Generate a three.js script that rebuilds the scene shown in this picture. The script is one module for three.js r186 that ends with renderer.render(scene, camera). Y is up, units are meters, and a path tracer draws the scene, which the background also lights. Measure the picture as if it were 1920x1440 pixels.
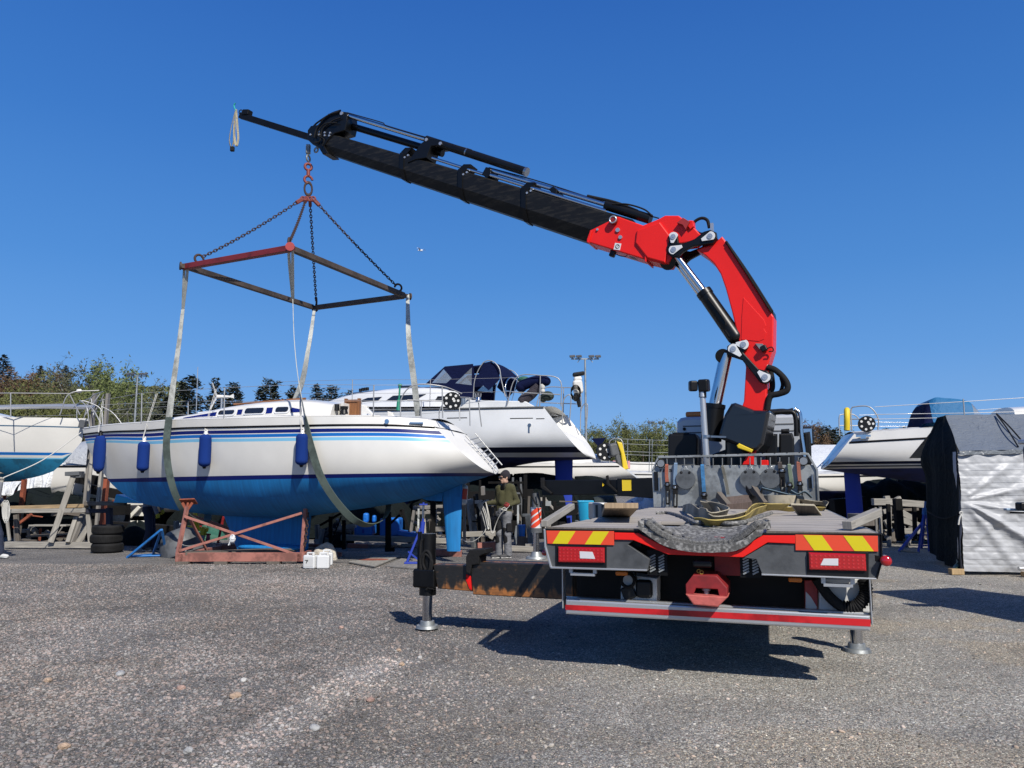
import * as THREE from 'three';
import { RoundedBoxGeometry } from 'three/addons/geometries/RoundedBoxGeometry.js';
import { MarchingCubes } from 'three/addons/objects/MarchingCubes.js';
import { mergeGeometries, mergeVertices } from 'three/addons/utils/BufferGeometryUtils.js';
import { FontLoader } from 'three/addons/loaders/FontLoader.js';
import { TextGeometry } from 'three/addons/geometries/TextGeometry.js';

// ---------- camera, sky, sun, exposure ----------
const scene = new THREE.Scene();
const FPX = 1443, EYE = 1.55, PITCH = Math.atan(188 / FPX);
const camera = new THREE.PerspectiveCamera(2 * Math.atan(720 / FPX) * 180 / Math.PI, 4 / 3, 0.1, 4000);
camera.position.set(0, EYE, 0); camera.rotation.x = PITCH;
const renderer = new THREE.WebGLRenderer({ antialias: true });
renderer.toneMapping = THREE.LinearToneMapping; renderer.toneMappingExposure = 1.2;
renderer.shadowMap.enabled = true;
const SUN = new THREE.Vector3(0.31, 0.66, 0.69).normalize();
{
  const w = 512, h = 256, d = new Float32Array(w * h * 4);
  const stops = [[0, .29, .51, .85], [4, .21, .43, .80], [9, .132, .345, .75], [15, .083, .27, .67], [24, .048, .193, .57], [34, .030, .137, .48], [60, .02, .095, .38], [90, .016, .08, .34]];
  for (let y = 0; y < h; y++) {
    const el = (y + .5) / h * 180 - 90;
    const e = Math.max(0, el);
    let i = 0; while (i < stops.length - 2 && stops[i + 1][0] < e) i++;
    const k = Math.min(1, (e - stops[i][0]) / (stops[i + 1][0] - stops[i][0]));
    for (let x = 0; x < w; x++) {
      const az = (x + .5) / w * 2 * Math.PI, dx = Math.cos(az) * Math.cos(el * Math.PI / 180), dz = Math.sin(az) * Math.cos(el * Math.PI / 180), dy = Math.sin(el * Math.PI / 180);
      const c = Math.max(0, -dx * SUN.x + dy * SUN.y - dz * SUN.z);
      const g = 0.5 * Math.pow(c, 24) + .06 * Math.pow(c, 4);
      const o = (y * w + x) * 4, lr = 1 + .06 * dx;
      for (let j = 0; j < 3; j++) d[o + j] = el < -1 ? [.13, .13, .13][j] : (stops[i][j + 1] * (1 - k) + stops[i + 1][j + 1] * k) * lr / 1.2 + g * [1, .95, .85][j];
      d[o + 3] = 1;
    }
  }
  const t = new THREE.DataTexture(d, w, h, THREE.RGBAFormat, THREE.FloatType);
  t.mapping = THREE.EquirectangularReflectionMapping; t.magFilter = THREE.LinearFilter; t.needsUpdate = true;
  scene.background = t; scene.environment = t;
}
const sun = new THREE.DirectionalLight(new THREE.Color(1, .95, .87), 5);
sun.position.copy(SUN).multiplyScalar(80).add(new THREE.Vector3(0, 0, -15)); sun.target.position.set(0, 0, -15);
sun.castShadow = true; sun.shadow.mapSize.set(4096, 4096); sun.shadow.radius = 1;
Object.assign(sun.shadow.camera, { left: -35, right: 35, top: 35, bottom: -35, near: 1, far: 200 });
scene.add(sun, sun.target);

// ---------- helpers ----------
let seed = 7;
const rnd = () => { seed = (seed + 0x6d2b79f5) | 0; let t = Math.imul(seed ^ (seed >>> 15), 1 | seed); t = (t + Math.imul(t ^ (t >>> 7), 61 | t)) ^ t; return ((t ^ (t >>> 14)) >>> 0) / 4294967296; };
const rr = (a, b) => a + (b - a) * rnd();
const V = (x, y, z) => new THREE.Vector3(x, y, z);
const clamp = (x, a = 0, b = 1) => Math.min(b, Math.max(a, x));
const lerp = (a, b, t) => a + (b - a) * t;
const smooth = (a, b, x) => { const t = clamp((x - a) / (b - a)); return t * t * (3 - 2 * t); };
const cp = Math.cos(PITCH), sp = Math.sin(PITCH);
// direction in the world of a direction measured in the photograph, used to survey where things stand
const ray = (px, py) => { const x = (px - 960) / FPX, y = (720 - py) / FPX; return V(x, y * cp + sp, -cp + y * sp); };
const at = (px, py, d) => { const r = ray(px, py); return V(0, EYE, 0).addScaledVector(r, d / -r.z); };
const gnd = (px, py, h = 0) => { const r = ray(px, py); return V(0, EYE, 0).addScaledVector(r, (h - EYE) / r.y); };
// a frame: a place and a turn; on(axis, value) surveys a point on one of its planes, in its own metres
function frame(pos, turn = 0) {
  const o = new THREE.Object3D(); o.position.copy(pos); o.rotation.y = turn; o.updateMatrixWorld(true);
  const inv = o.matrixWorld.clone().invert();
  const eye = V(0, EYE, 0).applyMatrix4(inv);
  o.on = (axis, px, py, v = 0) => { const d = ray(px, py).transformDirection(inv); return eye.clone().addScaledVector(d, (v - eye[axis]) / d[axis]); };
  o.xy = (px, py, v = 0) => { const p = o.on('z', px, py, v); return [p.x, p.y]; };
  o.w = (x, y, z) => V(x, y, z).applyMatrix4(o.matrixWorld);
  return o;
}
const zoom = (ox, oy, s) => (x, y) => [ox + x / s, oy + y / s];
const used = new Map();
function numbered(n) { const k = used.get(n) ?? -1; used.set(n, k + 1); return k < 0 ? n : n + '_' + String(k + 1).padStart(3, '0'); }
function tag(o, label, category, group, kind) {
  if (label) o.userData.label = label; if (category) o.userData.category = category;
  if (group) o.userData.group = group; if (kind) o.userData.kind = kind; return o;
}
function thing(name, label, category, pos = V(0, 0, 0), turn = 0, group) {
  const o = new THREE.Group(); o.name = numbered(name); o.position.copy(pos); o.rotation.y = turn; scene.add(o); o.updateMatrixWorld(true);
  return tag(o, label, category, group);
}
const I4 = new THREE.Matrix4();
function grain(g, o = 0) { // texture running along the piece's z
  if (g.index) g = g.toNonIndexed(); const p = g.attributes.position, n = g.attributes.normal, uv = g.attributes.uv;
  for (let i = 0; i < p.count; i++) uv.setXY(i, (Math.abs(n.getX(i)) > .6 ? p.getY(i) + .5 : p.getX(i)) + o, (Math.abs(n.getZ(i)) > .6 ? p.getY(i) * .3 : p.getZ(i)) + o * 1.7);
  g.userData.uv = true; return g;
}
class B {
  constructor() { this.g = []; }
  add(geo, m) {
    let g = geo.index ? geo.toNonIndexed() : geo.clone();
    if (!g.attributes.normal) g.computeVertexNormals();
    if (m) g.applyMatrix4(m);
    for (const k of Object.keys(g.attributes)) if (!['position', 'normal', 'uv'].includes(k)) g.deleteAttribute(k);
    if (!geo.userData.uv) {
      const p = g.attributes.position, n = g.attributes.normal, uv = new Float32Array(p.count * 2);
      for (let i = 0; i < p.count; i += 3) {
        let ax = 0, ay = 0, az = 0;
        for (let j = 0; j < 3; j++) { ax += n.getX(i + j); ay += n.getY(i + j); az += n.getZ(i + j); }
        ax = Math.abs(ax); ay = Math.abs(ay); az = Math.abs(az);
        for (let j = 0; j < 3; j++) {
          const x = p.getX(i + j), y = p.getY(i + j), z = p.getZ(i + j);
          const [u, v] = az >= ax && az >= ay ? [x, y] : ax >= ay ? [z, y] : [x, z];
          uv[(i + j) * 2] = u; uv[(i + j) * 2 + 1] = v;
        }
      }
      g.setAttribute('uv', new THREE.BufferAttribute(uv, 2));
    }
    this.g.push(g); return this;
  }
  box(w, h, d, x = 0, y = 0, z = 0, ry = 0, rx = 0, rz = 0, r = 0) {
    const g = r ? new RoundedBoxGeometry(w, h, d, 1, Math.min(r, w / 2.01, h / 2.01, d / 2.01)) : new THREE.BoxGeometry(w, h, d);
    return this.add(g, new THREE.Matrix4().makeRotationFromEuler(new THREE.Euler(rx, ry, rz, 'YXZ')).setPosition(x, y, z));
  }
  bar(p, q, w, h, r = 0, up = V(0, 1, 0)) { // box from p to q, h measured along up
    const d = q.clone().sub(p), L = d.length(); d.normalize();
    let u = up.clone().addScaledVector(d, -up.dot(d)); if (u.lengthSq() < 1e-6) u = V(1, 0, 0).addScaledVector(d, -d.x); u.normalize();
    const s = V().crossVectors(u, d).normalize();
    const m = new THREE.Matrix4().makeBasis(s, u, d).setPosition(p.clone().add(q).multiplyScalar(.5));
    let g = r ? new RoundedBoxGeometry(w, h, L, 1, Math.min(r, w / 2.01, h / 2.01)) : new THREE.BoxGeometry(w, h, L); return this.add(grain(g, (p.x * 7.3 + q.y * 3.1 + p.z * 5.7) % 3), m);
  }
  cyl(p, q, r1, r2 = r1, seg = 14) {
    const d = q.clone().sub(p), L = d.length();
    const m = new THREE.Matrix4().makeRotationFromQuaternion(new THREE.Quaternion().setFromUnitVectors(V(0, 1, 0), d.normalize())).setPosition(p.clone().add(q).multiplyScalar(.5));
    return this.add(new THREE.CylinderGeometry(r2, r1, L, seg), m);
  }
  tube(pts, r, seg = 0, rad = 6, closed = false, tension = .5) {
    const c = new THREE.CatmullRomCurve3(pts, closed, 'catmullrom', tension);
    return this.add(new THREE.TubeGeometry(c, seg || Math.max(2, pts.length * 5), r, rad, closed));
  }
  poly(pts, r, rad = 6) { for (let i = 0; i + 1 < pts.length; i++) { this.cyl(pts[i], pts[i + 1], r, r, rad); } for (let i = 1; i + 1 < pts.length; i++) this.ball(pts[i], r, 6, 4); return this; }
  ball(p, r, a = 12, b = 8, sx = 1, sy = 1, sz = 1) { return this.add(new THREE.SphereGeometry(r, a, b), new THREE.Matrix4().makeScale(sx, sy, sz).setPosition(p)); }
  disc(p, n, r, t, seg = 20) { return this.cyl(p.clone().addScaledVector(n, -t / 2), p.clone().addScaledVector(n, t / 2), r, r, seg); }
  ext(pts, z0, z1, bev = 0, holes = []) { // polygon in x, y, extruded from z0 to z1
    const s = new THREE.Shape(pts.map((p) => new THREE.Vector2(p[0], p[1])));
    for (const h of holes) s.holes.push(new THREE.Path(h.map((p) => new THREE.Vector2(p[0], p[1]))));
    const g = new THREE.ExtrudeGeometry(s, { depth: z1 - z0 - 2 * bev, bevelEnabled: bev > 0, bevelSize: bev, bevelOffset: -bev, bevelThickness: bev, bevelSegments: 2, steps: 1, curveSegments: 10 });
    return this.add(g, new THREE.Matrix4().makeTranslation(0, 0, z0 + bev));
  }
  torus(p, n, R, r, a = 10, b = 20, arc = Math.PI * 2) {
    return this.add(new THREE.TorusGeometry(R, r, a, b, arc), new THREE.Matrix4().makeRotationFromQuaternion(new THREE.Quaternion().setFromUnitVectors(V(0, 0, 1), n.clone().normalize())).setPosition(p));
  }
  grid(f, nu, nv, closeU = false) { // surface f(u, v) -> Vector3, smooth normals
    return this.add(gridGeo(f, nu, nv));
  }
  strap(pts, sides, w, th = .006, seg = 24) { // band along pts, its width along sides (one vector or one per point)
    const c = new THREE.CatmullRomCurve3(pts), cs = Array.isArray(sides) ? new THREE.CatmullRomCurve3(sides) : null;
    const fr = (u) => { const p = c.getPoint(u), t = c.getTangent(u), s = (cs ? cs.getPoint(u) : sides).clone(); s.addScaledVector(t, -s.dot(t)).normalize(); return [p, s, V().crossVectors(s, t).normalize()]; };
    const W = typeof w === 'function' ? w : () => w;
    const sec = [[-1, -1], [1, -1], [1, 1], [-1, 1], [-1, -1]];
    for (let k = 0; k < 4; k++) this.grid((u, v) => { const [p, s, n] = fr(u); const a = lerp(sec[k][0], sec[k + 1][0], v), b = lerp(sec[k][1], sec[k + 1][1], v); return p.addScaledVector(s, a * W(u) / 2).addScaledVector(n, b * th / 2); }, seg, 1);
    return this;
  }
  done(name, mat, parent, fr) { // fr: the frame the pieces were built in; parent: scene, thing or part
    const g = this.g.length === 1 ? this.g[0] : mergeGeometries(this.g);
    if (fr !== 'local') {
      const m = new THREE.Matrix4().copy(fr ? fr.matrixWorld : I4);
      if (parent) { parent.updateWorldMatrix(true, false); m.premultiply(parent.matrixWorld.clone().invert()); }
      g.applyMatrix4(m);
    }
    const o = new THREE.Mesh(g, mat); o.castShadow = o.receiveShadow = true;
    o.name = parent ? name : numbered(name);
    (parent ?? scene).add(o); return o;
  }
}
function gridGeo(f, nu, nv) {
  const pos = [], uv = [], idx = [];
  for (let i = 0; i <= nu; i++) for (let j = 0; j <= nv; j++) { const p = f(i / nu, j / nv); pos.push(p.x, p.y, p.z); }
  for (let i = 0; i < nu; i++) for (let j = 0; j < nv; j++) { const a = i * (nv + 1) + j, b = a + nv + 1; idx.push(a, b, a + 1, b, b + 1, a + 1); }
  const g = new THREE.BufferGeometry(); g.setAttribute('position', new THREE.Float32BufferAttribute(pos, 3)); g.setIndex(idx); g.computeVertexNormals();
  return g;
}
// ---------- noise and textures ----------
const hash = (x, y, s) => { let h = Math.imul(x, 374761393) + Math.imul(y, 668265263) + Math.imul(s, 974634777); h = Math.imul(h ^ (h >>> 13), 1274126177); return ((h ^ (h >>> 16)) >>> 0) / 4294967296; };
function vnoise(x, y, per, s) {
  const xi = Math.floor(x), yi = Math.floor(y), fx = x - xi, fy = y - yi, u = fx * fx * (3 - 2 * fx), v = fy * fy * (3 - 2 * fy), m = (a) => ((a % per) + per) % per;
  return lerp(lerp(hash(m(xi), m(yi), s), hash(m(xi + 1), m(yi), s), u), lerp(hash(m(xi), m(yi + 1), s), hash(m(xi + 1), m(yi + 1), s), u), v);
}
function fbm(x, y, per, oct, s = 1) { let a = 0, t = 0, w = 1; for (let o = 0; o < oct; o++) { a += w * vnoise(x, y, per, s + o); t += w; w *= .55; x *= 2; y *= 2; per *= 2; } return a / t; }
function tex(n, m, f, srgb, rx, ry) { // f(u, v) -> grey or [r,g,b] 0..1, one tile covers rx by ry metres
  const d = new Uint8Array(n * m * 4);
  for (let y = 0; y < m; y++) for (let x = 0; x < n; x++) { const c = f(x / n, y / m), o = (y * n + x) * 4; for (let j = 0; j < 3; j++) d[o + j] = clamp(Array.isArray(c) ? c[j] : c) * 255; d[o + 3] = 255; }
  const t = new THREE.DataTexture(d, n, m); t.wrapS = t.wrapT = THREE.RepeatWrapping; t.magFilter = THREE.LinearFilter; t.minFilter = THREE.LinearMipmapLinearFilter; t.generateMipmaps = true;
  if (srgb) t.colorSpace = THREE.SRGBColorSpace; t.repeat.set(1 / rx, 1 / ry); t.needsUpdate = true; return t;
}
const scaled = (t, rx, ry) => { const c = t.clone(); c.repeat.set(1 / rx, 1 / ry); c.needsUpdate = true; return c; };
const tGrime = tex(512, 512, (u, v) => { const a = fbm(u * 6, v * 6, 6, 6, 3), b = fbm(u * 40, v * 40, 40, 3, 9); return .72 + .28 * smooth(.25, .6, a * .75 + b * .25); }, true, 1.7, 1.7);
const tClean = tex(256, 256, (u, v) => .93 + .07 * fbm(u * 5, v * 5, 5, 5, 21), true, 2.3, 2.3);
const tRough = tex(256, 256, (u, v) => .6 + .4 * fbm(u * 8, v * 8, 8, 5, 31), false, .9, .9);
const tBump = tex(512, 512, (u, v) => fbm(u * 24, v * 24, 24, 5, 41), false, .5, .5);
const tWood = tex(256, 512, (u, v) => { const w = fbm(u * 4, v * 1, 4, 3, 51) * .6, g = fbm(u * 34 + w * 6, v * 3, 34, 4, 52), k = fbm(u * 6, v * 6, 6, 4, 53); return .72 + .3 * g + .22 * (k - .5); }, true, .35, 1.4);
const tCrinkle = tex(512, 512, (u, v) => { const q = fbm(u * 5, v * 5, 5, 4, 61) * 1.5; return 1 - Math.abs(2 * fbm(u * 9 + q, v * 14 + q, 1e6, 4, 62) - 1); }, false, 1.3, 1.3);
const tStreak = tex(512, 256, (u, v) => .74 + .3 * (fbm(u * 90, v * 2, 90, 3, 71) * .65 + fbm(u * 8, v * 3, 8, 3, 72) * .35), true, 2.6, 1.3);
const tWeave = tex(128, 128, (u, v) => .5 + .25 * Math.sin(u * Math.PI * 32) + .25 * Math.sin(v * Math.PI * 32), false, .05, .05);
const lin = (r, g, b) => new THREE.Color().setRGB(r, g, b);
function M(c, rough = .6, metal = 0, o = {}) {
  const { grime = tClean, bump, bs = .001, phys, ...rest } = o;
  const p = { color: lin(...c.map((x) => x * .83)), roughness: rough, metalness: metal, side: THREE.DoubleSide, ...rest };
  if (grime && !p.map) p.map = grime;
  if (!('clearcoat' in p) && !metal && Math.max(...c) < .03) { p.color.multiplyScalar(.75); p.specularIntensity ??= .4; return new THREE.MeshPhysicalMaterial(bump ? { ...p, bumpMap: bump, bumpScale: bs } : p); } // matt blacks
  if (bump) { p.bumpMap = bump; p.bumpScale = bs; }
  return phys || p.clearcoat || p.transmission ? new THREE.MeshPhysicalMaterial(p) : new THREE.MeshStandardMaterial(p);
}
const gel = { clearcoat: .6, clearcoatRoughness: .15 };
const m = {
  white: M([.80, .78, .725], .32, 0, gel), white2: M([.76, .77, .77], .35, 0, gel), cream: M([.70, .68, .61], .4), deck: M([.68, .67, .63], .6, 0, { grime: tGrime, bump: tBump, bs: .001 }),
  navyStripe: M([.007, .016, .15], .4, 0, { phys: true, specularIntensity: .35 }), blueStripe: M([.01, .16, .52], .4, 0, { phys: true, specularIntensity: .35 }), lightStripe: M([.22, .56, .80], .3, 0, gel), navy: M([.006, .010, .035], .4, 0, { phys: true, specularIntensity: .4 }),
  anti: M([.003, .23, .60], .7, 0, { map: tStreak }), antiNavy: M([.008, .018, .12], .8, 0, { grime: tGrime }), antiTeal: M([.004, .16, .30], .75, 0, { grime: tGrime }), rudBlue: M([.012, .045, .42], .6), black: M([.006, .006, .0065], .5, 0, { map: tGrime }),
  blackSatin: M([.0065, .0065, .007], .36, 0, { phys: true, specularIntensity: .6, grime: tGrime, bump: tBump, bs: .0006 }), rubber: M([.016, .016, .017], .8, 0, { grime: tGrime, bump: tBump, bs: .003 }), plastic: M([.009, .0095, .011], .42, 0, { phys: true, specularIntensity: .6, bump: tBump, bs: .0005 }),
  matWhite: M([.80, .785, .74], .6, 0, { phys: true, specularIntensity: .35 }), inox: M([.40, .40, .395], .42, .4, { grime: null }),
  chrome: M([.72, .73, .75], .14, 1, { grime: null }), steel: M([.5, .51, .52], .3, 1, { grime: tClean }), galv: M([.36, .38, .38], .5, .55, { grime: tGrime, bump: tBump, bs: .0008 }), alu: M([.62, .63, .64], .35, .7),
  red: M([.86, .016, .010], .42, 0, { phys: true, specularIntensity: .6, clearcoat: .12, clearcoatRoughness: .2 }), redDark: M([.33, .02, .018], .5, 0, { grime: tGrime }), rust: M([.30, .075, .035], .85, 0, { grime: tGrime, bump: tBump, bs: .002 }), cradle: M([.38, .15, .115], .7, 0, { grime: tGrime, bump: tBump, bs: .0012 }),
  wood: M([.40, .375, .33], .85, 0, { map: tWood, bump: tWood, bs: .002 }), woodDark: M([.17, .145, .12], .9, 0, { map: tWood, bump: tWood, bs: .003 }), woodNew: M([.55, .38, .19], .75, 0, { map: tWood }), woodGrey: M([.30, .28, .255], .9, 0, { map: tWood, bump: tWood, bs: .003 }), teak: M([.32, .13, .045], .5, 0, { map: tWood }),
  glassDark: M([.012, .013, .015], .08, 0, { grime: null, clearcoat: 1, clearcoatRoughness: .03 }), vinyl: M([.75, .78, .8], .12, 0, { grime: null, transmission: .85, thickness: 0, phys: true }),
  fenderBlue: M([.012, .042, .22], .95, 0, { phys: true, specularIntensity: .2, bump: tWeave, bs: .002 }), rope: M([.62, .61, .57], .9), navyCanvas: M([.006, .010, .045], .95, 0, { phys: true, specularIntensity: .2, bump: tCrinkle, bs: .01 }), sling: M([.56, .57, .52], .85, 0, { grime: tGrime, bump: tWeave, bs: .002 }), slingDark: M([.10, .135, .115], .85, 0, { grime: tGrime, bump: tWeave, bs: .002 }),
  tyre: M([.02, .02, .021], .75, 0, { grime: tGrime, bump: tBump, bs: .004 }), grey: M([.10, .105, .11], .6, 0, { grime: tGrime, bump: tBump, bs: .001 }), lightGrey: M([.66, .66, .64], .5), tubBlue: M([.01, .17, .62], .45), tubCyan: M([.02, .40, .68], .45), standBlue: M([.018, .17, .50], .5, 0, { grime: tGrime }), jackBlue: M([.02, .05, .38], .45),
  yellow: M([.80, .58, .02], .55), orange: M([.75, .09, .02], .4), hazYellow: M([.72, .60, .01], .3), hazRed: M([.80, .075, .03], .3), lens: M([.45, .006, .01], .12, 0, { clearcoat: 1, clearcoatRoughness: .05 }), lensWhite: M([.7, .7, .72], .15, 0, { clearcoat: 1 }), amber: M([.6, .16, .01], .2),
  silver: M([.47, .48, .495], .5, .05, { phys: true, specularIntensity: .8, grime: tClean, bump: tCrinkle, bs: .0018 }), tarpGrey: M([.17, .19, .21], .42, 0, { bump: tCrinkle, bs: .02 }), netBlack: M([.009, .014, .015], .95, 0, { phys: true, specularIntensity: .3, bump: tCrinkle, bs: .02 }), tarpWhite: M([.68, .70, .72], .45, 0, { bump: tCrinkle, bs: .03 }), green: M([.02, .11, .07], .7, 0, { bump: tCrinkle, bs: .02 }), teal: M([.003, .13, .31], .7, 0, { bump: tCrinkle, bs: .012 }), greenPole: M([.01, .24, .14], .5),
};
// ---------- ground ----------
const stoneTone = (k, h) => { // weathered granite gravel: greys, some pink, beige and dark ones
  const l = .17 + .40 * h * h + .12 * h;
  if (k < .60) return [l * .98, l, l * 1.0]; if (k < .76) return [l * 1.12, l * .98, l * .93]; if (k < .88) return [l * 1.08, l * 1.0, l * .86]; if (k < .95) return [l * .55, l * .57, l * .6]; return [l * 1.5, l * 1.5, l * 1.48];
};
function worley(u, v, per, s) {
  const x = u * per, y = v * per, xi = Math.floor(x), yi = Math.floor(y); let f1 = 9, f2 = 9, id = 0;
  for (let j = -1; j <= 1; j++) for (let i = -1; i <= 1; i++) {
    const a = ((xi + i) % per + per) % per, b = ((yi + j) % per + per) % per;
    const dx = xi + i + hash(a, b, s) - x, dy = yi + j + hash(a, b, s + 1) - y, d = dx * dx + dy * dy;
    if (d < f1) { f2 = f1; f1 = d; id = a * 977 + b; } else if (d < f2) f2 = d;
  }
  return [Math.sqrt(f1), Math.sqrt(f2), id];
}
const gravelN = 1536, gravelH = new Float32Array(gravelN * gravelN);
const tGravel = tex(gravelN, gravelN, (u, v) => {
  const A = worley(u, v, 92, 5), Bq = worley(u, v, 230, 8);
  const big = hash(A[2], 3, 1) < .2 + .5 * (fbm(u * 5, v * 5, 5, 3, 15) - .5), q = big ? A : Bq;
  const e = clamp((q[1] - q[0]) * (big ? 2.6 : 2)), c = stoneTone(hash(q[2], 5, big ? 2 : 3), hash(q[2], 6, 4));
  const hgt = clamp(e) * (big ? 1 : .45); gravelH[Math.round(v * gravelN) * gravelN + Math.round(u * gravelN)] = hgt;
  const g = .86 + .28 * vnoise(u * 600, v * 600, 600, 6), k = (.72 + .28 * e) * g;
  return c.map((x) => Math.pow(clamp(x * k * 1.05), 1 / 2.2));
}, true, 1.9, 1.9);
const tGravelB = tex(gravelN, gravelN, (u, v) => gravelH[Math.round(v * gravelN) * gravelN + Math.round(u * gravelN)] * .8 + .2 * hash(Math.round(u * gravelN), Math.round(v * gravelN), 9), false, 1.9, 1.9);
const groundH = (x, z) => .022 * (vnoise(x * .8 + 50, z * .8 + 50, 1e6, 81) - .5) + .03 * (vnoise(x * .21 + 50, z * .21 + 50, 1e6, 82) - .5);
// how dusty, how brown the ground is at a place: fines trodden and driven into the gravel
const streak = (x, z) => { // a pale worn line of crushed stone
  const a = gnd(420, 1430), b = gnd(700, 1255), t = clamp(((x - a.x) * (b.x - a.x) + (z - a.z) * (b.z - a.z)) / ((b.x - a.x) ** 2 + (b.z - a.z) ** 2), -.1, 1.15);
  const d = Math.hypot(x - lerp(a.x, b.x, t), z - lerp(a.z, b.z, t)); return smooth(.34, .05, d + .3 * (fbm(x * 4 + 90, z * 4 + 90, 1e6, 4, 83) - .5));
};
function groundTone(x, z) { // pale trodden fines on the right, darker loose gravel on the left, brown damp patches, the pale streak
  const du = dusty(x, z), st = streak(x, z), right = smooth(-2.2, 2.2, x + .3 * z + 1.6 + 1.6 * (du - .5)), br = smooth(.53, .66, fbm(x * .9 + 30, z * .9 + 30, 1e6, 4, 85)) * (.35 + .65 * right);
  const dark = smooth(.55, .66, fbm(x * 1.6 + 10, z * 1.6 + 10, 1e6, 4, 86)) * .17, k = (.60 + .4 * (du - .5) + .46 * right) * (1 - dark) * (1 + .75 * st);
  return [k * (1.0 + .05 * br + .01 * right), k * (.985 + .01 * right - .01 * br), k * (.99 - .10 * br - .045 * right)];
}
const dusty = (x, z) => fbm(x * .7 + 60, z * .7 + 60, 1e6, 5, 84);
{
  const n = 340, pos = [], col = [], uv = [], idx = [];
  for (let i = 0; i <= n; i++) for (let j = 0; j <= n; j++) {
    const f = (t) => { const s = t * 2 - 1; return Math.sign(s) * (Math.abs(s) * 15 + Math.pow(Math.abs(s), 9) * 1600); };
    const x = f(i / n), z = f(j / n) - 11;
    const near = smooth(60, 25, Math.hypot(x, z + 11));
    pos.push(x, near * groundH(x, z), z); uv.push(x, z);
    col.push(...groundTone(x, z));
  }
  for (let i = 0; i < n; i++) for (let j = 0; j < n; j++) { const a = i * (n + 1) + j, b = a + n + 1; idx.push(a, a + 1, b, b, a + 1, b + 1); }
  const g = new THREE.BufferGeometry(); g.setAttribute('position', new THREE.Float32BufferAttribute(pos, 3)); g.setAttribute('color', new THREE.Float32BufferAttribute(col, 3)); g.setAttribute('uv', new THREE.Float32BufferAttribute(uv, 2)); g.setIndex(idx); g.computeVertexNormals();
  const o = new THREE.Mesh(g, new THREE.MeshStandardMaterial({ color: lin(.80, .775, .73), map: tGravel, bumpMap: tGravelB, bumpScale: .012, roughness: .92, vertexColors: true }));
  o.name = 'ground'; o.receiveShadow = true; tag(o, 'grey gravel yard with dusty and stony patches', null, null, 'structure'); scene.add(o);
}
function stoneGeo(detail, s) {
  const g = new THREE.IcosahedronGeometry(1, detail), p = g.attributes.position;
  for (let i = 0; i < p.count; i++) { const x = p.getX(i), y = p.getY(i), z = p.getZ(i); const k = .78 + .44 * vnoise(x * 1.6 + 9 * s, y * 1.6 + z * 1.3 + 5, 1e6, s); p.setXYZ(i, x * k, y * k * .62, z * k * .85); }
  g.computeVertexNormals(); return g;
}
const mStone = new THREE.MeshStandardMaterial({ color: lin(1, 1, 1), roughness: .9, map: tClean, bumpMap: tBump, bumpScale: .001 });
for (const [kind, N, s0, s1, detail] of [['gravel', 170000, .003, .0075, 0], ['gravel', 60000, .006, .0155, 1], ['gravel', 420, .017, .027, 1]]) {
  const im = new THREE.InstancedMesh(stoneGeo(detail, N % 97), mStone, N), o = new THREE.Object3D();
  for (let i = 0; i < N;) {
    const d = 3.0 + 12.5 * Math.pow(rnd(), detail ? 1.1 : .85), x = rr(-.7, .7) * d, z = -d;
    const stony = smooth(1.2, -3.5, x + .15 * z + 1.2) * (.3 + .7 * smooth(.28, .72, fbm(x * .8 + 44, z * .8 + 44, 1e6, 5, 88)));
    if (rnd() > (detail ? .014 + stony : .35 + .65 * smooth(2, -2, x))) { if (rnd() < .6 || detail) continue; }
    const s = lerp(s0, s1, Math.pow(rnd(), 2.2));
    o.position.set(x, groundH(x, z) + s * .18, z); o.rotation.set(rr(-.4, .4), rr(0, 6.3), rr(-.4, .4)); o.scale.set(s * rr(.8, 1.4), s * rr(.7, 1.1), s * rr(.8, 1.2)); o.updateMatrix(); im.setMatrixAt(i, o.matrix);
    const pinkish = detail && rnd() < .45, c = pinkish ? ((l) => [l * 1.13, l * .97, l * .91])(rr(.26, .64)) : detail ? ((l) => [l, l * .99, l * .98])(rr(.12, .66)) : stoneTone(rnd() * .96, rnd());
    const gt = groundTone(x, z); im.setColorAt(i, lin(c[0] * .80 * gt[0], c[1] * .775 * gt[1], c[2] * .73 * gt[2])); i++;
  }
  im.name = numbered(kind); tag(im, detail ? 'larger pinkish and grey stones scattered over the yard' : 'fine grey grit lying loose on the yard', null, null, 'stuff'); im.castShadow = true; scene.add(im);
}
const mLoose = [[.50, .36, .25], [.46, .31, .25], [.42, .42, .41], [.62, .60, .56], [.40, .26, .21]].map((c) => M(c, .85, 0, { grime: tGrime, bump: tBump, bs: .003 }));
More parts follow.
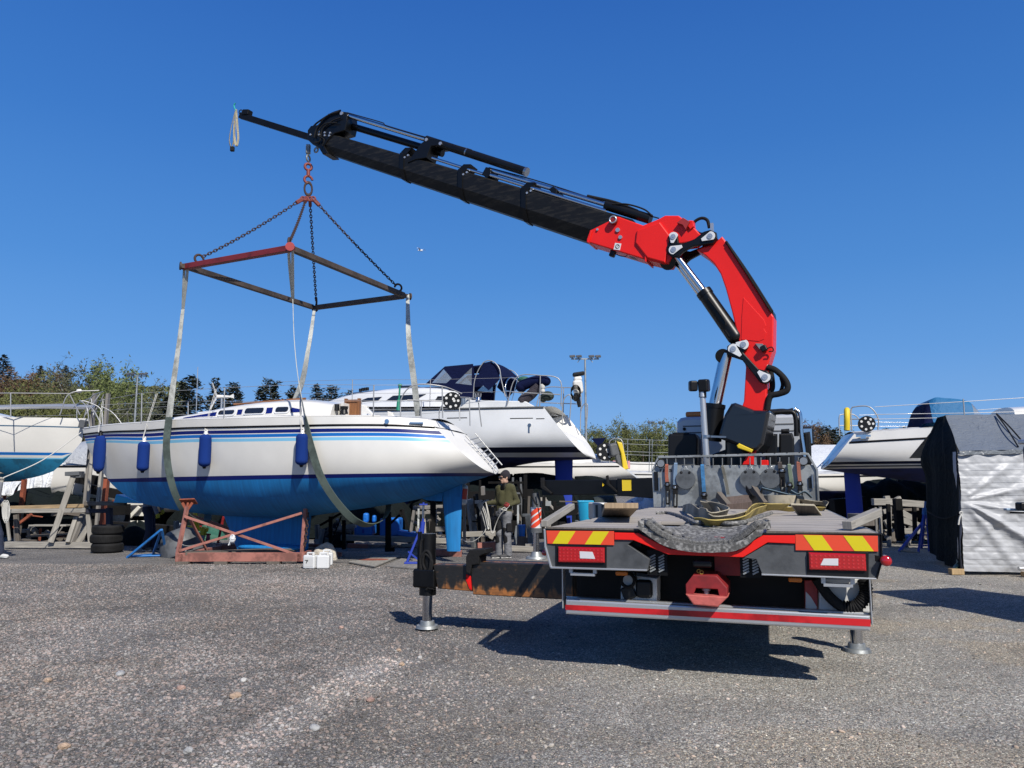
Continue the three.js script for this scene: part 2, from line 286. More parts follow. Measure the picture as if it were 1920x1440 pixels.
for (const [px, py, s, k, label] of [
  [120, 1402, .036, 0, 'orange beige stone at the lower left corner of the yard'], [441, 1307, .042, 0, 'flat beige stone in the middle of the left gravel'], [340, 1290, .034, 1, 'reddish stone left of the flat beige stone'],
  [695, 1314, .032, 4, 'brown pink stone at the upper end of the pale streak'], [590, 1364, .034, 2, 'pale grey stone right of the pale streak'], [353, 1408, .03, 2, 'grey stone at the lower end of the pale streak'],
  [457, 1276, .03, 3, 'white rounded stone behind the flat beige stone'], [747, 1217, .028, 0, 'brown stone in front of the outrigger foot, nearest it'], [787, 1232, .026, 3, 'white pebble in front of the outrigger foot'], [753, 1245, .03, 0, 'tan stone behind the white pebble by the outrigger'], [640, 1175, .032, 1, 'pink stone left of the outrigger foot'],
  [90, 1278, .036, 0, 'beige stone near the left edge of the yard'], [225, 1265, .04, 2, 'flat grey stone among pink stones on the left']]) {
  const p = gnd(px, py), t = new THREE.Mesh(stoneGeo(2, Math.round(px) % 89), mLoose[k]);
  t.position.set(p.x, groundH(p.x, p.z) + s * .3, p.z); t.scale.setScalar(s); t.rotation.y = px; t.name = numbered('stone'); t.castShadow = t.receiveShadow = true; scene.add(t); tag(t, label, 'stone', 'loose stones on the gravel');
}
// ---------- hill, wood and trees ----------
{
  const f = (u, v) => { const x = lerp(-190, 20, u), z = lerp(-90, -210, v); return V(x, -1.5 + 6.5 * smooth(15, -110, x + (z + 120) * .2) * smooth(-88, -125, z) + fbm(x * .06 + 40, z * .06 + 40, 1e6, 3, 91), z); };
  const o = new B().grid(f, 50, 30).done('hill', M([.05, .06, .025], .95, 0, { grime: tGrime })); tag(o, 'low wooded hill behind the boats on the left', null, null, 'structure');
}
const leaf = (c, o = {}) => new THREE.MeshPhysicalMaterial({ color: lin(...c), roughness: .85, transmission: .25, thickness: 0, side: THREE.DoubleSide, ...o });
const mBark = { birch: M([.34, .33, .31], .9, 0, { grime: tGrime }), brown: M([.10, .075, .055], .95, 0, { grime: tGrime }) };
const mLeaf = { spruce: leaf([.011, .019, .012]), pine: leaf([.015, .026, .013]), rust: leaf([.12, .066, .026]), olive: leaf([.11, .12, .024]), green: leaf([.12, .15, .035]), grey: leaf([.085, .09, .045]) };
class Tri { // many small faces in one geometry
  constructor() { this.p = []; }
  leaf(c, n, s, a = 1.6) { // a pointed leaf or a leafy twig end, two triangles
    const u = V(rr(-1, 1), rr(-1, 1), rr(-1, 1)).cross(n).normalize(), w = V().crossVectors(n, u).normalize();
    const A = c.clone().addScaledVector(u, -s * a), C = c.clone().addScaledVector(u, s * a), b = c.clone().addScaledVector(w, s * .55), d = c.clone().addScaledVector(w, -s * .55);
    for (const q of [A, b, C, A, C, d]) this.p.push(q.x, q.y, q.z);
  }
  twig(a, b, r) { const d = b.clone().sub(a), u = V(rr(-1, 1), rr(-1, 1), rr(-1, 1)).cross(d).normalize().multiplyScalar(r); for (const q of [a.clone().add(u), a.clone().sub(u), b]) this.p.push(q.x, q.y, q.z); }
  geo() { const g = new THREE.BufferGeometry(); g.setAttribute('position', new THREE.Float32BufferAttribute(this.p, 3)); g.computeVertexNormals(); return g; }
}
function conifer(h, w, pine, dense = 1.5) {
  const t = new Tri(), b = new B();
  b.cyl(V(0, 0, 0), V(0, h * .97, 0), h * .016, .03, 7);
  const L = Math.round((pine ? 20 : 26) * dense);
  for (let k = 0; k < L; k++) {
    const f = lerp(pine ? .25 : .08, .99, k / (L - 1)), y = h * f, n = pine ? 6 : 8, reach = w * (pine ? Math.sin(Math.PI * Math.pow(1 - f, .6)) * .62 + .12 : Math.pow(1 - f, .85) + .03);
    for (let i = 0; i < n; i++) {
      const a = rr(0, 6.283), r = reach * rr(.62, 1.12), tip = V(Math.cos(a) * r, y + (pine ? rr(.0, .25) * r : -.12 * r + .1 * h / L), Math.sin(a) * r), base = V(0, y, 0);
      t.twig(base, tip, .05);
      const m2 = Math.max(4, Math.round(r * (pine ? 11 : 9)));
      for (let q = 0; q < m2; q++) { const s = rr(.3, 1.03), c = base.clone().lerp(tip, s); const sp2 = .16 * r * (1.1 - s * .5); c.add(V(rr(-sp2, sp2), rr(-.3, .3) * (pine ? 1.3 : .7) - (pine ? 0 : .06), rr(-sp2, sp2))); t.leaf(c, V(rr(-.6, .6), 1, rr(-.6, .6)), rr(.13, .26) * (pine ? 1.1 : 1)); }
    }
  }
  return [b, t];
}
function broadleaf(h, w, amount, bare) {
  h *= .91; amount = Math.round(amount * 1.7); const t = new Tri(), b = new B(), lean = rr(-.04, .04) * h;
  b.tube([V(0, 0, 0), V(lean * .3, h * .35, 0), V(lean, h * .82, rr(-.3, .3))], h * .011, 8, 6);
  const limbs = 15;
  for (let k = 0; k < limbs; k++) {
    const f = lerp(.22, .85, k / limbs), a = k * 2.4 + rr(-.4, .4), r = w * (.35 + .65 * Math.sin(Math.PI * clamp(f * 1.05))) * rr(.65, 1.05);
    const s = V(lean * f, h * f, 0), e = V(lean * f + Math.cos(a) * r, Math.min(h, h * f + h * rr(.12, .26)), Math.sin(a) * r), mid = s.clone().lerp(e, .5).add(V(0, -.05 * h, 0));
    b.tube([s, mid, e], h * .0035, 5, 4);
    for (let q = 0; q < 16; q++) {
      const c = (q < 6 ? mid.clone().lerp(e, rr(0, 1)) : e.clone().add(V(rr(-1, 1), rr(-.7, 1.2), rr(-1, 1)).multiplyScalar(w * .24))), o = V(rr(-1, 1), rr(.1, 1.3), rr(-1, 1)).multiplyScalar(w * .34);
      const tip = c.clone().add(o); t.twig(c, tip, .035); for (let j = 0; j < (bare ? 4 : 2); j++) { const p = c.clone().lerp(tip, rr(.2, .9)); t.twig(p, p.clone().add(V(rr(-1, 1), rr(0, 1.4), rr(-1, 1)).multiplyScalar(w * .16)), .03); }
      for (let j = 0; j < amount; j++) { const p = c.clone().lerp(tip, rr(.1, 1.15)).add(V(rr(-1, 1), rr(-1, 1), rr(-1, 1)).multiplyScalar(w * .10)); t.leaf(p, V(rr(-1, 1), rr(-1, 1), rr(-1, 1)), rr(.07, .15) * (h / 11)); }
    }
  }
  return [b, t];
}
function tree(name, label, [bark, crown], mb, ml, pos, turn, group) {
  const t = thing(name, label, 'tree', pos, turn, group);
  bark.done('trunk', mb, t, 'local');
  const c = new THREE.Mesh(crown.geo(), ml); c.name = 'crown'; c.castShadow = c.receiveShadow = true; t.add(c);
  return t;
}
// px of the trunk, py of the top, distance, base height, width of the crown, kind
const TREES = [
  [8, 666, 104, 3, 7.0, 's', 'tallest dark spruce at the left edge of the photo'], [78, 686, 118, 4, 6.2, 's', 'dark spruce with a pointed top, second from the left edge'], [124, 686, 118, 4, 6, 's', 'dark spruce right of two other spruces on the left hill'],
  [40, 716, 100, 2, 4.6, 'r', 'rusty budding tree in front of the leftmost spruces'], [72, 702, 98, 2, 4.2, 'r', 'rust brown birch below the second spruce'], [105, 712, 101, 2, 4.0, 'o', 'olive brown tree below the third spruce'],
  [145, 690, 92, 1, 4.0, 'y', 'tall grey budding tree right of the spruces'], [168, 694, 90, 1, 3.4, 'y', 'grey green airy tree left of the left lamp post'], [200, 694, 88, 1, 3.4, 'g', 'pale green airy birch right of the wooden posts'], [228, 695, 86, 1, 3.4, 'g', 'pale green birch right beside the left lamp post'], [283, 722, 92, 0, 3.4, 'y', 'bare reddish tree left of the hanging sling'],
  [20, 740, 84, 0, 4.4, 'o', 'low olive tree at the left edge behind the boat'], [62, 742, 82, 0, 4.2, 'o', 'low olive tree over the left boat cabin'], [110, 744, 82, 0, 4.2, 'o', 'low olive brown tree over the left boat bow'], [165, 752, 80, 0, 3.8, 'o', 'low olive tree behind the wooden posts'], [250, 760, 78, 0, 3.2, 'y', 'low grey tree behind the bow fenders'], [310, 745, 86, 0, 2.4, 'p', 'dark pine just left of the front sling'],
  [357, 708, 88, 0, 3.0, 'p', 'broad dark pine right of the front sling'], [404, 713, 96, 0, 1.7, 'p', 'slim dark pine above the cabin windows'], [438, 721, 92, 0, 2.6, 'p', 'dark pine behind the foredeck rail'], [508, 714, 96, 0, 3.0, 'p', 'rounded dark pine left of the rear slings'], [550, 726, 100, 0, 1.8, 'p', 'small dark pine beside the rear slings'], [596, 724, 104, 0, 2.2, 'p', 'dark pine right of the rear slings'], [622, 726, 108, 0, 2.6, 'p', 'low dark pine left of the white yacht cabin'], [655, 735, 112, 0, 2.0, 'p', 'half hidden pine behind the white yacht cabin'],
  [1112, 806, 104, 0, 2.6, 'o', 'rusty green birch right of the white yacht stern'], [1141, 796, 100, 0, 3.0, 'o', 'tall olive birch behind the yellow lifebuoy'], [1172, 802, 106, 0, 1.3, 'p', 'slim grey green conifer between two birches'], [1204, 797, 98, 0, 3.4, 'o', 'rust and olive birch left of the far lamp post'], [1190, 812, 104, 0, 2.6, 'g', 'olive birch in the gap left of the far lamp post'], [1226, 808, 100, 0, 2.8, 'g', 'green birch behind the far lamp post'], [1252, 808, 100, 0, 2.8, 'o', 'olive birch right of the far lamp post'], [1272, 802, 98, 0, 2.8, 'g', 'green birch beside the truck cab'], [1300, 806, 104, 0, 2.6, 'o', 'birch behind the silver camera mast'],
  [1520, 796, 96, 0, 2.4, 'r', 'rusty tree right of the truck cab'], [1548, 804, 98, 0, 3.2, 'p', 'dark round pine right of the truck cab'], [1578, 812, 100, 0, 2.6, 'g', 'green tree left of the right boat rail'], [1700, 802, 150, 0, 3.4, 'p', 'far pine seen under the right boat lifelines'], [1660, 806, 150, 0, 3.4, 'p', 'far pine behind the right boat lifebuoy'],
];
for (const [px, py, d, y0, w, k, label] of TREES) {
  const top = at(px, py, d), h = top.y - y0, p = V(top.x, y0, top.z);
  if (k === 's') tree('spruce_tree', label, conifer(h, w, false), mBark.brown, mLeaf.spruce, p, rr(0, 6), 'spruces on the hill');
  else if (k === 'p') tree('pine_tree', label, conifer(h, w, true), mBark.brown, mLeaf.pine, p, rr(0, 6), 'pines behind the boatyard');
  else tree('birch_tree', label, broadleaf(h, w, k === 'y' ? 5 : k === 'g' ? 9 : 11, k === 'y'), k === 'o' ? mBark.brown : mBark.birch, { r: mLeaf.rust, o: mLeaf.olive, y: mLeaf.grey, g: mLeaf.green }[k], p, rr(0, 6), 'budding trees round the yard');
}
{ // the wood behind: one mass
  const t = new Tri();
  for (let i = 0; i < 80000; i++) {
    const px = rnd() < .62 ? rr(-120, 350) : rr(1080, 1640), d = rr(112, 150), top = at(px, px < 400 ? 720 + 26 *  (fbm(px * .02, 3, 1e6, 3, 93) - .5) : 826 + 18 * (fbm(px * .03, 3, 1e6, 3, 94) - .5), d);
    if (px > 235 && px < 400 && rnd() < .6) continue;
    t.leaf(V(top.x, lerp(0, top.y, Math.pow(rnd(), .6)), top.z), V(rr(-1, 1), rr(-1, 1), rr(-1, 1)), rr(.15, .34));
  }
  const o = new THREE.Mesh(t.geo(), leaf([.105, .115, .026])); o.name = 'distant_wood'; scene.add(o); tag(o, 'brown and olive spring wood closing the view behind the trees', null, null, 'stuff');
}
// ---------- lamp posts ----------
for (const [px, py, d, arm, label] of [[258, 701, 62, .75, 'lamp post with four floodlights rising behind the left boats'], [1097, 669, 52, .95, 'tall lamp post behind the stern of the white yacht'], [1230, 790, 98, 1.0, 'far lamp post in front of the trees beside the truck']]) {
  const p = at(px, py + 4, d), t = thing('lamp_post', label, 'lamp post', V(p.x, 0, p.z), 0, 'floodlight posts of the yard'), f = t;
  new B().cyl(V(0, 0, 0), V(0, p.y, 0), .11, .06, 10).done('pole', m.galv, t, 'local');
  new B().box(arm * 2, .08, .08, 0, p.y, 0).box(.05, .3, .05, -arm * .45, p.y - .12, 0, 0, 0, -.6).box(.05, .3, .05, arm * .45, p.y - .12, 0, 0, 0, .6).done('crossarm', m.galv, t, 'local');
  for (const s of [-.92, -.45, .45, .92]) new B().box(arm * .4, .13, .36, arm * s, p.y + .16, .12, 0, .35, .08, .03).box(.06, .14, .06, arm * s, p.y + .06, 0).done('floodlight', m.grey, t, 'local');
}
tag(new B().cyl(gnd(1239, 912, 0).setZ(-100).setX(at(1239, 800, 100).x), at(1239, 798, 100), .12, .07, 8).done('flagpole', m.white), 'plain white pole right of the far lamp post', 'pole');
// ---------- boats ----------
const curve = (pts) => { const c = new THREE.CatmullRomCurve3(pts, false, 'centripetal'); return c; };
// S: sheer points [x, y, half beam]; K: profile points [x, y] from stem head to transom foot; both bow to stern in the boat's own metres
function hullOf(S, K, { pw = .75, full = 1, camber = .1 } = {}) {
  const sc = curve(S.map((p) => V(p[0], p[1], p[2]))), kc = curve(K.map((p) => V(p[0], p[1], 0)));
  const Sx = (u) => sc.getPointAt(clamp(u)), Kx = (u) => kc.getPointAt(clamp(Math.pow(clamp(u), pw)));
  const shape = (t, u) => { const k = smooth(0, .42, u), a = lerp(1.5, 5.0 * full, k), b = lerp(1.05, .53, k); return Math.pow(Math.max(0, 1 - Math.pow(1 - clamp(t), a)), b); };
  const P = (u, t, s) => { const q = Sx(u), k = Kx(u); return V(lerp(k.x, q.x, t), lerp(k.y, q.y, t), s * q.z * shape(t, u)); };
  const tAt = (u, y) => { const q = Sx(u), k = Kx(u); return clamp((y - k.y) / Math.max(.05, q.y - k.y)); };
  return { Sx, Kx, P, tAt, camber };
}
function band(h, tA, tB, nu, nt, off = 0, u0 = 0, u1 = 1, sides = [-1, 1]) { // the part of the skin between two lines, both sides
  const b = new B();
  for (const s of sides) b.grid((i, j) => {
    const u = lerp(u0, u1, i), t = lerp(tA(u), tB(u), j), p = h.P(u, t, s);
    if (off) { const a = h.P(Math.min(1, u + .004), t, s).sub(h.P(Math.max(0, u - .004), t, s)), c = h.P(u, Math.min(1, t + .01), s).sub(h.P(u, Math.max(0, t - .01), s)), n = a.cross(c).normalize(); if (n.z * s < 0) n.negate(); p.addScaledVector(n, off); }
    return p;
  }, nu, nt);
  return b;
}
const yline = (pts) => (x) => { let i = 0; while (i < pts.length - 2 && x > pts[i + 1][0]) i++; const [a, b] = [pts[i], pts[i + 1]]; return lerp(a[1], b[1], (x - a[0]) / (b[0] - a[0])); };
function deckOf(h, t, fr, mat, u1 = 1) {
  new B().grid((i, j) => { const u = lerp(.004, u1, i), q = h.Sx(u), s = j * 2 - 1; return V(q.x, q.y - .03 + h.camber * q.z * (1 - s * s), s * q.z * .985); }, 40, 10).done('deck', mat, t, fr);
}
function transomOf(h, t, fr, mat, belly = .12) {
  return new B().grid((i, j) => { const p = h.P(.9995, i, 1), s = j * 2 - 1; return V(p.x + belly * (1 - s * s) * p.z / 1.2, p.y, s * p.z); }, 16, 12).done('transom', mat, t, fr);
}
function foil(b, top, bot, y0, y1, th0, th1, ny = 10) { // top, bot: [xLead, xTrail]
  b.grid((i, j) => { const k = i, x0 = lerp(bot[0], top[0], k), x1 = lerp(bot[1], top[1], k), a = j * 2 * Math.PI, c = .5 - .5 * Math.cos(a / 1), f = a < Math.PI ? 1 : -1, cx = a < Math.PI ? j * 2 : 2 - j * 2;
    const th = lerp(th1, th0, k) * 2.6 * (Math.sqrt(cx) * .55 * (1 - cx) + .12 * cx * (1 - cx)) * 1.0; return V(lerp(x0, x1, cx), lerp(y1, y0, k), f * th * .8); }, ny, 36);
  for (const [y, xs, th] of [[y1, bot, th1], [y0, top, th0]]) b.grid((i, j) => { const cx = i, f = j * 2 - 1; return V(lerp(xs[0], xs[1], cx), y, f * th * .8 * 2.6 * (Math.sqrt(cx) * .55 * (1 - cx) + .12 * cx * (1 - cx))); }, 16, 2);
  return b;
}
// a trunk cabin: stations [x, half width, base y, roof y]
function cabinOf(st) {
  const w = curve(st.map((p) => V(p[0], p[1], p[2]))), r = curve(st.map((p) => V(p[0], p[3], 0)));
  const X0 = st[0][0], X1 = st[st.length - 1][0];
  const seek = (x) => { let lo = 0, hi = 1; for (let k = 0; k < 24; k++) { const mid = (lo + hi) / 2; if (w.getPoint(mid).x < x) lo = mid; else hi = mid; } return (lo + hi) / 2; };
  const at2 = (x) => { const u = seek(x), p = w.getPoint(u), q = r.getPoint(u); return [p.y, p.z, q.y]; };
  const side = (x, y, s) => { const [hw, y0, y1] = at2(x), k = clamp((y - y0) / Math.max(.02, y1 - y0)); return V(x, y, s * (hw - .16 * hw * k)); };
  const sec = (x, j) => { const [hw, y0, y1] = at2(x), hh = Math.max(.02, y1 - y0); const a = j * 2 - 1, s = Math.sign(a) || 1, q = Math.abs(a); // q: 1 at the side foot, 0 on the centre line
    if (q > .55) { const k = (1 - q) / .45; return V(x, y0 + hh * .86 * k, s * (hw - .16 * hw * k * .86)); }
    const k = q / .55, e = Math.pow(k, 3.2); return V(x, y0 + hh * (.86 + .14 * Math.sqrt(Math.max(0, 1 - e))) + .07 * hw * (1 - k * k), s * hw * .862 * Math.pow(k, .9)); };
  const shell = (b) => { b.grid((i, j) => sec(lerp(X0, X1, i), j), 46, 40); b.grid((i, j) => { const p = sec(X1, j); return V(p.x + .001, lerp(at2(X1)[1], p.y, i), p.z); }, 1, 40); b.grid((i, j) => { const p = sec(X0, j); return V(p.x - .001, lerp(at2(X0)[1], p.y, i), p.z); }, 1, 40); return b; };
  return { side, shell, at2 };
}
function patch(fn, pts, off, th) { // a thin panel following fn(x, y), its outline pts, standing off it
  const s = new THREE.Shape(pts.map((p) => new THREE.Vector2(...p))), g0 = new THREE.ExtrudeGeometry(s, { depth: th, bevelEnabled: false, curveSegments: 6 }), p = g0.attributes.position;
  for (let i = 0; i < p.count; i++) { const x = p.getX(i), y = p.getY(i), z = p.getZ(i), q = fn(x, y), a = fn(x + .02, y).sub(q), c = fn(x, y + .02).sub(q), n = a.cross(c).normalize(); if (n.z * q.z < 0) n.negate(); q.addScaledVector(n, off + z); p.setXYZ(i, q.x, q.y, q.z); }
  g0.computeVertexNormals(); return g0;
}
function rrect(x0, y0, x1, y1, r, sk = 0) { const o = []; for (const [cx, cy, a0] of [[x1 - r, y1 - r, 0], [x0 + r, y1 - r, 1], [x0 + r, y0 + r, 2], [x1 - r, y0 + r, 3]]) for (let k = 0; k <= 4; k++) { const a = (a0 + k / 4) * Math.PI / 2, y = cy + r * Math.sin(a); o.push([cx + r * Math.cos(a) + sk * (y - y0), y]); } return o; }
function rail(t, fr, pts, name = 'rail', r = .0125) { return new B().tube(pts, r, 0, 7).done(name, m.inox, t, fr); }
function reel(t, fr, p, n, R = .21) { // a drum of anchor line: black cheeks with white holes
  const o = new B().disc(p.clone().addScaledVector(n, .05), n, R, .02, 24).disc(p.clone().addScaledVector(n, -.05), n, R, .02, 24).disc(p, n, R * .62, .1, 16).done('line_reel', m.plastic, t, fr);
  const u = V(0, 1, 0).cross(n).normalize(), w = V().crossVectors(n, u);
  for (let k = 0; k < 9; k++) { const holes = new B(), a = k * 2 * Math.PI / 7, rad = k < 7 ? R * .7 : R * .25; holes.disc(p.clone().addScaledVector(n, .063).addScaledVector(u, Math.cos(a) * rad).addScaledVector(w, Math.sin(a) * rad), n, R * .15, .006, 10); holes.done('reel_hole', m.white, o, fr); }
  return o;
}
const tA = (k) => () => k;

// --- the lifted boat with blue stripes ---
const HB = (() => {
  const yaw = 12 * Math.PI / 180, bow = at(150, 812, 17.5), F = frame(V(bow.x, 0, bow.z), -yaw);
  const S = [[150, 805, .03], [205, 797.5, .46], [265, 793, .80], [330, 788, 1.08], [420, 785.5, 1.36], [520, 783, 1.5], [620, 781, 1.52], [720, 781.5, 1.38], [800, 786, 1.12]].map(([px, py, z]) => [...F.xy(px, py, z), z]);
  const K = [[150, 812], [170, 850], [192, 884], [212, 910], [250, 937], [310, 953], [410, 966], [545, 970], [650, 958], [722, 947], [790, 935], [835, 922], [872, 906], [930, 889]].map(([px, py]) => F.xy(px, py, 0));
  K[0] = [S[0][0] - .01, S[0][1] - .05];
  const h = hullOf(S, K, { pw: .72 });
  const t = thing('sailing_boat', 'white sailing boat with three blue stripes hanging in slings over a red cradle', 'sailing boat', F.position.clone(), -yaw);
  const y1 = yline([[.5, F.on('z', 215, 898, .4).y], [2.6, F.on('z', 400, 894, 1.3).y], [9.3, F.on('z', 880, 886, .9).y]]), y0 = yline([[.5, F.on('z', 215, 904, .4).y], [2.6, F.on('z', 400, 903, 1.3).y], [9.3, F.on('z', 880, 892, .9).y]]);
  const xAt = (u) => lerp(h.Kx(u).x, h.Sx(u).x, .5), tw1 = (u) => h.tAt(u, y1(xAt(u))), tw0 = (u) => h.tAt(u, y0(xAt(u)));
  const drop = (d) => (u) => { const q = h.Sx(u), k = h.Kx(u); return Math.max(tw1(u), 1 - d * (.72 + .28 * smooth(0, .3, u)) / Math.max(.06, q.y - k.y)); };
  const lines = [0, .165, .228, .296, .312, .374, .394, .455];
  const U0 = .012;
  for (const s of [1, -1]) band(h, drop(.455), drop(.394), 90, 1, 0, U0, 1, [s]).done('light_stripe', m.lightStripe, t, F);
  for (const s of [1, -1]) band(h, drop(.374), drop(.312), 90, 1, 0, U0, 1, [s]).done('blue_stripe', m.blueStripe, t, F);
  for (const s of [1, -1]) band(h, drop(.296), drop(.228), 90, 1, 0, U0, 1, [s]).done('navy_stripe', m.navyStripe, t, F);
  const hull = band(h, tw1, drop(.455), 90, 22, 0, U0);
  for (const [a, b] of [[.394, .374], [.312, .296], [.228, 0]]) hull.g.push(...band(h, drop(a), drop(b), 90, a === .228 ? 4 : 1, 0, U0).g);
  hull.done('hull', m.white, t, F);
  band(h, tw0, tw1, 90, 1).done('boot_stripe', m.navyStripe, t, F);
  const ub = band(h, tA(0), tw0, 90, 26).done('underbody', m.anti, t, F);
  deckOf(h, t, F, m.deck); transomOf(h, t, F, m.matWhite);
  const rub = new B(); for (const s of [-1, 1]) { const pts = []; for (let i = 0; i <= 40; i++) { const u = lerp(.01, .999, i / 40); pts.push(h.P(u, 1 - .165 * (.72 + .28 * smooth(0, .3, u)) / (h.Sx(u).y - h.Kx(u).y), s)); } rub.tube(pts, .02, 120, 6); }
  { const p = h.P(.999, 1 - .165 / (h.Sx(1).y - h.Kx(1).y), 1); rub.tube([p, V(p.x + .13, p.y - .01, 0), V(p.x, p.y, -p.z)], .018, 16, 6); }
  rub.done('rub_rail', m.black, t, F);
  const toe = new B(); for (const s of [-1, 1]) { const pts = []; for (let i = 0; i <= 30; i++) { const u = lerp(.02, .9, i / 30); const q = h.P(u, 1, s); pts.push(V(q.x, q.y + .012, q.z * .97)); } toe.tube(pts, .018, 90, 5); } toe.done('toe_rail', m.white, t, F);
  // keel and rudder
  const kt = [F.xy(412, 962, 0), F.xy(585, 962, 0)], kb = [F.xy(447, 1036, 0), F.xy(577, 1037, 0)];
  foil(new B(), [kt[0][0], kt[1][0]], [kb[0][0], kb[1][0]], kt[0][1] + .14, kb[0][1], .17, .17).done('keel', m.anti, t, F);
  const bulb = new B().grid((i, j) => { const c = i, r = Math.sqrt(Math.max(0, c * (1 - c))) * 2 * (1 - .35 * c), a = j * 2 * Math.PI; return V(lerp(kb[0][0] - .02, kb[1][0] + .02, c), kb[0][1] + .12 + Math.sin(a) * .12 * r, Math.cos(a) * .2 * r); }, 24, 16); bulb.done('keel_bulb', m.anti, t, F);
  const r0 = F.xy(866, 892, 0), r1 = F.xy(863, 1034, 0), r2 = F.xy(829, 940, 0), r3 = F.xy(838, 1032, 0);
  foil(new B(), [r2[0] - .02, r0[0] + .02], [r3[0], r1[0]], r2[1] + .44, r1[1], .11, .05, 12).done('rudder', m.anti, t, F);
  new B().ext([F.xy(770, 925, 0), F.xy(835, 905, 0), F.xy(829, 940, 0), F.xy(800, 938, 0)], -.04, .04, .01).done('skeg', m.anti, t, F);
  // cabin
  const cs = [[318, 784, 783, .5], [360, 783, 775, .68], [420, 782, 762, .84], [480, 781, 754, .95], [553, 780, 749.5, .98], [618, 780, 757, .96]].map(([px, p0, p1, z]) => { const a = F.on('z', px, p0, z), b = F.on('z', px, p1, z * .9); return [a.x, z, a.y - .04, b.y]; });
  const cab = cabinOf(cs), side = (s) => (x, y) => cab.side(x, y, s);
  const cabin = cab.shell(new B()).done('cabin', m.white, t, F);
  const q = (px, py) => F.xy(px, py, .9);
  for (const s of [1, -1]) {
    for (const [x0, ya, x1, yb] of [[402, 777.5, 435, 768.5], [457, 776, 494, 765], [517, 773.5, 541, 763.5]]) {
      const a = q(x0, ya), b = q(x1, yb), fr = new B().add(patch(side(s), rrect(a[0] - .035, a[1] - .03, b[0] + .035, b[1] + .03, .06, .12), .004, .012)).done('window', m.white2, cabin, F);
      new B().add(patch(side(s), rrect(a[0], a[1], b[0], b[1], .04, .12), .018, .006)).done('window_pane', m.glassDark, cabin, F);
    }
    for (const [x0, y0a, y0b, x1, y1a, y1b] of [[326, 782.5, 781, 397, 779, 771], [441, 777.5, 767.5, 451, 777, 767], [499, 776, 764.5, 511, 775, 764], [546, 774, 764, 566, 773, 768]]) { const A = q(x0, y0a), Bq = q(x1, y1a), C = q(x1, y1b), D = q(x0, y0b); new B().add(patch(side(s), [A, Bq, C, D], .003, .004)).done('cabin_stripe', m.navyStripe, cabin, F); }
  }
  new B().box(.55, .06, .5, cs[3][0] + .1, cs[3][3] + .085, 0, 0, 0, .04, .03).done('hatch', m.white2, t, F); new B().box(.42, .05, .42, cs[1][0], cs[1][3] + .06, 0, 0, 0, .1, .02).done('hatch', m.white2, t, F);
  new B().bar(V(cs[2][0], cs[2][3] + .07, .5), V(cs[4][0], cs[4][3] + .06, .55), .04, .035).bar(V(cs[2][0], cs[2][3] + .07, -.5), V(cs[4][0], cs[4][3] + .06, -.55), .04, .035).done('handrail', m.teak, t, F);
  // cockpit
  const c0 = cs[5][0], cy = cs[5][2];
  const coam = F.on('z', 699, 778, .95);
  for (const s of [1, -1]) new B().ext([[F.on('z', 672, 778, .9).x, cy - .04], [coam.x, coam.y - .02], [coam.x - .2, coam.y + .16], [F.on('z', 684, 760, .9).x, F.on('z', 684, 760, .9).y], [F.on('z', 672, 758, .9).x, F.on('z', 672, 757, .9).y]], .72 * s - .06, .72 * s + .06, .02).done('coaming', m.white, t, F);
  new B().box(.06, .52, 1.2, c0 + .1, cy + .08, 0).done('bulkhead', m.white, t, F);
  { const a = F.on('z', 651, 775, .3), b = F.on('z', 671, 757, .3); new B().box(b.x - a.x, b.y - a.y + .1, .05, (a.x + b.x) / 2, (a.y + b.y) / 2, .3, 0, 0, 0, .01).box(.05, b.y - a.y + .16, .08, a.x - .03, (a.y + b.y) / 2 + .03, .3).box(.05, b.y - a.y + .16, .08, b.x + .03, (a.y + b.y) / 2 + .03, .3).box(b.x - a.x + .1, .05, .09, (a.x + b.x) / 2, b.y + .06, .3).done('companionway', m.teak, t, F); }
  const wp = F.on('z', 645, 776, .72); new B().cyl(wp.clone().setY(wp.y + .0), wp.clone().setY(wp.y + .09), .085, .06).cyl(wp.clone().setY(wp.y + .09), wp.clone().setY(wp.y + .15), .075, .085).done('winch', m.plastic, t, F);
  const wp2 = F.on('z', 631, 770, .7); new B().cyl(wp2, wp2.clone().setY(wp2.y + .13), .06, .055).done('winch', m.plastic, t, F);
  { const a = F.on('z', 700, 778, 1.0); new B().box(.16, .05, .1, a.x - .15, a.y, a.z, 0, 0, 0, .02).done('cleat', m.white2, t, F); }
  { const a = F.on('z', 727, 790, 1.4), p = h.P(.86, .92, 1); new B().disc(F.on('z', 727, 790.5, p.z - .05).setZ(h.P(.87, .95, 1).z + .005), V(0, 0, 1), .045, .02, 14).done('vent', m.chrome, t, F); const e = F.on('z', 783, 793.5, 1.17); new B().box(.26, .03, .06, e.x, e.y, h.P(.965, .95, 1).z + .01, .28).done('cleat', m.chrome, t, F); }
  // rails
  const dk = (px, py, z) => F.on('z', px, py, z);
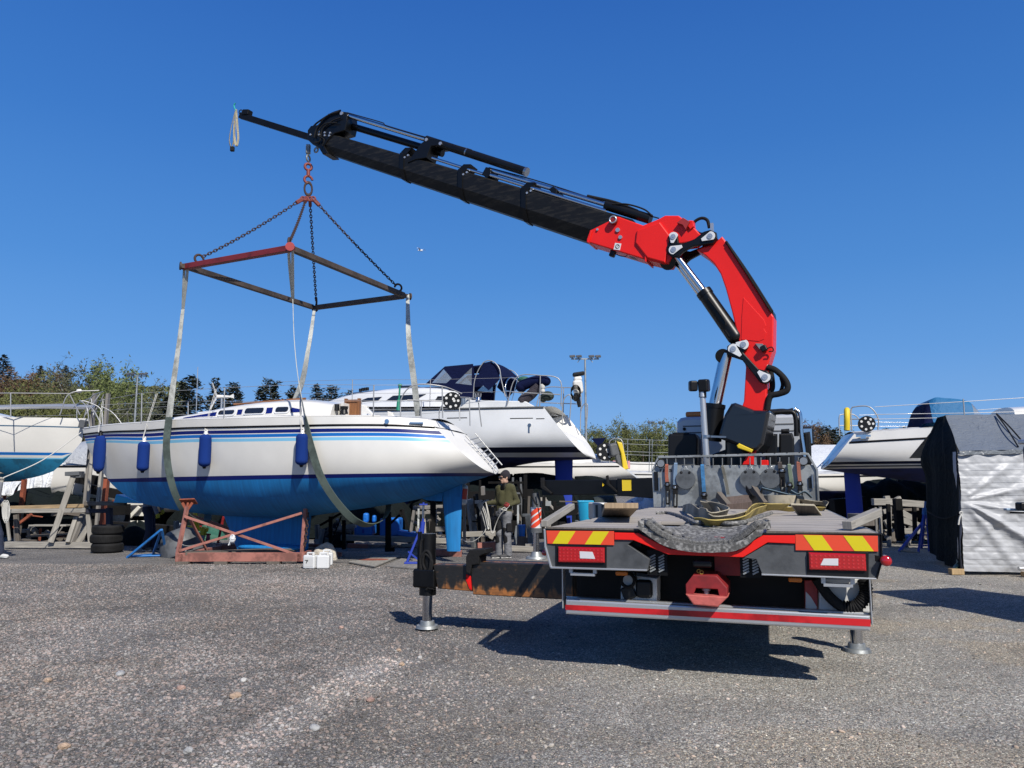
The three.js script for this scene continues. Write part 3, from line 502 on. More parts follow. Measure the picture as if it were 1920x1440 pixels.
  for (const s of [1, -1]) {
    const f = (px, py, z) => { const p = dk(px, py, z); p.z *= s; return p; };
    rail(t, F, [f(168, 800, .2), f(163, 765, .22), f(152, 752, .1), V(f(146, 751, .05).x, f(146, 751, .05).y, 0)], 'pulpit'); rail(t, F, [f(190, 796, .36), f(176, 770, .3), f(163, 758, .22)], 'pulpit');
    const xs = [[265, 793, .8, 737], [420, 786, 1.32, 727], [563, 783, 1.48, 721], [700, 781, 1.4, 722]];
    const lns = [[], []];
    for (const [px, py, z, top] of xs) { const a = f(px, py, z), b = f(px + 1, top, z); new B().cyl(a, b, .0125).done('stanchion', m.inox, t, F); lns[0].push(b); lns[1].push(a.clone().lerp(b, .5)); }
    const bowp = f(160, 756, .2), sternp = f(778, 722, 1.15);
    new B().poly([bowp, ...lns[0], sternp], .0045, 5).done('lifeline', m.inox, t, F); new B().poly([f(172, 772, .26), ...lns[1], f(757, 752, 1.2)], .004, 5).done('lifeline', m.inox, t, F);
    rail(t, F, [f(751, 781, 1.25), f(753, 746, 1.22), f(777, 722, 1.18), f(828, 724, 1.02), f(866, 738, .7)], 'pushpit'); rail(t, F, [f(830, 784, 1.0), f(829, 724, 1.0)], 'pushpit'); rail(t, F, [f(764, 750, 1.2), f(829, 752, 1.0)], 'pushpit'); rail(t, F, [f(862, 788, .85), f(861, 740, .75)], 'pushpit');
  }
  reel(t, F, F.on('z', 848, 752, .9), V(.2, 0, 1).normalize(), .17);
  // folded ladder on the transom: two rails and seven steps
  const lad = []; for (const [px, py, px2, py2] of [[866, 817, 925, 884], [884, 813, 936, 872]]) { const a = F.on('z', px, py, lad.length ? -.2 : .18), b = F.on('z', px2, py2, lad.length ? -.2 : .18); a.x += .08; b.x += .06; lad.push([a, b]); new B().cyl(a, b, .014).done('ladder_rail', m.inox, t, F); }
  for (let k = 1; k < 8; k++) new B().cyl(lad[0][0].clone().lerp(lad[0][1], k / 8), lad[1][0].clone().lerp(lad[1][1], k / 8), .012).done('ladder_step', m.inox, t, F);
  return { F, h, t, y1 };
})();
// fenders hanging along the near side
for (const [px, py0, py1, ax, ay, label, tall, flat] of [
  [184, 815, 886, 193, 748, 'blue flat topped fender hanging at the bow, leftmost of four', .86, 1], [267, 827, 884, 293, 738, 'blue fender second from the bow with a white collar', .7, 0], [383, 813, 876, 404, 730, 'blue fender third from the bow, below the first cabin window', .7, 0], [565, 812, 873, 562, 752, 'blue fender behind the rear sling, nearest the stern', .7, 0]]) {
  const { F, h } = HB, y = (p) => F.on('z', px, (py0 + py1) / 2, 1.2);
  let u = .5; const x = F.on('z', px, 850, 1.2).x; for (let k = 0; k < 30; k++) { const e = h.P(u, .62, 1).x - x; u = clamp(u - e * .06, .02, .98); }
  let zf = 0; for (const tt of [.5, .62, .75, .9]) zf = Math.max(zf, h.P(u, tt, 1).z); zf += .125;
  const a = F.on('z', px, py0, zf), b = F.on('z', px, py1, zf), L = a.y - b.y, R = flat ? .135 : .118;
  const t = thing('fender', label, 'fender', F.w(b.x, b.y, zf), F.rotation.y, 'fenders on the lifted boat');
  const pts = []; for (let i = 0; i <= 22; i++) { const k = i / 22, e = Math.min(1, Math.min(k, 1 - k) * 7); pts.push(new THREE.Vector2(R * (flat ? .8 + .2 * Math.sin(k * 3.1) : 1) * Math.sqrt(Math.max(.02, 1 - (1 - e) ** 2)), k * L)); }
  new B().add(new THREE.LatheGeometry(pts, 20), new THREE.Matrix4().makeScale(1, 1, flat ? .8 : 1)).done('fender_cover', m.fenderBlue, t, 'local');
  new B().cyl(V(0, L - .03, 0), V(0, L + .05, 0), .055, .028).torus(V(0, L + .05, 0), V(0, 0, 1), .03, .012, 8, 12).done('fender_eye', flat ? m.black : m.white, t, 'local'); new B().cyl(V(0, .03, 0), V(0, -.03, 0), .05, .025).done('fender_end', m.black, t, 'local');
  const top = F.on('z', ax, ay, Math.max(.25, zf - .25)); new B().tube([F.w(a.x, a.y + .05, zf), F.w(...a.clone().lerp(top, .5).add(V(0, -.0, .02)).toArray()), F.w(top.x, top.y, top.z)], .006, 12, 5).tube([F.w(a.x + .01, a.y + .05, zf), F.w(top.x + .03, top.y, top.z)], .005, 8, 5).done('fender_line', m.rope, t);
}
// --- the large white yacht behind ---
const YB = (() => {
  const yaw = 17 * Math.PI / 180, st = at(1042, 762, 23.2), L = 11.2, F = frame(V(st.x - L * Math.cos(yaw), 0, st.z - L * Math.sin(yaw)), -yaw);
  const yS = F.on('z', 1015, 762, 1.55).y, S = [[0, yS + .22, .03], [1.2, yS + .18, .62], [3, yS + .12, 1.28], [5, yS + .06, 1.7], [7.2, yS + .02, 1.82], [9.4, yS, 1.72], [11.2, yS, 1.5]];
  const kp = F.xy(1112, 861, 0), kwl = F.on('z', 900, 859, 1.2).y;
  const K = [[-.02, yS + .15], [.35, yS - .9], [.6, kwl + .15], [1.3, kwl - .3], [3.5, kwl - .55], [6.2, kwl - .6], [9, kwl - .35], [10.6, kwl - .1], [kp[0], kp[1]]];
  const h = hullOf(S, K, { pw: .75 }), t = thing('sailing_yacht', 'large white sailing yacht with navy sprayhood and open stern, propped up behind the striped boat', 'yacht', F.position.clone(), -yaw);
  const w1 = (u) => h.tAt(u, kwl + .02), w2 = (u) => h.tAt(u, kwl + .14), w3 = (u) => h.tAt(u, kwl + .29);
  band(h, tA(0), w1, 60, 18).done('underbody', m.antiNavy, t, F);
  const hb = band(h, w3, tA(1), 60, 22); hb.g.push(...band(h, w1, w2, 60, 2).g); hb.done('hull', m.white2, t, F);
  band(h, w2, w3, 60, 1).done('boot_stripe', m.navy, t, F);
  deckOf(h, t, F, m.deck);
  // open stern: hollow transom with steps
  new B().grid((i, j) => { const p = h.P(.9995, i, 1), s = j * 2 - 1, in2 = smooth(1, .72, Math.abs(s)); return V(p.x - .0 + .1 * (1 - s * s) - in2 * .55 * smooth(.3, .8, i), p.y - in2 * .12 * smooth(.6, 1, i), s * p.z); }, 16, 24).done('transom', m.matWhite, t, F);
  { const k = F.on('z', 1112, 858, 0); new B().box(.5, .05, 1.9, kp[0] - .42, kp[1] + .16, 0, 0, 0, 0, .02).done('bathing_step', m.deck, t, F); }
  const rub = new B(); for (const s of [-1, 1]) { const pts = []; for (let i = 0; i <= 30; i++) { const q = h.P(lerp(.01, 1, i / 30), .985, s); pts.push(q.add(V(0, 0, .012 * s))); } rub.tube(pts, .03, 80, 6); } rub.done('rub_rail', m.grey, t, F);
  for (const [a, b] of [[843, 880], [954, 996], [1000, 1016]]) { const x0 = F.on('z', a, 784.5, 1.7), x1 = F.on('z', b, 784.5, 1.66); const u0 = (x) => { let u = .5; for (let k = 0; k < 30; k++) u = clamp(u - (h.P(u, .8, 1).x - x) * .05, .02, .999); return u; }; const tt = (u) => h.tAt(u, x0.y); new B().tube([0, .5, 1].map((k) => { const u = lerp(u0(x0.x), u0(x1.x), k); return h.P(u, tt(u), 1).add(V(0, 0, .004)); }), .012, 8, 4).done('hull_line', m.black, t, F); }
  { const u = .93, p = h.P(u, h.tAt(u, F.on('z', 993, 797, 1.6).y), 1); p.x = F.on('z', 993, 797, p.z).x; new B().disc(p, V(0, 0, 1), .05, .05, 12).box(.05, .2, .03, p.x - .02, p.y - .12, p.z).done('exhaust_outlet', m.steel, t, F); }
  // coachroof
  const Z = zoom(620, 660, 3.69), cs = [[-60, 345, 350, .7], [80, 350, 300, .95], [250, 352, 268, 1.15], [440, 352, 248, 1.25], [700, 350, 245, 1.28], [868, 350, 262, 1.2]].map(([x, y0, y1, z]) => { const a = F.on('z', ...Z(x, y0), z), b = F.on('z', ...Z(x, y1), z * .9); return [a.x, z, a.y - .12, b.y]; });
  const cab = cabinOf(cs), cabin = cab.shell(new B()).done('cabin', m.white2, t, F);
  for (const s of [1, -1]) for (const pts of [[[165, 346], [325, 338], [352, 310], [245, 316]], [[385, 338], [600, 330], [662, 292], [430, 303]], [[728, 340], [790, 338], [806, 306], [742, 308]]]) new B().add(patch((x, y) => cab.side(x, y, s), pts.map((p) => F.xy(...Z(...p), 1.15)), .004, .012)).done('window_pane', m.glassDark, cabin, F);
  for (const s of [1, -1]) new B().tube([F.on('z', ...Z(150, 285), .8), F.on('z', ...Z(340, 268), .85), F.on('z', ...Z(620, 248), .85), F.on('z', ...Z(860, 245), .8)].map((p) => p.setZ(p.z * s)), .02, 20, 6).done('handrail', m.steel, t, F);
  new B().box(.6, .08, .6, cs[3][0], cs[3][3] + .12, .1, 0, 0, 0, .03).done('hatch', m.glassDark, t, F); new B().box(.5, .07, .5, cs[1][0] + .3, cs[1][3] + .1, 0, 0, 0, .05, .03).done('hatch', m.glassDark, t, F);
  for (const [x, y] of [[205, 275], [222, 270], [240, 268], [255, 266]]) { const p = F.on('z', ...Z(x, y), .3); new B().cyl(p, p.clone().setY(p.y + .1), .05, .05, 8).done('clutch', m.plastic, t, F); }
  // sprayhood: roof and sides as cloth with clear panels, open aft
  const zh = 1.02, o = (x, y, z = zh) => F.on('z', ...Z(x, y), z), base = o(655, 232).y;
  const front = o(655, 222), fore = o(790, 92), mid = o(985, 74), aft = o(1110, 60), rear = o(1172, 150);
  const hood = (k, j) => { // k: 0 foot of the front window .. 1 aft hoop; j across
    const pth = [[front.x, front.y], [fore.x, fore.y], [mid.x, mid.y], [aft.x, aft.y]], seg = Math.min(2.999, k * 3), i = Math.floor(seg), f = seg - i, x = lerp(pth[i][0], pth[i + 1][0], f), y = lerp(pth[i][1], pth[i + 1][1], f), s = j * 2 - 1;
    const e = Math.pow(Math.abs(s), 3), yy = lerp(y, base + .02, smooth(.62, 1, Math.abs(s)) * (k < .01 ? 0 : 1)); return V(x, yy - .06 * e, s * zh * (.93 + .07 * Math.abs(s)) * lerp(.9, 1, k)); };
  const dodger = new B().grid((i, j) => hood(lerp(.333, 1, i), lerp(.16, .84, j)), 14, 20).done('sprayhood', m.navyCanvas, t, F);
  new B().grid((i, j) => hood(lerp(.0, .333, i), lerp(.12, .88, j)), 8, 20).done('front_window', m.vinyl, dodger, F);
  for (const s of [1, -1]) {
    const P3 = (x, y) => o(x, y, 1.0).setZ(s * 1.0), z = (p, d = 0) => p.clone().setZ(s * (1.0 + d));
    const side = [[655, 222], [790, 100], [985, 82], [1000, 190], [985, 320], [860, 320], [800, 238]].map((q) => F.xy(...Z(...q), 1.0)), w1p = [[700, 214], [782, 118], [838, 182], [800, 216]].map((q) => F.xy(...Z(...q), 1.0)), w2p = [[862, 216], [978, 106], [976, 230]].map((q) => F.xy(...Z(...q), 1.0));
    new B().ext(side, s * 1.0 - .006, s * 1.0 + .006, 0, [w1p, w2p]).done('sprayhood_side', m.navyCanvas, dodger, F);
    for (const w of [w1p, w2p]) new B().ext(w, s * 1.0 - .002, s * 1.0 + .002).done('side_window', m.vinyl, dodger, F);
    rail(t, F, [P3(985, 320), P3(1000, 180), P3(1055, 75), P3(1115, 62), P3(1165, 110), P3(1180, 190), P3(1208, 308)], 'hoop', .016);
    new B().ext([[1055, 76], [1112, 64], [1163, 112], [1170, 190], [1093, 266], [1010, 190]].map((q) => F.xy(...Z(...q), .98)), s * .98 - .005, s * .98 + .005).done('sprayhood_wing', m.navyCanvas, dodger, F);
  }
  new B().grid((i, j) => { const s = j * 2 - 1, p0 = aft, p1 = rear; return V(lerp(p0.x, p1.x, i), lerp(p0.y, p1.y, i * i) - .06 * s * s, s * zh); }, 5, 10).done('sprayhood_back', m.navyCanvas, dodger, F);
  // cockpit: winches, wheel, rails, cushions heap
  const wpt = (px, py, z) => F.on('z', px, py, z);
  for (const s of [1, -1]) {
    const f = (px, py, z) => wpt(px, py, z).multiply(V(1, 1, s));
    new B().cyl(f(897, 753, 1.3), f(897, 745, 1.3), .1, .07).cyl(f(897, 745, 1.3), f(897, 738, 1.3), .08, .1).done('winch', m.chrome, t, F);
    new B().ext([[860, 766], [1010, 766], [985, 752], [880, 750]].map((q) => F.xy(...q, 1.35)), s * 1.25 - .12, s * 1.25 + .12, .03).done('coaming', m.white2, t, F);
    const top = [], mid2 = []; for (const [px, py, top2, z] of [[660, 763, 712, 1.62], [806, 763, 712, 1.75]]) { const a = f(px, py, z), b = f(px + 1, top2, z); new B().cyl(a, b, .0125).done('stanchion', m.inox, t, F); top.push(b); mid2.push(a.clone().lerp(b, .5)); }
    const bow2 = f(520, 716, .6), e = f(967, 708, 1.5); new B().poly([bow2, ...top, e], .005, 5).done('lifeline', m.inox, t, F); new B().poly([f(522, 738, .6), ...mid2, f(955, 734, 1.5)], .005, 5).done('lifeline', m.inox, t, F);
    rail(t, F, [f(950, 762, 1.5), f(968, 708, 1.5), f(1014, 704, 1.45), f(1050, 713, 1.35), f(1052, 762, 1.35)], 'pushpit', .016); rail(t, F, [f(960, 735, 1.5), f(1050, 740, 1.36)], 'pushpit', .016); rail(t, F, [f(1012, 762, 1.46), f(1013, 705, 1.46)], 'pushpit', .016);
    rail(t, F, [f(1054, 798, 1.25), f(1056, 752, 1.25), f(1070, 742, 1.2), f(1068, 790, 1.2)], 'stern_rail', .016);
  }
  new B().torus(wpt(964, 735, .5), V(.9, .1, .3), .45, .02, 8, 28).bar(wpt(964, 735, .5).add(V(-.12, -.42, 0)), wpt(964, 735, .5).add(V(.12, .42, 0)), .02, .02).bar(wpt(964, 735, .5).add(V(.15, 0, -.42)), wpt(964, 735, .5).add(V(-.15, 0, .42)), .02, .02).done('steering_wheel', m.chrome, t, F);
  reel(t, F, wpt(852, 752, 1.75), V(0, 0, 1), .2);
  return { F, h, t };
})();
{ // things lying in the yacht's cockpit
  const F = YB.F, Z = zoom(620, 660, 3.69), o = (x, y, z = 1.25) => { const p = F.on('z', ...Z(x, y), z); return F.w(p.x, p.y, p.z); };
  tag(new B().tube([o(1320, 235), o(1370, 215), o(1430, 200), o(1490, 202)], .16, 16, 10).ball(o(1320, 240), .17, 10, 8).ball(o(1490, 202), .14).done('canvas_bundle', m.navyCanvas), 'rolled navy canvas lying over the stern rail of the white yacht', 'canvas roll');
  tag(new B().tube([o(1330, 330), o(1380, 300), o(1440, 230)], .15, 16, 10).ball(o(1330, 335), .15).done('canvas_bundle', M([.045, .038, .05], .9, 0, { bump: tCrinkle, bs: .02 })), 'grey purple canvas roll below the navy roll on the yacht stern', 'canvas roll');
  tag(new B().ball(o(1500, 305, 1.2), .16, 14, 10, 1.2, .9, 1).ball(o(1470, 320, 1.2), .12).done('sail_bag', M([.03, .045, .035], .8, 0, { bump: tCrinkle, bs: .02 })), 'dark green bag on the aft deck of the white yacht', 'bag');
  tag(new B().ball(o(1335, 190, 1.1), .12, 12, 8, 1.5, .8, 1).done('green_bag', m.green), 'small green bundle on top of the yacht stern rail', 'bundle');
  tag(new B().ball(o(1465, 235, 1.3), .09, 12, 8, .9, 1.5, .9).ball(o(1467, 270, 1.3), .07).done('rope_bundle', m.rope), 'pale rope bundle tied to the yacht stern rail', 'rope');
  const e = thing('outboard_motor', 'white and black outboard motor clamped to the far stern rail of the yacht', 'outboard motor', o(1712, 400, -.9)); e.scale.setScalar(.88);
  new B().box(.36, .5, .3, 0, .82, 0, 0, 0, .1, .1).box(.3, .2, .26, 0, 1.1, 0, 0, 0, .15, .08).done('cowling', m.white, e, 'local'); new B().box(.42, .13, .3, .03, 1.28, 0, 0, 0, .15, .04).box(.2, .3, .2, -.05, .45, 0, 0, 0, 0, .06).cyl(V(0, .4, 0), V(.05, .1, 0), .08, .06).done('motor_leg', m.plastic, e, 'local');
  const c = []; for (let k = 0; k < 40; k++) c.push(V(-.1 + .17 * Math.cos(k * .8), .5 + .22 * Math.sin(k * .8) + .004 * k, .22 + .002 * k)); new B().tube(c, .014, 160, 5).done('hose', m.black, e, 'local');
}
{ // green shower pole standing on the striped boat
  const F = HB.F, p = F.on('z', 747, 760, .4), q = F.on('z', 750, 722, .4); tag(new B().cyl(F.w(p.x, p.y - .05, p.z), F.w(q.x, q.y, q.z), .018).ball(F.w(q.x, q.y, q.z), .035, 10, 8, 1.4, .8, 1).cyl(F.w(p.x, p.y - .1, p.z), F.w(p.x, p.y + .12, p.z), .045, .03).done('green_pole', m.greenPole), 'thin green pole standing up between the two boats', 'pole');
}
// --- boats with simpler traces ---
function plainBoat(name, label, F, turn, S, K, o) {
  const h = hullOf(S, K, o), t = thing(name, label, o.cat ?? 'boat', F.position.clone(), turn, o.group);
  const cuts = [tA(0), ...o.cuts.map((c) => (u) => h.tAt(u, c[0])), tA(1)], mats = [o.bottom, ...o.cuts.map((c) => c[1])];
  for (let k = 0; k + 1 < cuts.length; k++) band(h, cuts[k], cuts[k + 1], 50, k === 0 || k === cuts.length - 2 ? 14 : 2).done(k === 0 ? 'underbody' : mats[k] === o.top ? 'hull' : 'stripe', mats[k], t, F);
  deckOf(h, t, F, o.deckMat ?? m.deck); transomOf(h, t, F, o.top, .1);
  if (o.rub) { const b = new B(); for (const s of [-1, 1]) { const pts = []; for (let i = 0; i <= 24; i++) { const u = lerp(.02, .995, i / 24); pts.push(h.P(u, h.tAt(u, h.Sx(u).y - o.rub), s)); } b.tube(pts, .026, 70, 6); } b.done('rub_rail', m.black, t, F); }
  return { h, t, F };
}
{ // left boat, bow to the right
  const bow = at(166, 780, 19.6), turn = Math.PI - .05, F = frame(V(bow.x, 0, bow.z), turn), y = (px, py, z) => F.on('z', px, py, z).y;
  const yS = y(60, 781, -1.2), wl = y(60, 858, -1.2), L = 9.5;
  const S = [[0, yS + .05, .03], [1, yS + .04, .5], [2.5, yS, 1.05], [4.5, yS - .04, 1.42], [7, yS - .05, 1.45], [L, yS, 1.0]], K = [[0, yS], [.25, yS - .8], ...[[134, 850], [106, 880], [64, 895], [10, 903]].map((q) => F.xy(...q, 0)), [4, wl - .62], [7, wl - .55], [L + .3, wl - .1]];
  const q = plainBoat('sailing_boat', 'white sailing boat with teal underbody and blue waterline stripe at the left edge', F, turn, S, K, { cat: 'sailing boat', pw: .75, cuts: [[wl, m.lightStripe], [wl + .03, m.white], [wl + .09, m.blueStripe], [wl + .16, m.white], [y(60, 796, -1.25), M([.05, .12, .2], .4)], [y(60, 793.5, -1.25), m.white]], bottom: m.antiTeal, top: m.white });
  foil(new B(), [3.2, 5.2], [3.8, 5.0], wl - .4, .35, .2, .2).done('keel', m.antiTeal, q.t, F);
  const cs = [[1.9, .5, yS - .05, yS + .05], [2.8, .8, yS - .05, yS + .22], [4.2, .95, yS - .05, yS + .36], [6, .98, yS - .05, yS + .4]], cab = cabinOf(cs), cabin = cab.shell(new B()).done('cabin', m.white, q.t, F);
  for (const s of [1, -1]) for (const x of [3.2, 4.3, 5.2]) new B().add(patch((a, b) => cab.side(a, b, s), rrect(x, yS + .08, x + .6, yS + .22, .05), .004, .01)).done('window_pane', m.glassDark, cabin, F);
  for (const s of [1, -1]) {
    const f = (px, py, z) => { const p = F.on('z', px, py, -z); p.z *= s; return p; };
    rail(q.t, F, [f(112, 778, .5), f(131, 738, .45), f(186, 732, .1)], 'pulpit', .014); rail(q.t, F, [f(150, 778, .3), f(131, 740, .45)], 'pulpit', .014); rail(q.t, F, [f(160, 778, .18), f(188, 738, .08)], 'pulpit', .014);
    new B().poly([f(131, 738, .45), f(20, 737, 1.3), f(-120, 738, 1.4)], .012, 5).done('lifeline', m.inox, q.t, F); new B().poly([f(120, 757, .48), f(20, 760, 1.3), f(-120, 762, 1.4)], .006, 5).done('lifeline', m.inox, q.t, F);
    new B().cyl(f(20, 782, 1.3), f(20, 737, 1.3), .013).done('stanchion', m.inox, q.t, F);
  }
  for (const [px, py] of [[147, 733], [150, 733]]) new B().ball(F.on('z', px, py, -.3), .05, 10, 8).done('rail_knob', m.white, q.t, F);
  new B().tube([F.on('z', 180, 764, 0), F.on('z', 90, 762, 0), F.on('z', -60, 765, 0)], .06, 20, 8).done('furled_spar', m.alu, q.t, F);
  new B().box(.16, .2, .14, F.on('z', 156, 793, -.2).x, F.on('z', 156, 795, -.2).y, -.2, 0, 0, .2, .02).done('anchor_fitting', m.grey, q.t, F);
}
{ // right boat, stern to the left
  const st = at(1578, 815, 20.6), TA = .27, turn = Math.PI - TA, L = 11, F = frame(V(st.x + L * Math.cos(TA), 0, st.z + L * Math.sin(TA)), turn);
  const g = (px, py, z = -1.2) => F.on('z', px, py, z), s0 = g(1604, 811), yS = s0.y, k1 = g(1541, 880, 0), wl = g(1700, 876, -1.3).y;
  const S = [[0, yS + .5, .03], [1.5, yS + .42, .7], [3.5, yS + .3, 1.3], [6, yS + .17, 1.62], [8.6, g(1720, 801, -1.55).y, 1.55], [s0.x, yS, 1.15]];
  const K = [[0, yS + .4], [.3, yS - .6], [1.2, wl - .3], [4, wl - .62], [7, wl - .6], [9.6, wl - .3], [k1.x - .5, k1.y - .08], [k1.x, k1.y]];
  const q = plainBoat('sailing_boat', 'white sailing boat with black rub rail and navy underbody standing behind the tarpaulin tent', F, turn, S, K, { cat: 'sailing boat', pw: .78, rub: .25, cuts: [[wl - .02, m.white], [wl + .02, m.navy], [wl + .05, m.white], [wl + .085, m.navy], [wl + .15, m.white]], bottom: m.antiNavy, top: m.white });
  const r = [[1582, 885], [1612, 885], [1619, 958], [1588, 975]].map((p) => F.xy(...p, 0)); foil(new B(), [r[1][0], r[0][0]], [r[2][0], r[3][0]], r[0][1], r[3][1], .1, .06).done('rudder', m.rudBlue, q.t, F);
  foil(new B(), [5, 7], [5.4, 6.8], wl - .4, .4, .2, .2).done('keel', m.antiNavy, q.t, F);
  const cs = [[1.5, .6, yS + .3, yS + .4], [3, .95, yS + .22, yS + .6], [5, 1.1, yS + .1, yS + .62], [7.2, 1.1, yS + .04, yS + .55]]; cabinOf(cs).shell(new B()).done('cabin', m.white, q.t, F);
  for (const s of [1, -1]) {
    const f = (px, py, z) => { const p = F.on('z', px, py, -z); p.z *= s; return p; };
    rail(q.t, F, [f(1646, 806, 1.2), f(1646, 783, 1.2), f(1630, 763, 1.18), f(1602, 763, 1.12), f(1596, 770, 1.1), f(1597, 808, 1.1)], 'pushpit', .016); rail(q.t, F, [f(1597, 786, 1.1), f(1646, 785, 1.2)], 'pushpit', .014);
    for (const [y0, y1] of [[763, 745], [777, 774], [786, 781]]) new B().poly([f(1640, y0, 1.2), f(1808, (y0 + y1) / 2 - 1, 1.55), f(1990, y1 - 4, 1.5)], .008, 5).done('lifeline', m.white, q.t, F);
    new B().cyl(f(1810, 800, 1.55), f(1806, 748, 1.55), .014).done('stanchion', m.inox, q.t, F);
    new B().tube([f(1540, 876, .5), f(1565, 852, .5), f(1580, 836, .5)], .016, 8, 6).done('ladder_rail', m.chrome, q.t, F);
  }
  for (let k = 0; k < 5; k++) { const a = F.on('z', 1545 + k * 8, 872 - k * 8, -.5), b = a.clone().setZ(.5); new B().cyl(a, b, .013).done('ladder_step', m.chrome, q.t, F); }
  reel(q.t, F, F.on('z', 1625, 795, -1.22), V(0, 0, -1), .2);
  const dome = (k, j) => { const s = j * 2 - 1, p = [[1730, 800], [1739, 764], [1756, 744], [1775, 744], [1822, 751], [1842, 770]].map((e) => F.on('z', ...e, -1.0)), c = curve(p), z = c.getPoint(k); return V(z.x, lerp(z.y, yS + .2, smooth(.7, 1, Math.abs(s)) * .95), s * 1.05); };
  const hood = new B().grid((i, j) => dome(lerp(.3, .84, i), j), 14, 20).done('sprayhood', m.teal, q.t, F); new B().grid((i, j) => dome(lerp(0, .3, i), j), 8, 20).done('sprayhood_back', m.navyCanvas, hood, F); new B().grid((i, j) => dome(lerp(.84, 1, i), j), 4, 20).done('front_window', m.vinyl, hood, F);
  { const p = F.on('z', 1635, 817, -1.3); new B().box(.34, .05, .05, p.x + .2, p.y, p.z + .02, -.1).box(.12, .1, .05, p.x + .2, p.y - .02, p.z + .03, -.1).done('vent', m.chrome, q.t, F); }
  const lb = thing('lifebuoy', 'yellow horseshoe lifebuoy on the stern rail of the right boat', 'lifebuoy', F.w(...F.on('z', 1587, 788, -1.0).toArray()), 1.15); lb.scale.setScalar(.85); new B().tube([V(.13, -.3, 0), V(.16, .05, .02), V(.08, .28, .03), V(-.08, .28, .03), V(-.16, .05, .02), V(-.13, -.3, 0)], .085, 26, 10).done('float', m.yellow, lb, 'local'); new B().box(.14, .09, .1, .05, .26, .05, 0, 0, 0, .03).done('light_holder', m.plastic, lb, 'local');
}
function smallBoat(name, label, px, py, d, L, beam, free, y0, turn, o = {}) { // px, py: middle of the near gunwale
  const p = at(px, py, d), F = frame(V(p.x - L / 2 * Math.cos(turn), 0, p.z + L / 2 * Math.sin(turn)), turn), yS = p.y;
  const S = [[0, yS + .15 * free, .03], [L * .12, yS + .12 * free, beam * .3], [L * .3, yS + .05 * free, beam * .46], [L * .6, yS, beam * .5], [L, yS, beam * .42]], K = [[0, yS + .08 * free], [L * .04, yS - free * .6], [L * .1, y0 + .1], [L * .4, y0 - .15], [L * .75, y0], [L * 1.0 + (o.rev ?? .2), y0 + (o.up ?? .2)]];
  return plainBoat(name, label, F, turn, S, K, { cuts: [[y0 + (o.wl ?? .2), m.white]], bottom: o.bottom ?? m.antiNavy, top: m.white, rub: o.rub ?? .2, ...o });
}
{ // boat behind the yacht's rudder, stern to the right
  const q = smallBoat('sailing_boat', 'cream hulled sailing boat behind the yacht rudder, its slanted stern above the black beam', 938, 871, 30, 9, 3, 1.15, 1.3, -.17, { cat: 'sailing boat', rub: .12, rev: .9, up: .35, top: m.cream });
  const F = q.F, yS = at(1060, 871, 30).y, f = (px, py) => F.on('z', px, py, 1);
  cabinOf([[4.5, .8, yS - .05, yS + .25], [6, 1, yS - .05, yS + .45], [8.4, .9, yS - .05, yS + .3]]).shell(new B()).done('cabin', m.white, q.t, F);
  reel(q.t, F, f(1135, 847), V(.3, 0, 1).normalize(), .33);
  rail(q.t, F, [f(1143, 872), f(1143, 828), f(1166, 826), f(1170, 868)], 'pushpit', .02); rail(q.t, F, [f(1155, 872), f(1154, 826)], 'pushpit', .02);
  rail(q.t, F, [f(1160, 870), f(1186, 893), f(1192, 900)], 'ladder_rail', .03);
  new B().ext([[1108, 822], [1136, 821], [1124, 840]].map((e) => F.xy(...e, .9)), .88, .9).done('dodger_flap', m.navyCanvas, q.t, F);
  const w = (px, py) => F.w(...f(px, py).toArray()), lb = thing('lifebuoy', 'yellow lifebuoy bag on the stern rail behind the yacht', 'lifebuoy', w(1166, 856)); new B().ext([[-.2, .55], [.0, .5], [.22, -.45], [.02, -.5], [-.05, .1]], 0, .14, .04).done('float', m.yellow, lb, 'local');
  tag(new B().box(.5, .5, .3, w(1153, 843).x, w(1153, 843).y, w(1153, 843).z, .3, 0, .2, .1).box(.2, .9, .2, w(1158, 852).x, w(1158, 852).y - .1, w(1158, 852).z, 0, 0, .3, .06).done('outboard_motor', m.grey), 'grey outboard motor beside the yellow lifebuoy', 'outboard motor');
}
{ const q = smallBoat('sailing_boat', 'far white boat hull with tall rails between the lamp post and the grey headboard', 1198, 887, 38, 8, 2.6, .9, 1.2, -.1, { rub: .1 }), f = (px, py) => q.F.on('z', px, py, 1);
  for (const x of [1176, 1217, 1222]) new B().cyl(f(x, 890), f(x + 1, 824), .018).done('stanchion', m.galv, q.t, q.F); for (const y of [823, 832, 846, 852]) new B().poly([f(1166, y), f(1217, y + 2), f(1300, y + 4)], .012, 5).done('lifeline', m.galv, q.t, q.F); }
tag(new B().cyl(at(370, 800, 25).setY(0), at(371, 688, 25), .02, .012, 8).done('antenna_pole', m.alu), 'thin antenna pole rising behind the striped boat cabin left of the pines', 'pole');
{ const p = at(416, 744, 25), t = thing('wind_generator', 'small white wind generator on a pole behind the striped boat foredeck', 'wind generator', V(p.x, 0, p.z)); new B().cyl(V(0, 0, 0), V(0, p.y, 0), .03).done('pole', m.alu, t, 'local'); new B().cyl(V(-.15, p.y, 0), V(.25, p.y, 0), .07, .04).done('hub', m.white, t, 'local'); for (let k = 0; k < 3; k++) { const a = k * 2.094 + .5; new B().bar(V(-.17, p.y, 0), V(-.17, p.y + Math.cos(a) * .5, Math.sin(a) * .3).add(V(-.25 * Math.sin(a), 0, 0)), .07, .02).done('blade', m.white, t, 'local'); } new B().ext([[.2, p.y], [.38, p.y + .1], [.4, p.y - .05]], -.01, .01).done('tail_fin', m.white, t, 'local'); }
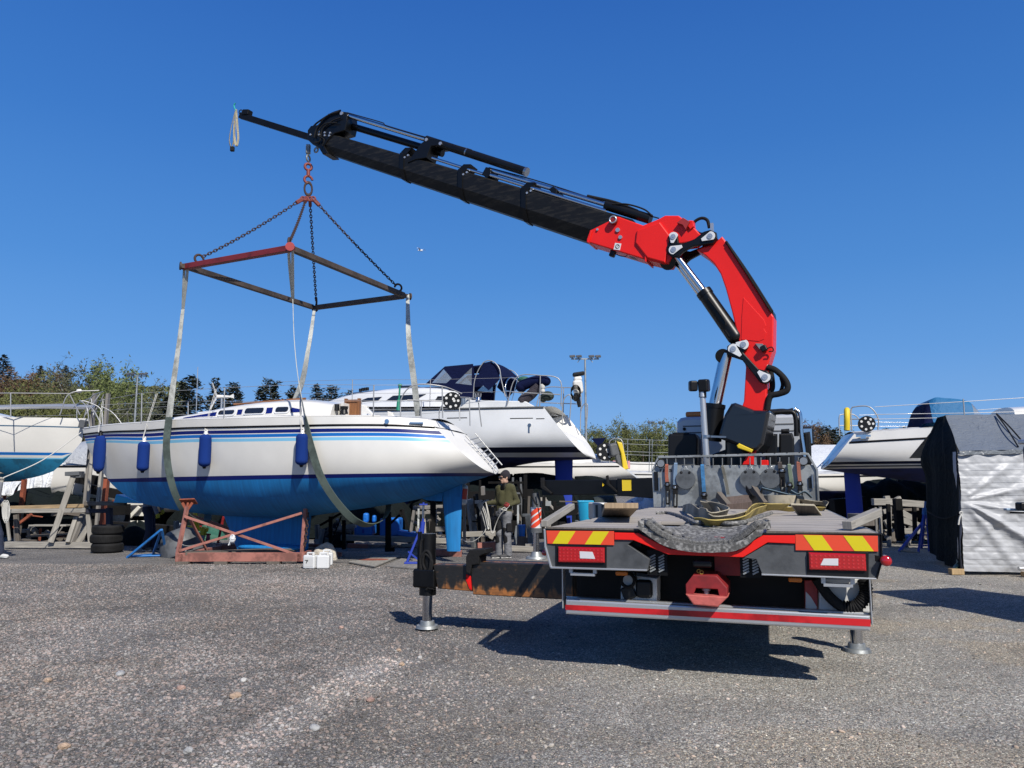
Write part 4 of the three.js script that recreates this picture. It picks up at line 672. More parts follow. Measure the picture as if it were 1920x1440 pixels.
{ const q = smallBoat('motor_boat', 'small far motor boat with red lettering patch right of the yellow lifebuoy', 1172, 868, 52, 5, 2, .8, 1.9, .25, { rub: .1 }); const F = q.F, p = F.on('z', 1165, 871, 1); new B().box(1.2, .5, .02, p.x, p.y, 1.02).done('name_patch', M([.7, .3, .3], .5), q.t, F); }
smallBoat('motor_boat', 'far white motor boat with a beige windscreen left of the grey headboard', 1203, 869, 60, 6.5, 2.2, .9, 1.7, .1, { rub: .1 });
smallBoat('motor_boat', 'rounded white boat hull between the headboard and the right boat rudder', 1530, 890, 25, 6.5, 2.6, .75, 1.15, Math.PI + .1, { rub: .08 });
{ // white sheet roof behind the truck
  const a = at(1520, 834, 34), b = at(1604, 834, 34), c = at(1490, 880, 31), d = at(1600, 880, 31); const P4 = (u, v) => { const p = a.clone().lerp(b, u), q = c.clone().lerp(d, u); return p.lerp(q, v).add(V(0, .06 * Math.sin(u * 9) * v - .2 * v * v, 0)); };
  const t = thing('covered_boat', 'boat under a white sheet behind the truck cab on the right', 'covered boat', V(a.x, 0, a.z)); new B().grid(P4, 12, 8).grid((u, v) => P4(u, 1).lerp(V(P4(u, 1).x, .7, -31), v), 12, 3).grid((u, v) => P4(u, 0).lerp(V(P4(u, 0).x, .7, -37), v), 12, 3).grid((u, v) => P4(0, u).lerp(V(P4(0, u).x, .7, P4(0, u).z), v), 4, 3).done('cover', m.tarpWhite, t);
}
// ---------- crane truck ----------
const TYAW = -18.47 * Math.PI / 180, T = frame(V(1.481, 0, -6.101), TYAW), HD = 1.197;
const truck = thing('crane_truck', 'flatbed truck with red and black folding crane, seen from behind, lifting the striped boat', 'crane truck', T.position.clone(), TYAW);
const Z5 = zoom(1000, 840, 2.823), Z6 = zoom(1180, 680, 4.5), Z7 = zoom(1080, 380, 3.6), Z8 = zoom(420, 180, 3.2), ZB = zoom(720, 960, 4.8), ZR = zoom(1330, 1050, 5.486), ZL = zoom(1030, 1050, 6.4);
const tz = (Z, pts, z) => pts.map((p) => T.xy(...Z(...p), z));
{
  const part = (b, n, mat, par = truck) => b.done(n, mat, par, T);
  // deck of cross planks with a lowered middle at the tail
  const trX0 = T.on('z', ...Z5(560, 450), 0).x, trX1 = T.on('z', ...Z5(1235, 462), 0).x, tb0 = T.xy(...Z5(725, 535), 0), tb1 = T.xy(...Z5(1075, 545), 0), trY = (tb0[1] + tb1[1]) / 2, trL = 1.25;
  const mp = [M([.46, .42, .38], .9, 0, { map: tWood, bump: tWood, bs: .003 }), M([.40, .365, .33], .9, 0, { map: tWood, bump: tWood, bs: .003 }), M([.50, .46, .415], .9, 0, { map: tWood, bump: tWood, bs: .003 })], wg = {};
  for (let k = 0, z = -.03; z > -5.8; k++) {
    const w = .145, spans = z > -trL ? [[-1.25, trX0], [trX1, 1.25]] : [[-1.25, 1.25]];
    for (const [a, b] of spans) { const v = (k * 5) % 6, key = (b - a).toFixed(2) + v; if (!wg[key]) { const g = grain(new RoundedBoxGeometry(w - .008, .035, b - a, 1, .004), v * .37); g.rotateY(Math.PI / 2); wg[key] = g; } const o = new THREE.Mesh(wg[key], mp[(k * 7) % 3]); o.name = 'deck_plank'; o.position.set((a + b) / 2, HD - .02 + (hash(k, 3, 3) - .5) * .006, z - w / 2); truck.add(o); }
    z -= w;
  }
  const lipY = HD - .04;
  part(new B().grid((i, j) => { const z = lerp(-.02, -trL, i), k = smooth(1, .1, i), xs = [trX0, tb0[0], tb1[0], trX1], q = j * 3, s = Math.min(2, Math.floor(q)), f = q - s; const yy = [lipY, lerp(lipY, trY, k), lerp(lipY, trY, k), lipY]; return V(lerp(xs[s], xs[s + 1], f), lerp(yy[s], yy[s + 1], f), z); }, 10, 9), 'tail_trough', m.galv);
  part(new B().box(2.5, .1, 4.5, 0, HD - .1, -3.58).box(trX0 + 1.24, .1, 1.2, (trX0 - 1.24) / 2, HD - .1, -.7).box(1.24 - trX1, .1, 1.2, (trX1 + 1.24) / 2, HD - .1, -.7).box(.09, .24, 7.6, -.42, HD - .3, -5.15).box(.09, .24, 7.6, .42, HD - .3, -5.15), 'chassis_frame', m.black);
  part(new B().box(.04, .12, 5.8, -1.262, HD - .07, -2.95).box(.04, .12, 5.8, 1.262, HD - .07, -2.95), 'side_rail', m.galv);
  for (const [a, b] of [[-1.25, trX0], [trX1, 1.25]]) part(new B().box(b - a, .03, .03, (a + b) / 2, HD - .014, -.012), 'deck_edge', m.woodDark);
  // tail plates
  const tail = (pts, z0, z1, n, mat, par, bev = .004) => part(new B().ext(tz(Z5, pts, 0), z0, z1, bev), n, mat, par);
  const back = M([.075, .08, .085], .55, 0, { grime: tGrime, bump: tBump, bs: .001 });
  tail([[62, 434], [66, 520], [95, 630], [604, 645], [616, 590], [500, 512], [530, 487], [430, 485], [430, 436]], -.06, -.004, 'tail_plate', back);
  tail([[1385, 462], [1385, 508], [1243, 503], [1110, 580], [1180, 590], [1210, 666], [1815, 690], [1840, 600], [1838, 458]], -.06, -.004, 'tail_plate', back);
  tail([[430, 447], [556, 450], [725, 535], [1075, 545], [1215, 462], [1385, 462], [1385, 506], [1240, 500], [1110, 578], [715, 563], [530, 487], [430, 485]], -.05, .012, 'tail_beam', m.red);
  tail([[62, 426], [430, 433], [560, 436], [560, 448], [62, 437]], -.06, .008, 'tail_lip', m.black); tail([[1215, 450], [1838, 452], [1838, 462], [1215, 462]], -.06, .008, 'tail_lip', m.black);
  tail([[92, 626], [604, 642], [602, 651], [94, 637]], -.09, .02, 'edge_strip', m.alu); tail([[1208, 664], [1815, 687], [1814, 696], [1208, 673]], -.09, .02, 'edge_strip', m.alu);
  tail([[56, 428], [66, 432], [70, 520], [100, 628], [90, 634], [60, 522]], -.12, .014, 'edge_strip', m.alu); tail([[1838, 454], [1846, 456], [1848, 600], [1822, 694], [1812, 690], [1838, 600]], -.12, .014, 'edge_strip', m.black);
  for (const [q, dir] of [[[[70, 437], [428, 440], [428, 514], [76, 506]], 1], [[[1386, 458], [1822, 465], [1824, 548], [1388, 541]], -1]]) {
    const P = tz(Z5, q, 0), hp = part(new B().ext(P, .0005, .010, .002), 'hazard_panel', m.hazRed);
    const L = (u, v) => { const a = [lerp(P[3][0], P[2][0], u), lerp(P[3][1], P[2][1], u)], b = [lerp(P[0][0], P[1][0], u), lerp(P[0][1], P[1][1], u)]; return [lerp(a[0], b[0], v), lerp(a[1], b[1], v)]; };
    for (const [u0, u1] of dir > 0 ? [[.08, .31], [.57, .80]] : [[.23, .46], [.72, .95]]) { const s = .13 * dir; part(new B().ext([L(u0, .02), L(u1, .02), L(u1 + s, .98), L(u0 + s, .98)], .010, .0125), 'warning_stripe', m.hazYellow, hp); }
  }
  for (const [fr, q, wt] of [[[[118, 514], [388, 518], [388, 640], [118, 630]], [[135, 521], [380, 526], [381, 607], [136, 603]], [[250, 545], [318, 548], [332, 585], [252, 582]]], [[[1448, 540], [1775, 552], [1775, 682], [1448, 668]], [[1456, 551], [1757, 560], [1762, 650], [1460, 642]], [[1535, 583], [1612, 583], [1612, 620], [1518, 618]]]]) {
    tail(fr, -.05, .006, 'light_recess', m.plastic);
    const lamp = tail(q, .006, .032, 'tail_light', m.lens, truck, .012); tail(wt, .032, .036, 'reversing_lens', m.lensWhite, lamp, .001);
    const P = tz(Z5, q, 0), dots = new B(); for (let i = 0; i < 12; i++) for (let j = 0; j < 4; j++) { const u = (i + .6) / 12.3, v = (j + .8) / 4.8, x = lerp(lerp(P[0][0], P[1][0], u), lerp(P[3][0], P[2][0], u), v), y = lerp(lerp(P[0][1], P[1][1], u), lerp(P[3][1], P[2][1], u), v); dots.disc(V(x, y, .0325), V(0, 0, 1), .0075, .003, 8); }
    part(dots, 'lamp_cells', M([.55, .02, .025], .15, 0, { clearcoat: 1, grime: null }), lamp).userData.kind = 'stuff';
  }
  for (const [x, y, r, d] of [[1868, 598, 20, .06], [58, 555, 13, -.3]]) { const p = T.on('z', ...Z5(x, y), d); part(new B().cyl(p.clone().add(V(0, 0, -.06)), p.clone().add(V(0, 0, .0)), r * .0019, r * .0019, 16).ball(p, r * .0018, 12, 8, 1, 1, .5), 'marker_lamp', m.lens); part(new B().bar(V(Math.sign(p.x) * 1.2, p.y + .02, p.z - .09), V(p.x, p.y, p.z - .05), .03, .04), 'marker_bracket', m.rubber); }
  for (const [x, y] of [[468, 663], [1386, 697]]) { const p = T.on('z', ...Z5(x, y), -.12); part(new B().box(.1, .035, .05, p.x, p.y, p.z, 0, 0, 0, .012), 'amber_lamp', m.amber); }
  for (const [x, y, x2, z] of [[200, 652, 328, -.04], [1535, 708, 1690, -.04]]) { const a = T.on('z', ...Z5(x, y), z), b = T.on('z', ...Z5(x2, y + 6), z), cx = (a.x + b.x) / 2; part(new B().box(b.x - a.x, .022, .05, cx, a.y - .02, z).box(.03, .05, .03, cx - .1, a.y + .015, z).box(.03, .05, .03, cx + .1, a.y + .015, z), 'plate_light', m.alu); }
  // plate with vents behind the middle opening, coupling, number plate lamp
  part(new B().box(2.3, .62, .05, 0, .78, -.62), 'rear_crossmember', m.black);
  for (const [x, y] of [[655, 607], [1150, 618]]) { const p = T.on('z', ...Z5(x, y), -.1); const g = new B(); for (let i = 0; i < 2; i++) for (let j = 0; j < 6; j++) g.box(.05, .012, .012, p.x - .035 + i * .07, p.y + .05 - j * .022, -.1, 0, 0, .5); part(g, 'step_grip', m.galv); part(new B().box(.16, .2, .02, p.x, p.y, -.118), 'step_plate', m.black); }
  { const p = T.on('z', ...Z5(895, 612), -.06); part(new B().box(.15, .06, .05, p.x, p.y, p.z, 0, 0, 0, .02), 'plate_lamp', m.plastic); }
  const cpl = (pts, z0, z1, n, mat, par, b = .006) => part(new B().ext(tz(Z5, pts, z1), z0, z1, b), n, mat, par);
  { // drawbar coupling: a red mouth, its tray and pin
    const c = cpl([[806, 722], [845, 672], [970, 676], [1026, 742], [1026, 790], [985, 790], [975, 748], [860, 742], [845, 782], [808, 776]], -.5, -.02, 'coupling', M([.27, .012, .014], .6, 0, { grime: tGrime }));
    cpl([[806, 775], [1030, 790], [976, 843], [846, 831]], -.38, .03, 'coupling_tray', M([.55, .12, .10], .75, 0, { grime: tGrime, bump: tBump, bs: .002 }), c, .012);
    const p = T.on('z', ...Z5(915, 770), -.05); part(new B().cyl(V(p.x, p.y - .06, -.08), V(p.x, p.y + .03, -.08), .022).cyl(V(p.x, p.y + .02, -.08), V(p.x, p.y + .04, -.08), .035), 'coupling_pin', m.galv, c);
    part(new B().box(.34, .3, .3, p.x + .22, p.y + .26, -.5), 'coupling_arm', m.redDark, c);
    { const a = T.on('z', ...Z5(876, 652), -.09); part(new B().torus(a, V(0, 0, 1), .014, .004, 6, 12).torus(a.clone().add(V(.02, -.008, 0)), V(0, 0, 1), .014, .004, 6, 12), 'coupling_ring', M([.4, .26, .03], .5), c); }
  }
  // underrun bumper: a rolled aluminium beam with a red reflecting band
  const bz = -.2, bp = tz(Z5, [[170, 800], [1785, 888], [1785, 970], [170, 880]], bz), top = tz(Z5, [[172, 786], [1783, 868]], bz - .1);
  const bumper = part(new B().ext([bp[0], bp[1], bp[2], bp[3]], bz - .12, bz, .014), 'underrun_bumper', m.alu);
  part(new B().ext([[bp[0][0] + .01, bp[0][1] - .01], [bp[1][0] - .01, bp[1][1] - .01], top[1], top[0]], bz - .13, bz - .06, .012), 'bumper_lip', m.alu, bumper);
  { const u = tz(Z5, [[170, 829], [1785, 907], [1785, 945], [170, 856]], bz); part(new B().ext(u, bz + .0005, bz + .003), 'reflective_band', M([.58, .015, .02], .3, 0, { grime: tGrime }), bumper); }
  for (const s of [-1, 1]) part(new B().box(.012, .34, .1, s * 1.2 * (s < 0 ? .985 : 1), .68, -.26, 0, 0, 0, .008), 'side_plate', m.alu);
  // boxes and cables behind the bumper
  cpl([[480, 668], [655, 690], [655, 818], [462, 800], [462, 740]], -.55, -.34, 'socket_box', m.lightGrey, truck, .01);
  { const s1 = T.on('z', ...Z5(587, 745), -.33), s2 = T.on('z', ...Z5(505, 765), -.33); part(new B().box(.14, .15, .07, s1.x, s1.y, s1.z, 0, 0, 0, .03), 'socket', m.plastic); part(new B().box(.11, .11, .06, s2.x, s2.y, s2.z, 0, 0, .4, .015), 'socket', m.plastic); const k = T.on('z', ...Z5(500, 700), -.3); part(new B().torus(k, V(0, .1, 1), .055, .014, 8, 18).tube([s1.clone().add(V(-.06, .07, .01)), T.on('z', ...Z5(545, 690), -.3), T.on('z', ...Z5(540, 660), -.3)], .008, 10, 5), 'cable', m.rubber); }
  cpl([[1512, 690], [1780, 690], [1785, 884], [1512, 866]], -.6, -.36, 'tool_box', m.lightGrey, truck, .012);
  cpl([[1436, 700], [1505, 700], [1505, 858], [1440, 852]], -.5, -.4, 'marker_board', M([.4, .03, .03], .5, 0, { grime: tGrime }), truck, .004); cpl([[1442, 760], [1470, 790], [1500, 840], [1500, 856], [1441, 850]], -.4, -.396, 'marker_board_stripe', m.lightGrey, truck, .0005);
  part(new B().tube([[1500, 692], [1535, 745], [1580, 800], [1640, 842], [1700, 842], [1745, 805], [1762, 750], [1748, 694]].map((p) => T.on('z', ...Z5(...p), -.3)), .042, 60, 10), 'air_hose', m.rubber);
  { const c = new THREE.CatmullRomCurve3([[1640, 842], [1700, 842], [1745, 805], [1762, 750], [1748, 694]].map((p) => T.on('z', ...Z5(...p), -.3))), g = new B(); for (let k = 0; k < 16; k++) { const u = (k + .5) / 16; g.torus(c.getPoint(u), c.getTangent(u), .042, .009, 6, 14); } part(g, 'hose_folds', m.rubber); }
  // rear outriggers
  const oz = -1.55, ob = (pts, z0, z1, n, mat) => part(new B().ext(tz(ZB, pts, z1), z0, z1, .01), n, mat);
  const rustBlack = M([1, 1, 1], .5, 0, { map: tex(512, 256, (u, v) => { const e = .16 + .5 * (fbm(u * 26, v * 2, 26, 3, 102) - .5) + .5 * (fbm(u * 7, v * 4, 7, 4, 101) - .5), r = smooth(e + .1, e - .14, v) + .2 * smooth(.66, .74, fbm(u * 20, v * 12, 20, 3, 104)), k = .8 + .4 * fbm(u * 30, v * 30, 30, 3, 103); return [lerp(.11, .56, r) * k, lerp(.105, .36, r) * k, lerp(.10, .19, r) * k]; }, true, 1.2, .42), bump: tBump, bs: .001 }); rustBlack.map.offset.set(0, -T.xy(...ZB(900, 745), oz)[1] / .42);
  ob([[775, 452], [1520, 472], [1700, 476], [1700, 790], [1510, 784], [800, 744]], oz - .3, oz, 'outrigger_beam', rustBlack);
  ob([[440, 474], [790, 484], [800, 716], [480, 690]], oz - .26, oz - .03, 'outrigger_extension', rustBlack); ob([[738, 560], [796, 580], [798, 712], [770, 690], [738, 610]], oz - .03, oz - .02, 'red_flag_plate', m.red);
  ob([[735, 405], [770, 340], [915, 335], [915, 372], [855, 400], [850, 470], [790, 480], [770, 560], [735, 545]], oz - .2, oz + .04, 'outrigger_bracket', m.rubber);
  const leg = (foot, r, topY, cyl, x0) => {
    const f = T.worldToLocal(foot.clone()); const o = part(new B().cyl(V(f.x, cyl, f.z), V(f.x, topY, f.z), r * 1.55, r * 1.55, 22).cyl(V(f.x, cyl - .02, f.z), V(f.x, cyl + .08, f.z), r * 1.7, r * 1.7, 22), 'outrigger_leg', m.blackSatin);
    part(new B().cyl(V(f.x, .06, f.z), V(f.x, cyl, f.z), r, r, 24), 'leg_rod', m.chrome, o);
    part(new B().cyl(V(f.x, .0, f.z), V(f.x, .03, f.z), r * 2.3, r * 2.1, 24).cyl(V(f.x, .03, f.z), V(f.x, .075, f.z), r * 1.5, r * 1.35, 20), 'leg_foot', m.galv, o); return [o, f];
  };
  { const [o, f] = leg(gnd(801, 1177), .055, T.on('z', ...ZB(395, 200), oz).y, T.on('z', ...ZB(390, 742), oz).y);
    const pth = (a) => a.map(([x, y]) => { const p = T.on('z', ...ZB(x, y), f.z + .1); return p; });
    part(new B().tube(pth([[335, 520], [330, 420], [380, 350], [420, 400], [410, 520], [360, 600], [400, 680], [450, 690]]), .018, 40, 7).tube(pth([[420, 540], [430, 440], [370, 380], [350, 460], [390, 560], [430, 640], [380, 700]]), .016, 40, 7).tube(pth([[310, 650], [320, 540], [330, 300], [345, 240]]), .014, 24, 6), 'hydraulic_hose', m.rubber, o);
    part(new B().box(.26, .2, .2, f.x, T.on('z', ...ZB(380, 600), oz).y, f.z + .02, 0, 0, 0, .02), 'valve_block', m.blackSatin, o);
    part(new B().box(.035, .48, .04, f.x - .105, T.on('z', ...ZB(315, 300), oz).y - .1, f.z), 'guide_rail', m.blackSatin, o); }
  leg(gnd(1607, 1221), .055, .62, .36);
  part(new B().box(2.4, .26, .3, .1, .62, -1.2), 'outrigger_housing', m.black);
  // wheels
  for (const z of [-3.3, -4.6, -8.6]) for (const s of [-1, 1]) { const w = part(new B().add(new THREE.LatheGeometry([[.28, -.14], [.42, -.15], [.5, -.13], [.515, -.06], [.515, .06], [.5, .13], [.42, .15], [.28, .14]].map((p) => new THREE.Vector2(...p)), 32), new THREE.Matrix4().makeRotationZ(Math.PI / 2).setPosition(s * 1.02, .515, z)), 'wheel', m.tyre); part(new B().cyl(V(s * .92, .515, z), V(s * 1.1, .515, z), .28, .26, 20), 'rim', m.steel, w); }
  for (const s of [-1, 1]) part(new B().box(.1, .32, 2.6, s * 1.15, .75, -5.9, 0, 0, 0, .03), 'side_guard', m.grey);
  // headboard
  const hz = -5.85, hb = (pts, z0, z1, n, mat, par, b = .004) => part(new B().ext(tz(Z6, pts, hz), hz + z0, hz + z1, b), n, mat, par);
  const board = hb([[190, 910], [225, 868], [1570, 862], [1590, 930], [1604, 1168], [205, 1220]], -.03, 0, 'headboard', m.galv);
  hb([[240, 788], [1492, 757], [1500, 778], [246, 806]], -.05, .03, 'headboard_rail', m.galv); hb([[240, 790], [254, 800], [208, 900], [190, 910]], -.04, .02, 'headboard_rail', m.galv); hb([[1490, 760], [1512, 764], [1592, 900], [1604, 1168], [1588, 1168], [1574, 905]], -.05, .03, 'headboard_rail', m.galv);
  for (const x of [660, 1062]) hb([[x - 10, 784], [x + 10, 783], [x + 14, 868], [x - 10, 868]], -.04, .01, 'headboard_post', m.galv);
  hb([[228, 866], [268, 806], [540, 802], [552, 866]], -.1, -.06, 'headboard_panel', m.grey);
  for (let k = 0; k < 12; k++) { const p = T.on('z', ...Z6(300 + k * 103, 783 - k * 2.2), hz); part(new B().disc(V(p.x, p.y, hz + .031), V(0, 0, 1), .009, .006, 8), 'bolt', m.black); }
  for (const x of [320, 394, 466, 545, 615, 708, 786, 862, 940, 1018, 1110, 1188, 1268, 1345, 1424]) { const a = T.on('z', ...Z6(x, 872), hz), b = T.on('z', ...Z6(x, 812 - (x - 320) * .012), hz); part(new B().cyl(V(a.x, a.y, hz + .02), V(b.x, b.y, hz + .05), .0085, .0085, 8), 'hook_pin', m.galv); }
  for (const [x, y] of [[266, 850], [1470, 830]]) { const p = T.on('z', ...Z6(x, y), hz + .05); const l = part(new B().cyl(p.clone().add(V(0, 0, -.07)), p.clone(), .045, .062, 20).torus(p, V(0, 0, 1), .06, .008, 6, 20), 'work_lamp', m.plastic); part(new B().disc(p.clone().add(V(0, 0, .004)), V(0, 0, 1), .054, .006, 20), 'lamp_glass', M([.30, .31, .32], .2, .4), l); }
  for (const [x, y, x2, y2] of [[215, 920, 240, 1080], [1515, 970, 1530, 1060]]) { const a = T.on('z', ...Z6(x, y), hz), b = T.on('z', ...Z6(x2, y2), hz); part(new B().box(Math.abs(b.x - a.x) + .02, a.y - b.y, .02, (a.x + b.x) / 2, (a.y + b.y) / 2, hz + .012), 'slot_cover', m.plastic, board); part(new B().cyl(V(b.x + .03, b.y, hz + .03), V(b.x + .03, b.y + .2, hz + .03), .018), 'handle', m.steel, board); }
  const font = await new FontLoader().loadAsync('fonts/droid/droid_sans_bold.typeface.json');
  for (const [s, x, y] of [['FR', 252, 925], ['S', 335, 921]]) { const p = T.on('z', ...Z6(x, y), hz + .001), g = new TextGeometry(s, { font, size: .046, depth: .003, curveSegments: 3 }); g.scale(1.5, 1, 1); part(new B().add(g, new THREE.Matrix4().makeTranslation(p.x, p.y, p.z)), 'lettering', m.black, board); }
  // cab, seen from behind
  const cz = -8.05, cabp = tz(Z6, [[392, 640], [398, 500], [430, 466], [480, 456], [1400, 432], [1440, 450], [1455, 500], [1460, 620]], cz), c0 = cabp[0], c1 = cabp[7];
  const cab = part(new B().ext([...cabp, [c1[0], .95], [c0[0], .95]], cz - 2.1, cz, .06), 'cab', M([.50, .53, .57], .35, .2, gel));
  part(new B().box(1.9, .02, .012, (c0[0] + c1[0]) / 2, c0[1] + .22, cz + .004).box(1.9, .02, .012, (c0[0] + c1[0]) / 2, c0[1] + .1, cz + .004), 'panel_seam', m.grey, cab);
  { const p = T.on('z', ...Z6(465, 560), cz); part(new B().disc(V(p.x, p.y, cz + .01), V(0, 0, 1), .03, .02, 12), 'grommet', m.black, cab); }
  part(new B().box(.42, .1, .3, T.on('z', ...Z6(565, 425), cz).x, T.on('z', ...Z6(565, 428), cz).y, cz - .3, 0, 0, 0, .03), 'beacon', m.amber, cab); part(new B().box(.3, .06, .3, T.on('z', ...Z6(1225, 395), cz).x, T.on('z', ...Z6(1225, 398), cz).y, cz - .3, 0, 0, 0, .02), 'roof_box', m.grey, cab);
  const bz2 = -7.4, bx = (pts, n, mat, d = .35, z = bz2) => part(new B().ext(tz(Z6, pts, z), z - d, z, .03), n, mat);
  bx([[325, 620], [345, 598], [555, 598], [580, 640], [570, 1000], [325, 1000]], 'hydraulic_tank', m.plastic, .6); bx([[1265, 598], [1375, 592], [1392, 640], [1395, 1000], [1262, 1000]], 'air_cleaner', m.plastic, .5); bx([[1150, 600], [1250, 600], [1250, 1000], [1140, 1000]], 'crane_base_block', m.blackSatin, .6); bx([[360, 595], [370, 588], [500, 588], [510, 600]], 'tank_cap', m.plastic, .3);
  bx([[1280, 560], [1350, 555], [1352, 592], [1280, 595]], 'air_intake', m.plastic, .2, -7.5); bx([[1470, 590], [1525, 580], [1535, 660], [1540, 860], [1480, 860]], 'rear_screen', m.plastic, .3, -7.7); bx([[700, 770], [930, 690], [930, 1000], [640, 1000]], 'turntable', m.blackSatin, .7, -6.9);
  { const e = [[1478, 860], [1470, 740], [1450, 600], [1444, 470], [1432, 418], [1395, 392]].map((p) => T.on('z', ...Z6(...p), -7.5)); part(new B().tube(e, .035, 30, 10), 'exhaust_pipe', m.chrome); part(new B().tube([[1410, 620], [1405, 480], [1380, 420], [1300, 415], [1200, 425]].map((p) => T.on('z', ...Z6(...p), -7.5)), .04, 30, 8), 'intake_hose', m.plastic); part(new B().tube([[1385, 405], [1340, 415], [1280, 412], [1190, 420]].map((p) => T.on('z', ...Z6(...p), -7.6)), .05, 20, 8), 'cable_loom', m.rubber); }
  { const p = T.on('z', ...Z6(1505, 620), -8.3); part(new B().box(.2, .34, .1, p.x, p.y, p.z, 0, 0, 0, .04), 'mirror', m.plastic, cab); part(new B().box(.14, .26, .01, p.x, p.y, p.z + .052, 0, 0, 0, .003), 'mirror_glass', m.chrome, cab); }
  // work camera on a silver mast
  { const a = T.on('z', ...Z6(662, 770), -6.2), b = T.on('z', ...Z6(618, 290), -6.2), d = T.on('z', ...Z6(615, 240), -6.2), mast = part(new B().cyl(V(a.x, HD, a.z), b, .055, .045, 16).cyl(b, d, .06, .055, 14), 'camera_mast', m.alu); const q = T.on('z', ...Z6(592, 195), -6.2);
    part(new B().box(.13, .17, .16, q.x - .1, q.y, q.z, .3, .1, 0, .03).box(.16, .2, .18, q.x + .07, q.y, q.z, -.2, .1, 0, .03).box(.1, .1, .1, q.x + .05, q.y - .14, q.z), 'camera_head', m.plastic, mast); const c = T.on('z', ...Z6(650, 622), -6.2); part(new B().cyl(c.clone().add(V(0, -.02, 0)), c.clone().add(V(0, .02, 0)), .065, .065, 16).bar(c, c.clone().add(V(.3, .0, -.3)), .03, .03), 'mast_clamp', m.steel, mast); }
  // front outrigger, reaching out left over the yard
  const Z3 = zoom(780, 640, 3.131), fz = -6.75, fb = (pts, z0, z1, n, mat, par) => part(new B().ext(tz(Z3, pts, fz), fz + z0, fz + z1, .01), n, mat, par);
  const fbm2 = fb([[1180, 805], [1390, 800], [1480, 802], [1480, 925], [1385, 922], [1180, 905]], -.34, 0, 'outrigger_beam', m.blackSatin); fb([[735, 815], [1190, 812], [1190, 898], [735, 905]], -.3, -.03, 'outrigger_extension', m.blackSatin);
  fb([[1118, 790], [1130, 786], [1137, 835], [1185, 880], [1180, 890], [1122, 842]], -.02, .06, 'outrigger_bracket', m.rubber); fb([[733, 802], [752, 800], [755, 850], [800, 890], [795, 898], [735, 860]], -.05, .04, 'outrigger_bracket', m.rubber);
  fb([[1210, 812], [1264, 812], [1266, 876], [1212, 877]], .0005, .003, 'warning_label', m.yellow, fbm2); fb([[1095, 832], [1108, 842], [1095, 852]], .0005, .003, 'warning_label', m.yellow, fbm2);
  { const a = T.on('z', ...Z3(704, 880), fz - .15), r = .085, y = (v) => T.on('z', ...Z3(704, v), fz - .15).y;
    const l = part(new B().cyl(V(a.x, y(975), a.z), V(a.x, y(1095), a.z), r + .01, r + .01, 20), 'outrigger_leg', m.white2);
    part(new B().cyl(V(a.x, y(1095), a.z), V(a.x, y(1122), a.z), r + .02, r + .02, 20).cyl(V(a.x, y(975), a.z), V(a.x, y(890), a.z), r * .8, r * .8, 14), 'leg_sleeve', m.grey, l); part(new B().cyl(V(a.x, y(1122), a.z), V(a.x, y(1235), a.z), r * .62, r * .62, 16), 'leg_rod', m.chrome, l);
    part(new B().cyl(V(a.x, y(1235), a.z), V(a.x, y(1262), a.z), r * .9, r * 1.2, 16).cyl(V(a.x, y(1262), a.z), V(a.x, y(1275), a.z), r * 2, r * 2.2, 18), 'leg_foot', m.galv, l);
    for (let k = 0; k < 3; k++) part(new B().grid((i, j) => { const A = lerp(-1.5, 1.5, i) + Math.PI / 2, yy = y(985 + k * 40) - j * .085 + (i - .5) * -.2; return V(a.x + Math.cos(A) * (r + .013), clamp(yy, y(1093), y(977)), a.z + Math.sin(A) * (r + .013)); }, 14, 1), 'warning_stripe', m.hazRed, l);
    part(new B().tube([[690, 880], [680, 900], [700, 950], [715, 960]].map((p) => T.on('z', ...Z3(...p), fz)), .015, 20, 6).tube([[720, 880], [735, 960], [760, 1040]].map((p) => T.on('z', ...Z3(...p), fz)), .012, 20, 6), 'hydraulic_hose', m.rubber, l);
    new B().box(.5, y(1275) - .005, .5, a.x, (y(1275) - .005) / 2, a.z, 0, 0, 0, .01).done('pad_stack', m.woodGrey, null, T); const ps = scene.children[scene.children.length - 1]; tag(ps, 'timber pad stack under the striped front outrigger leg', 'timber blocks'); }
}
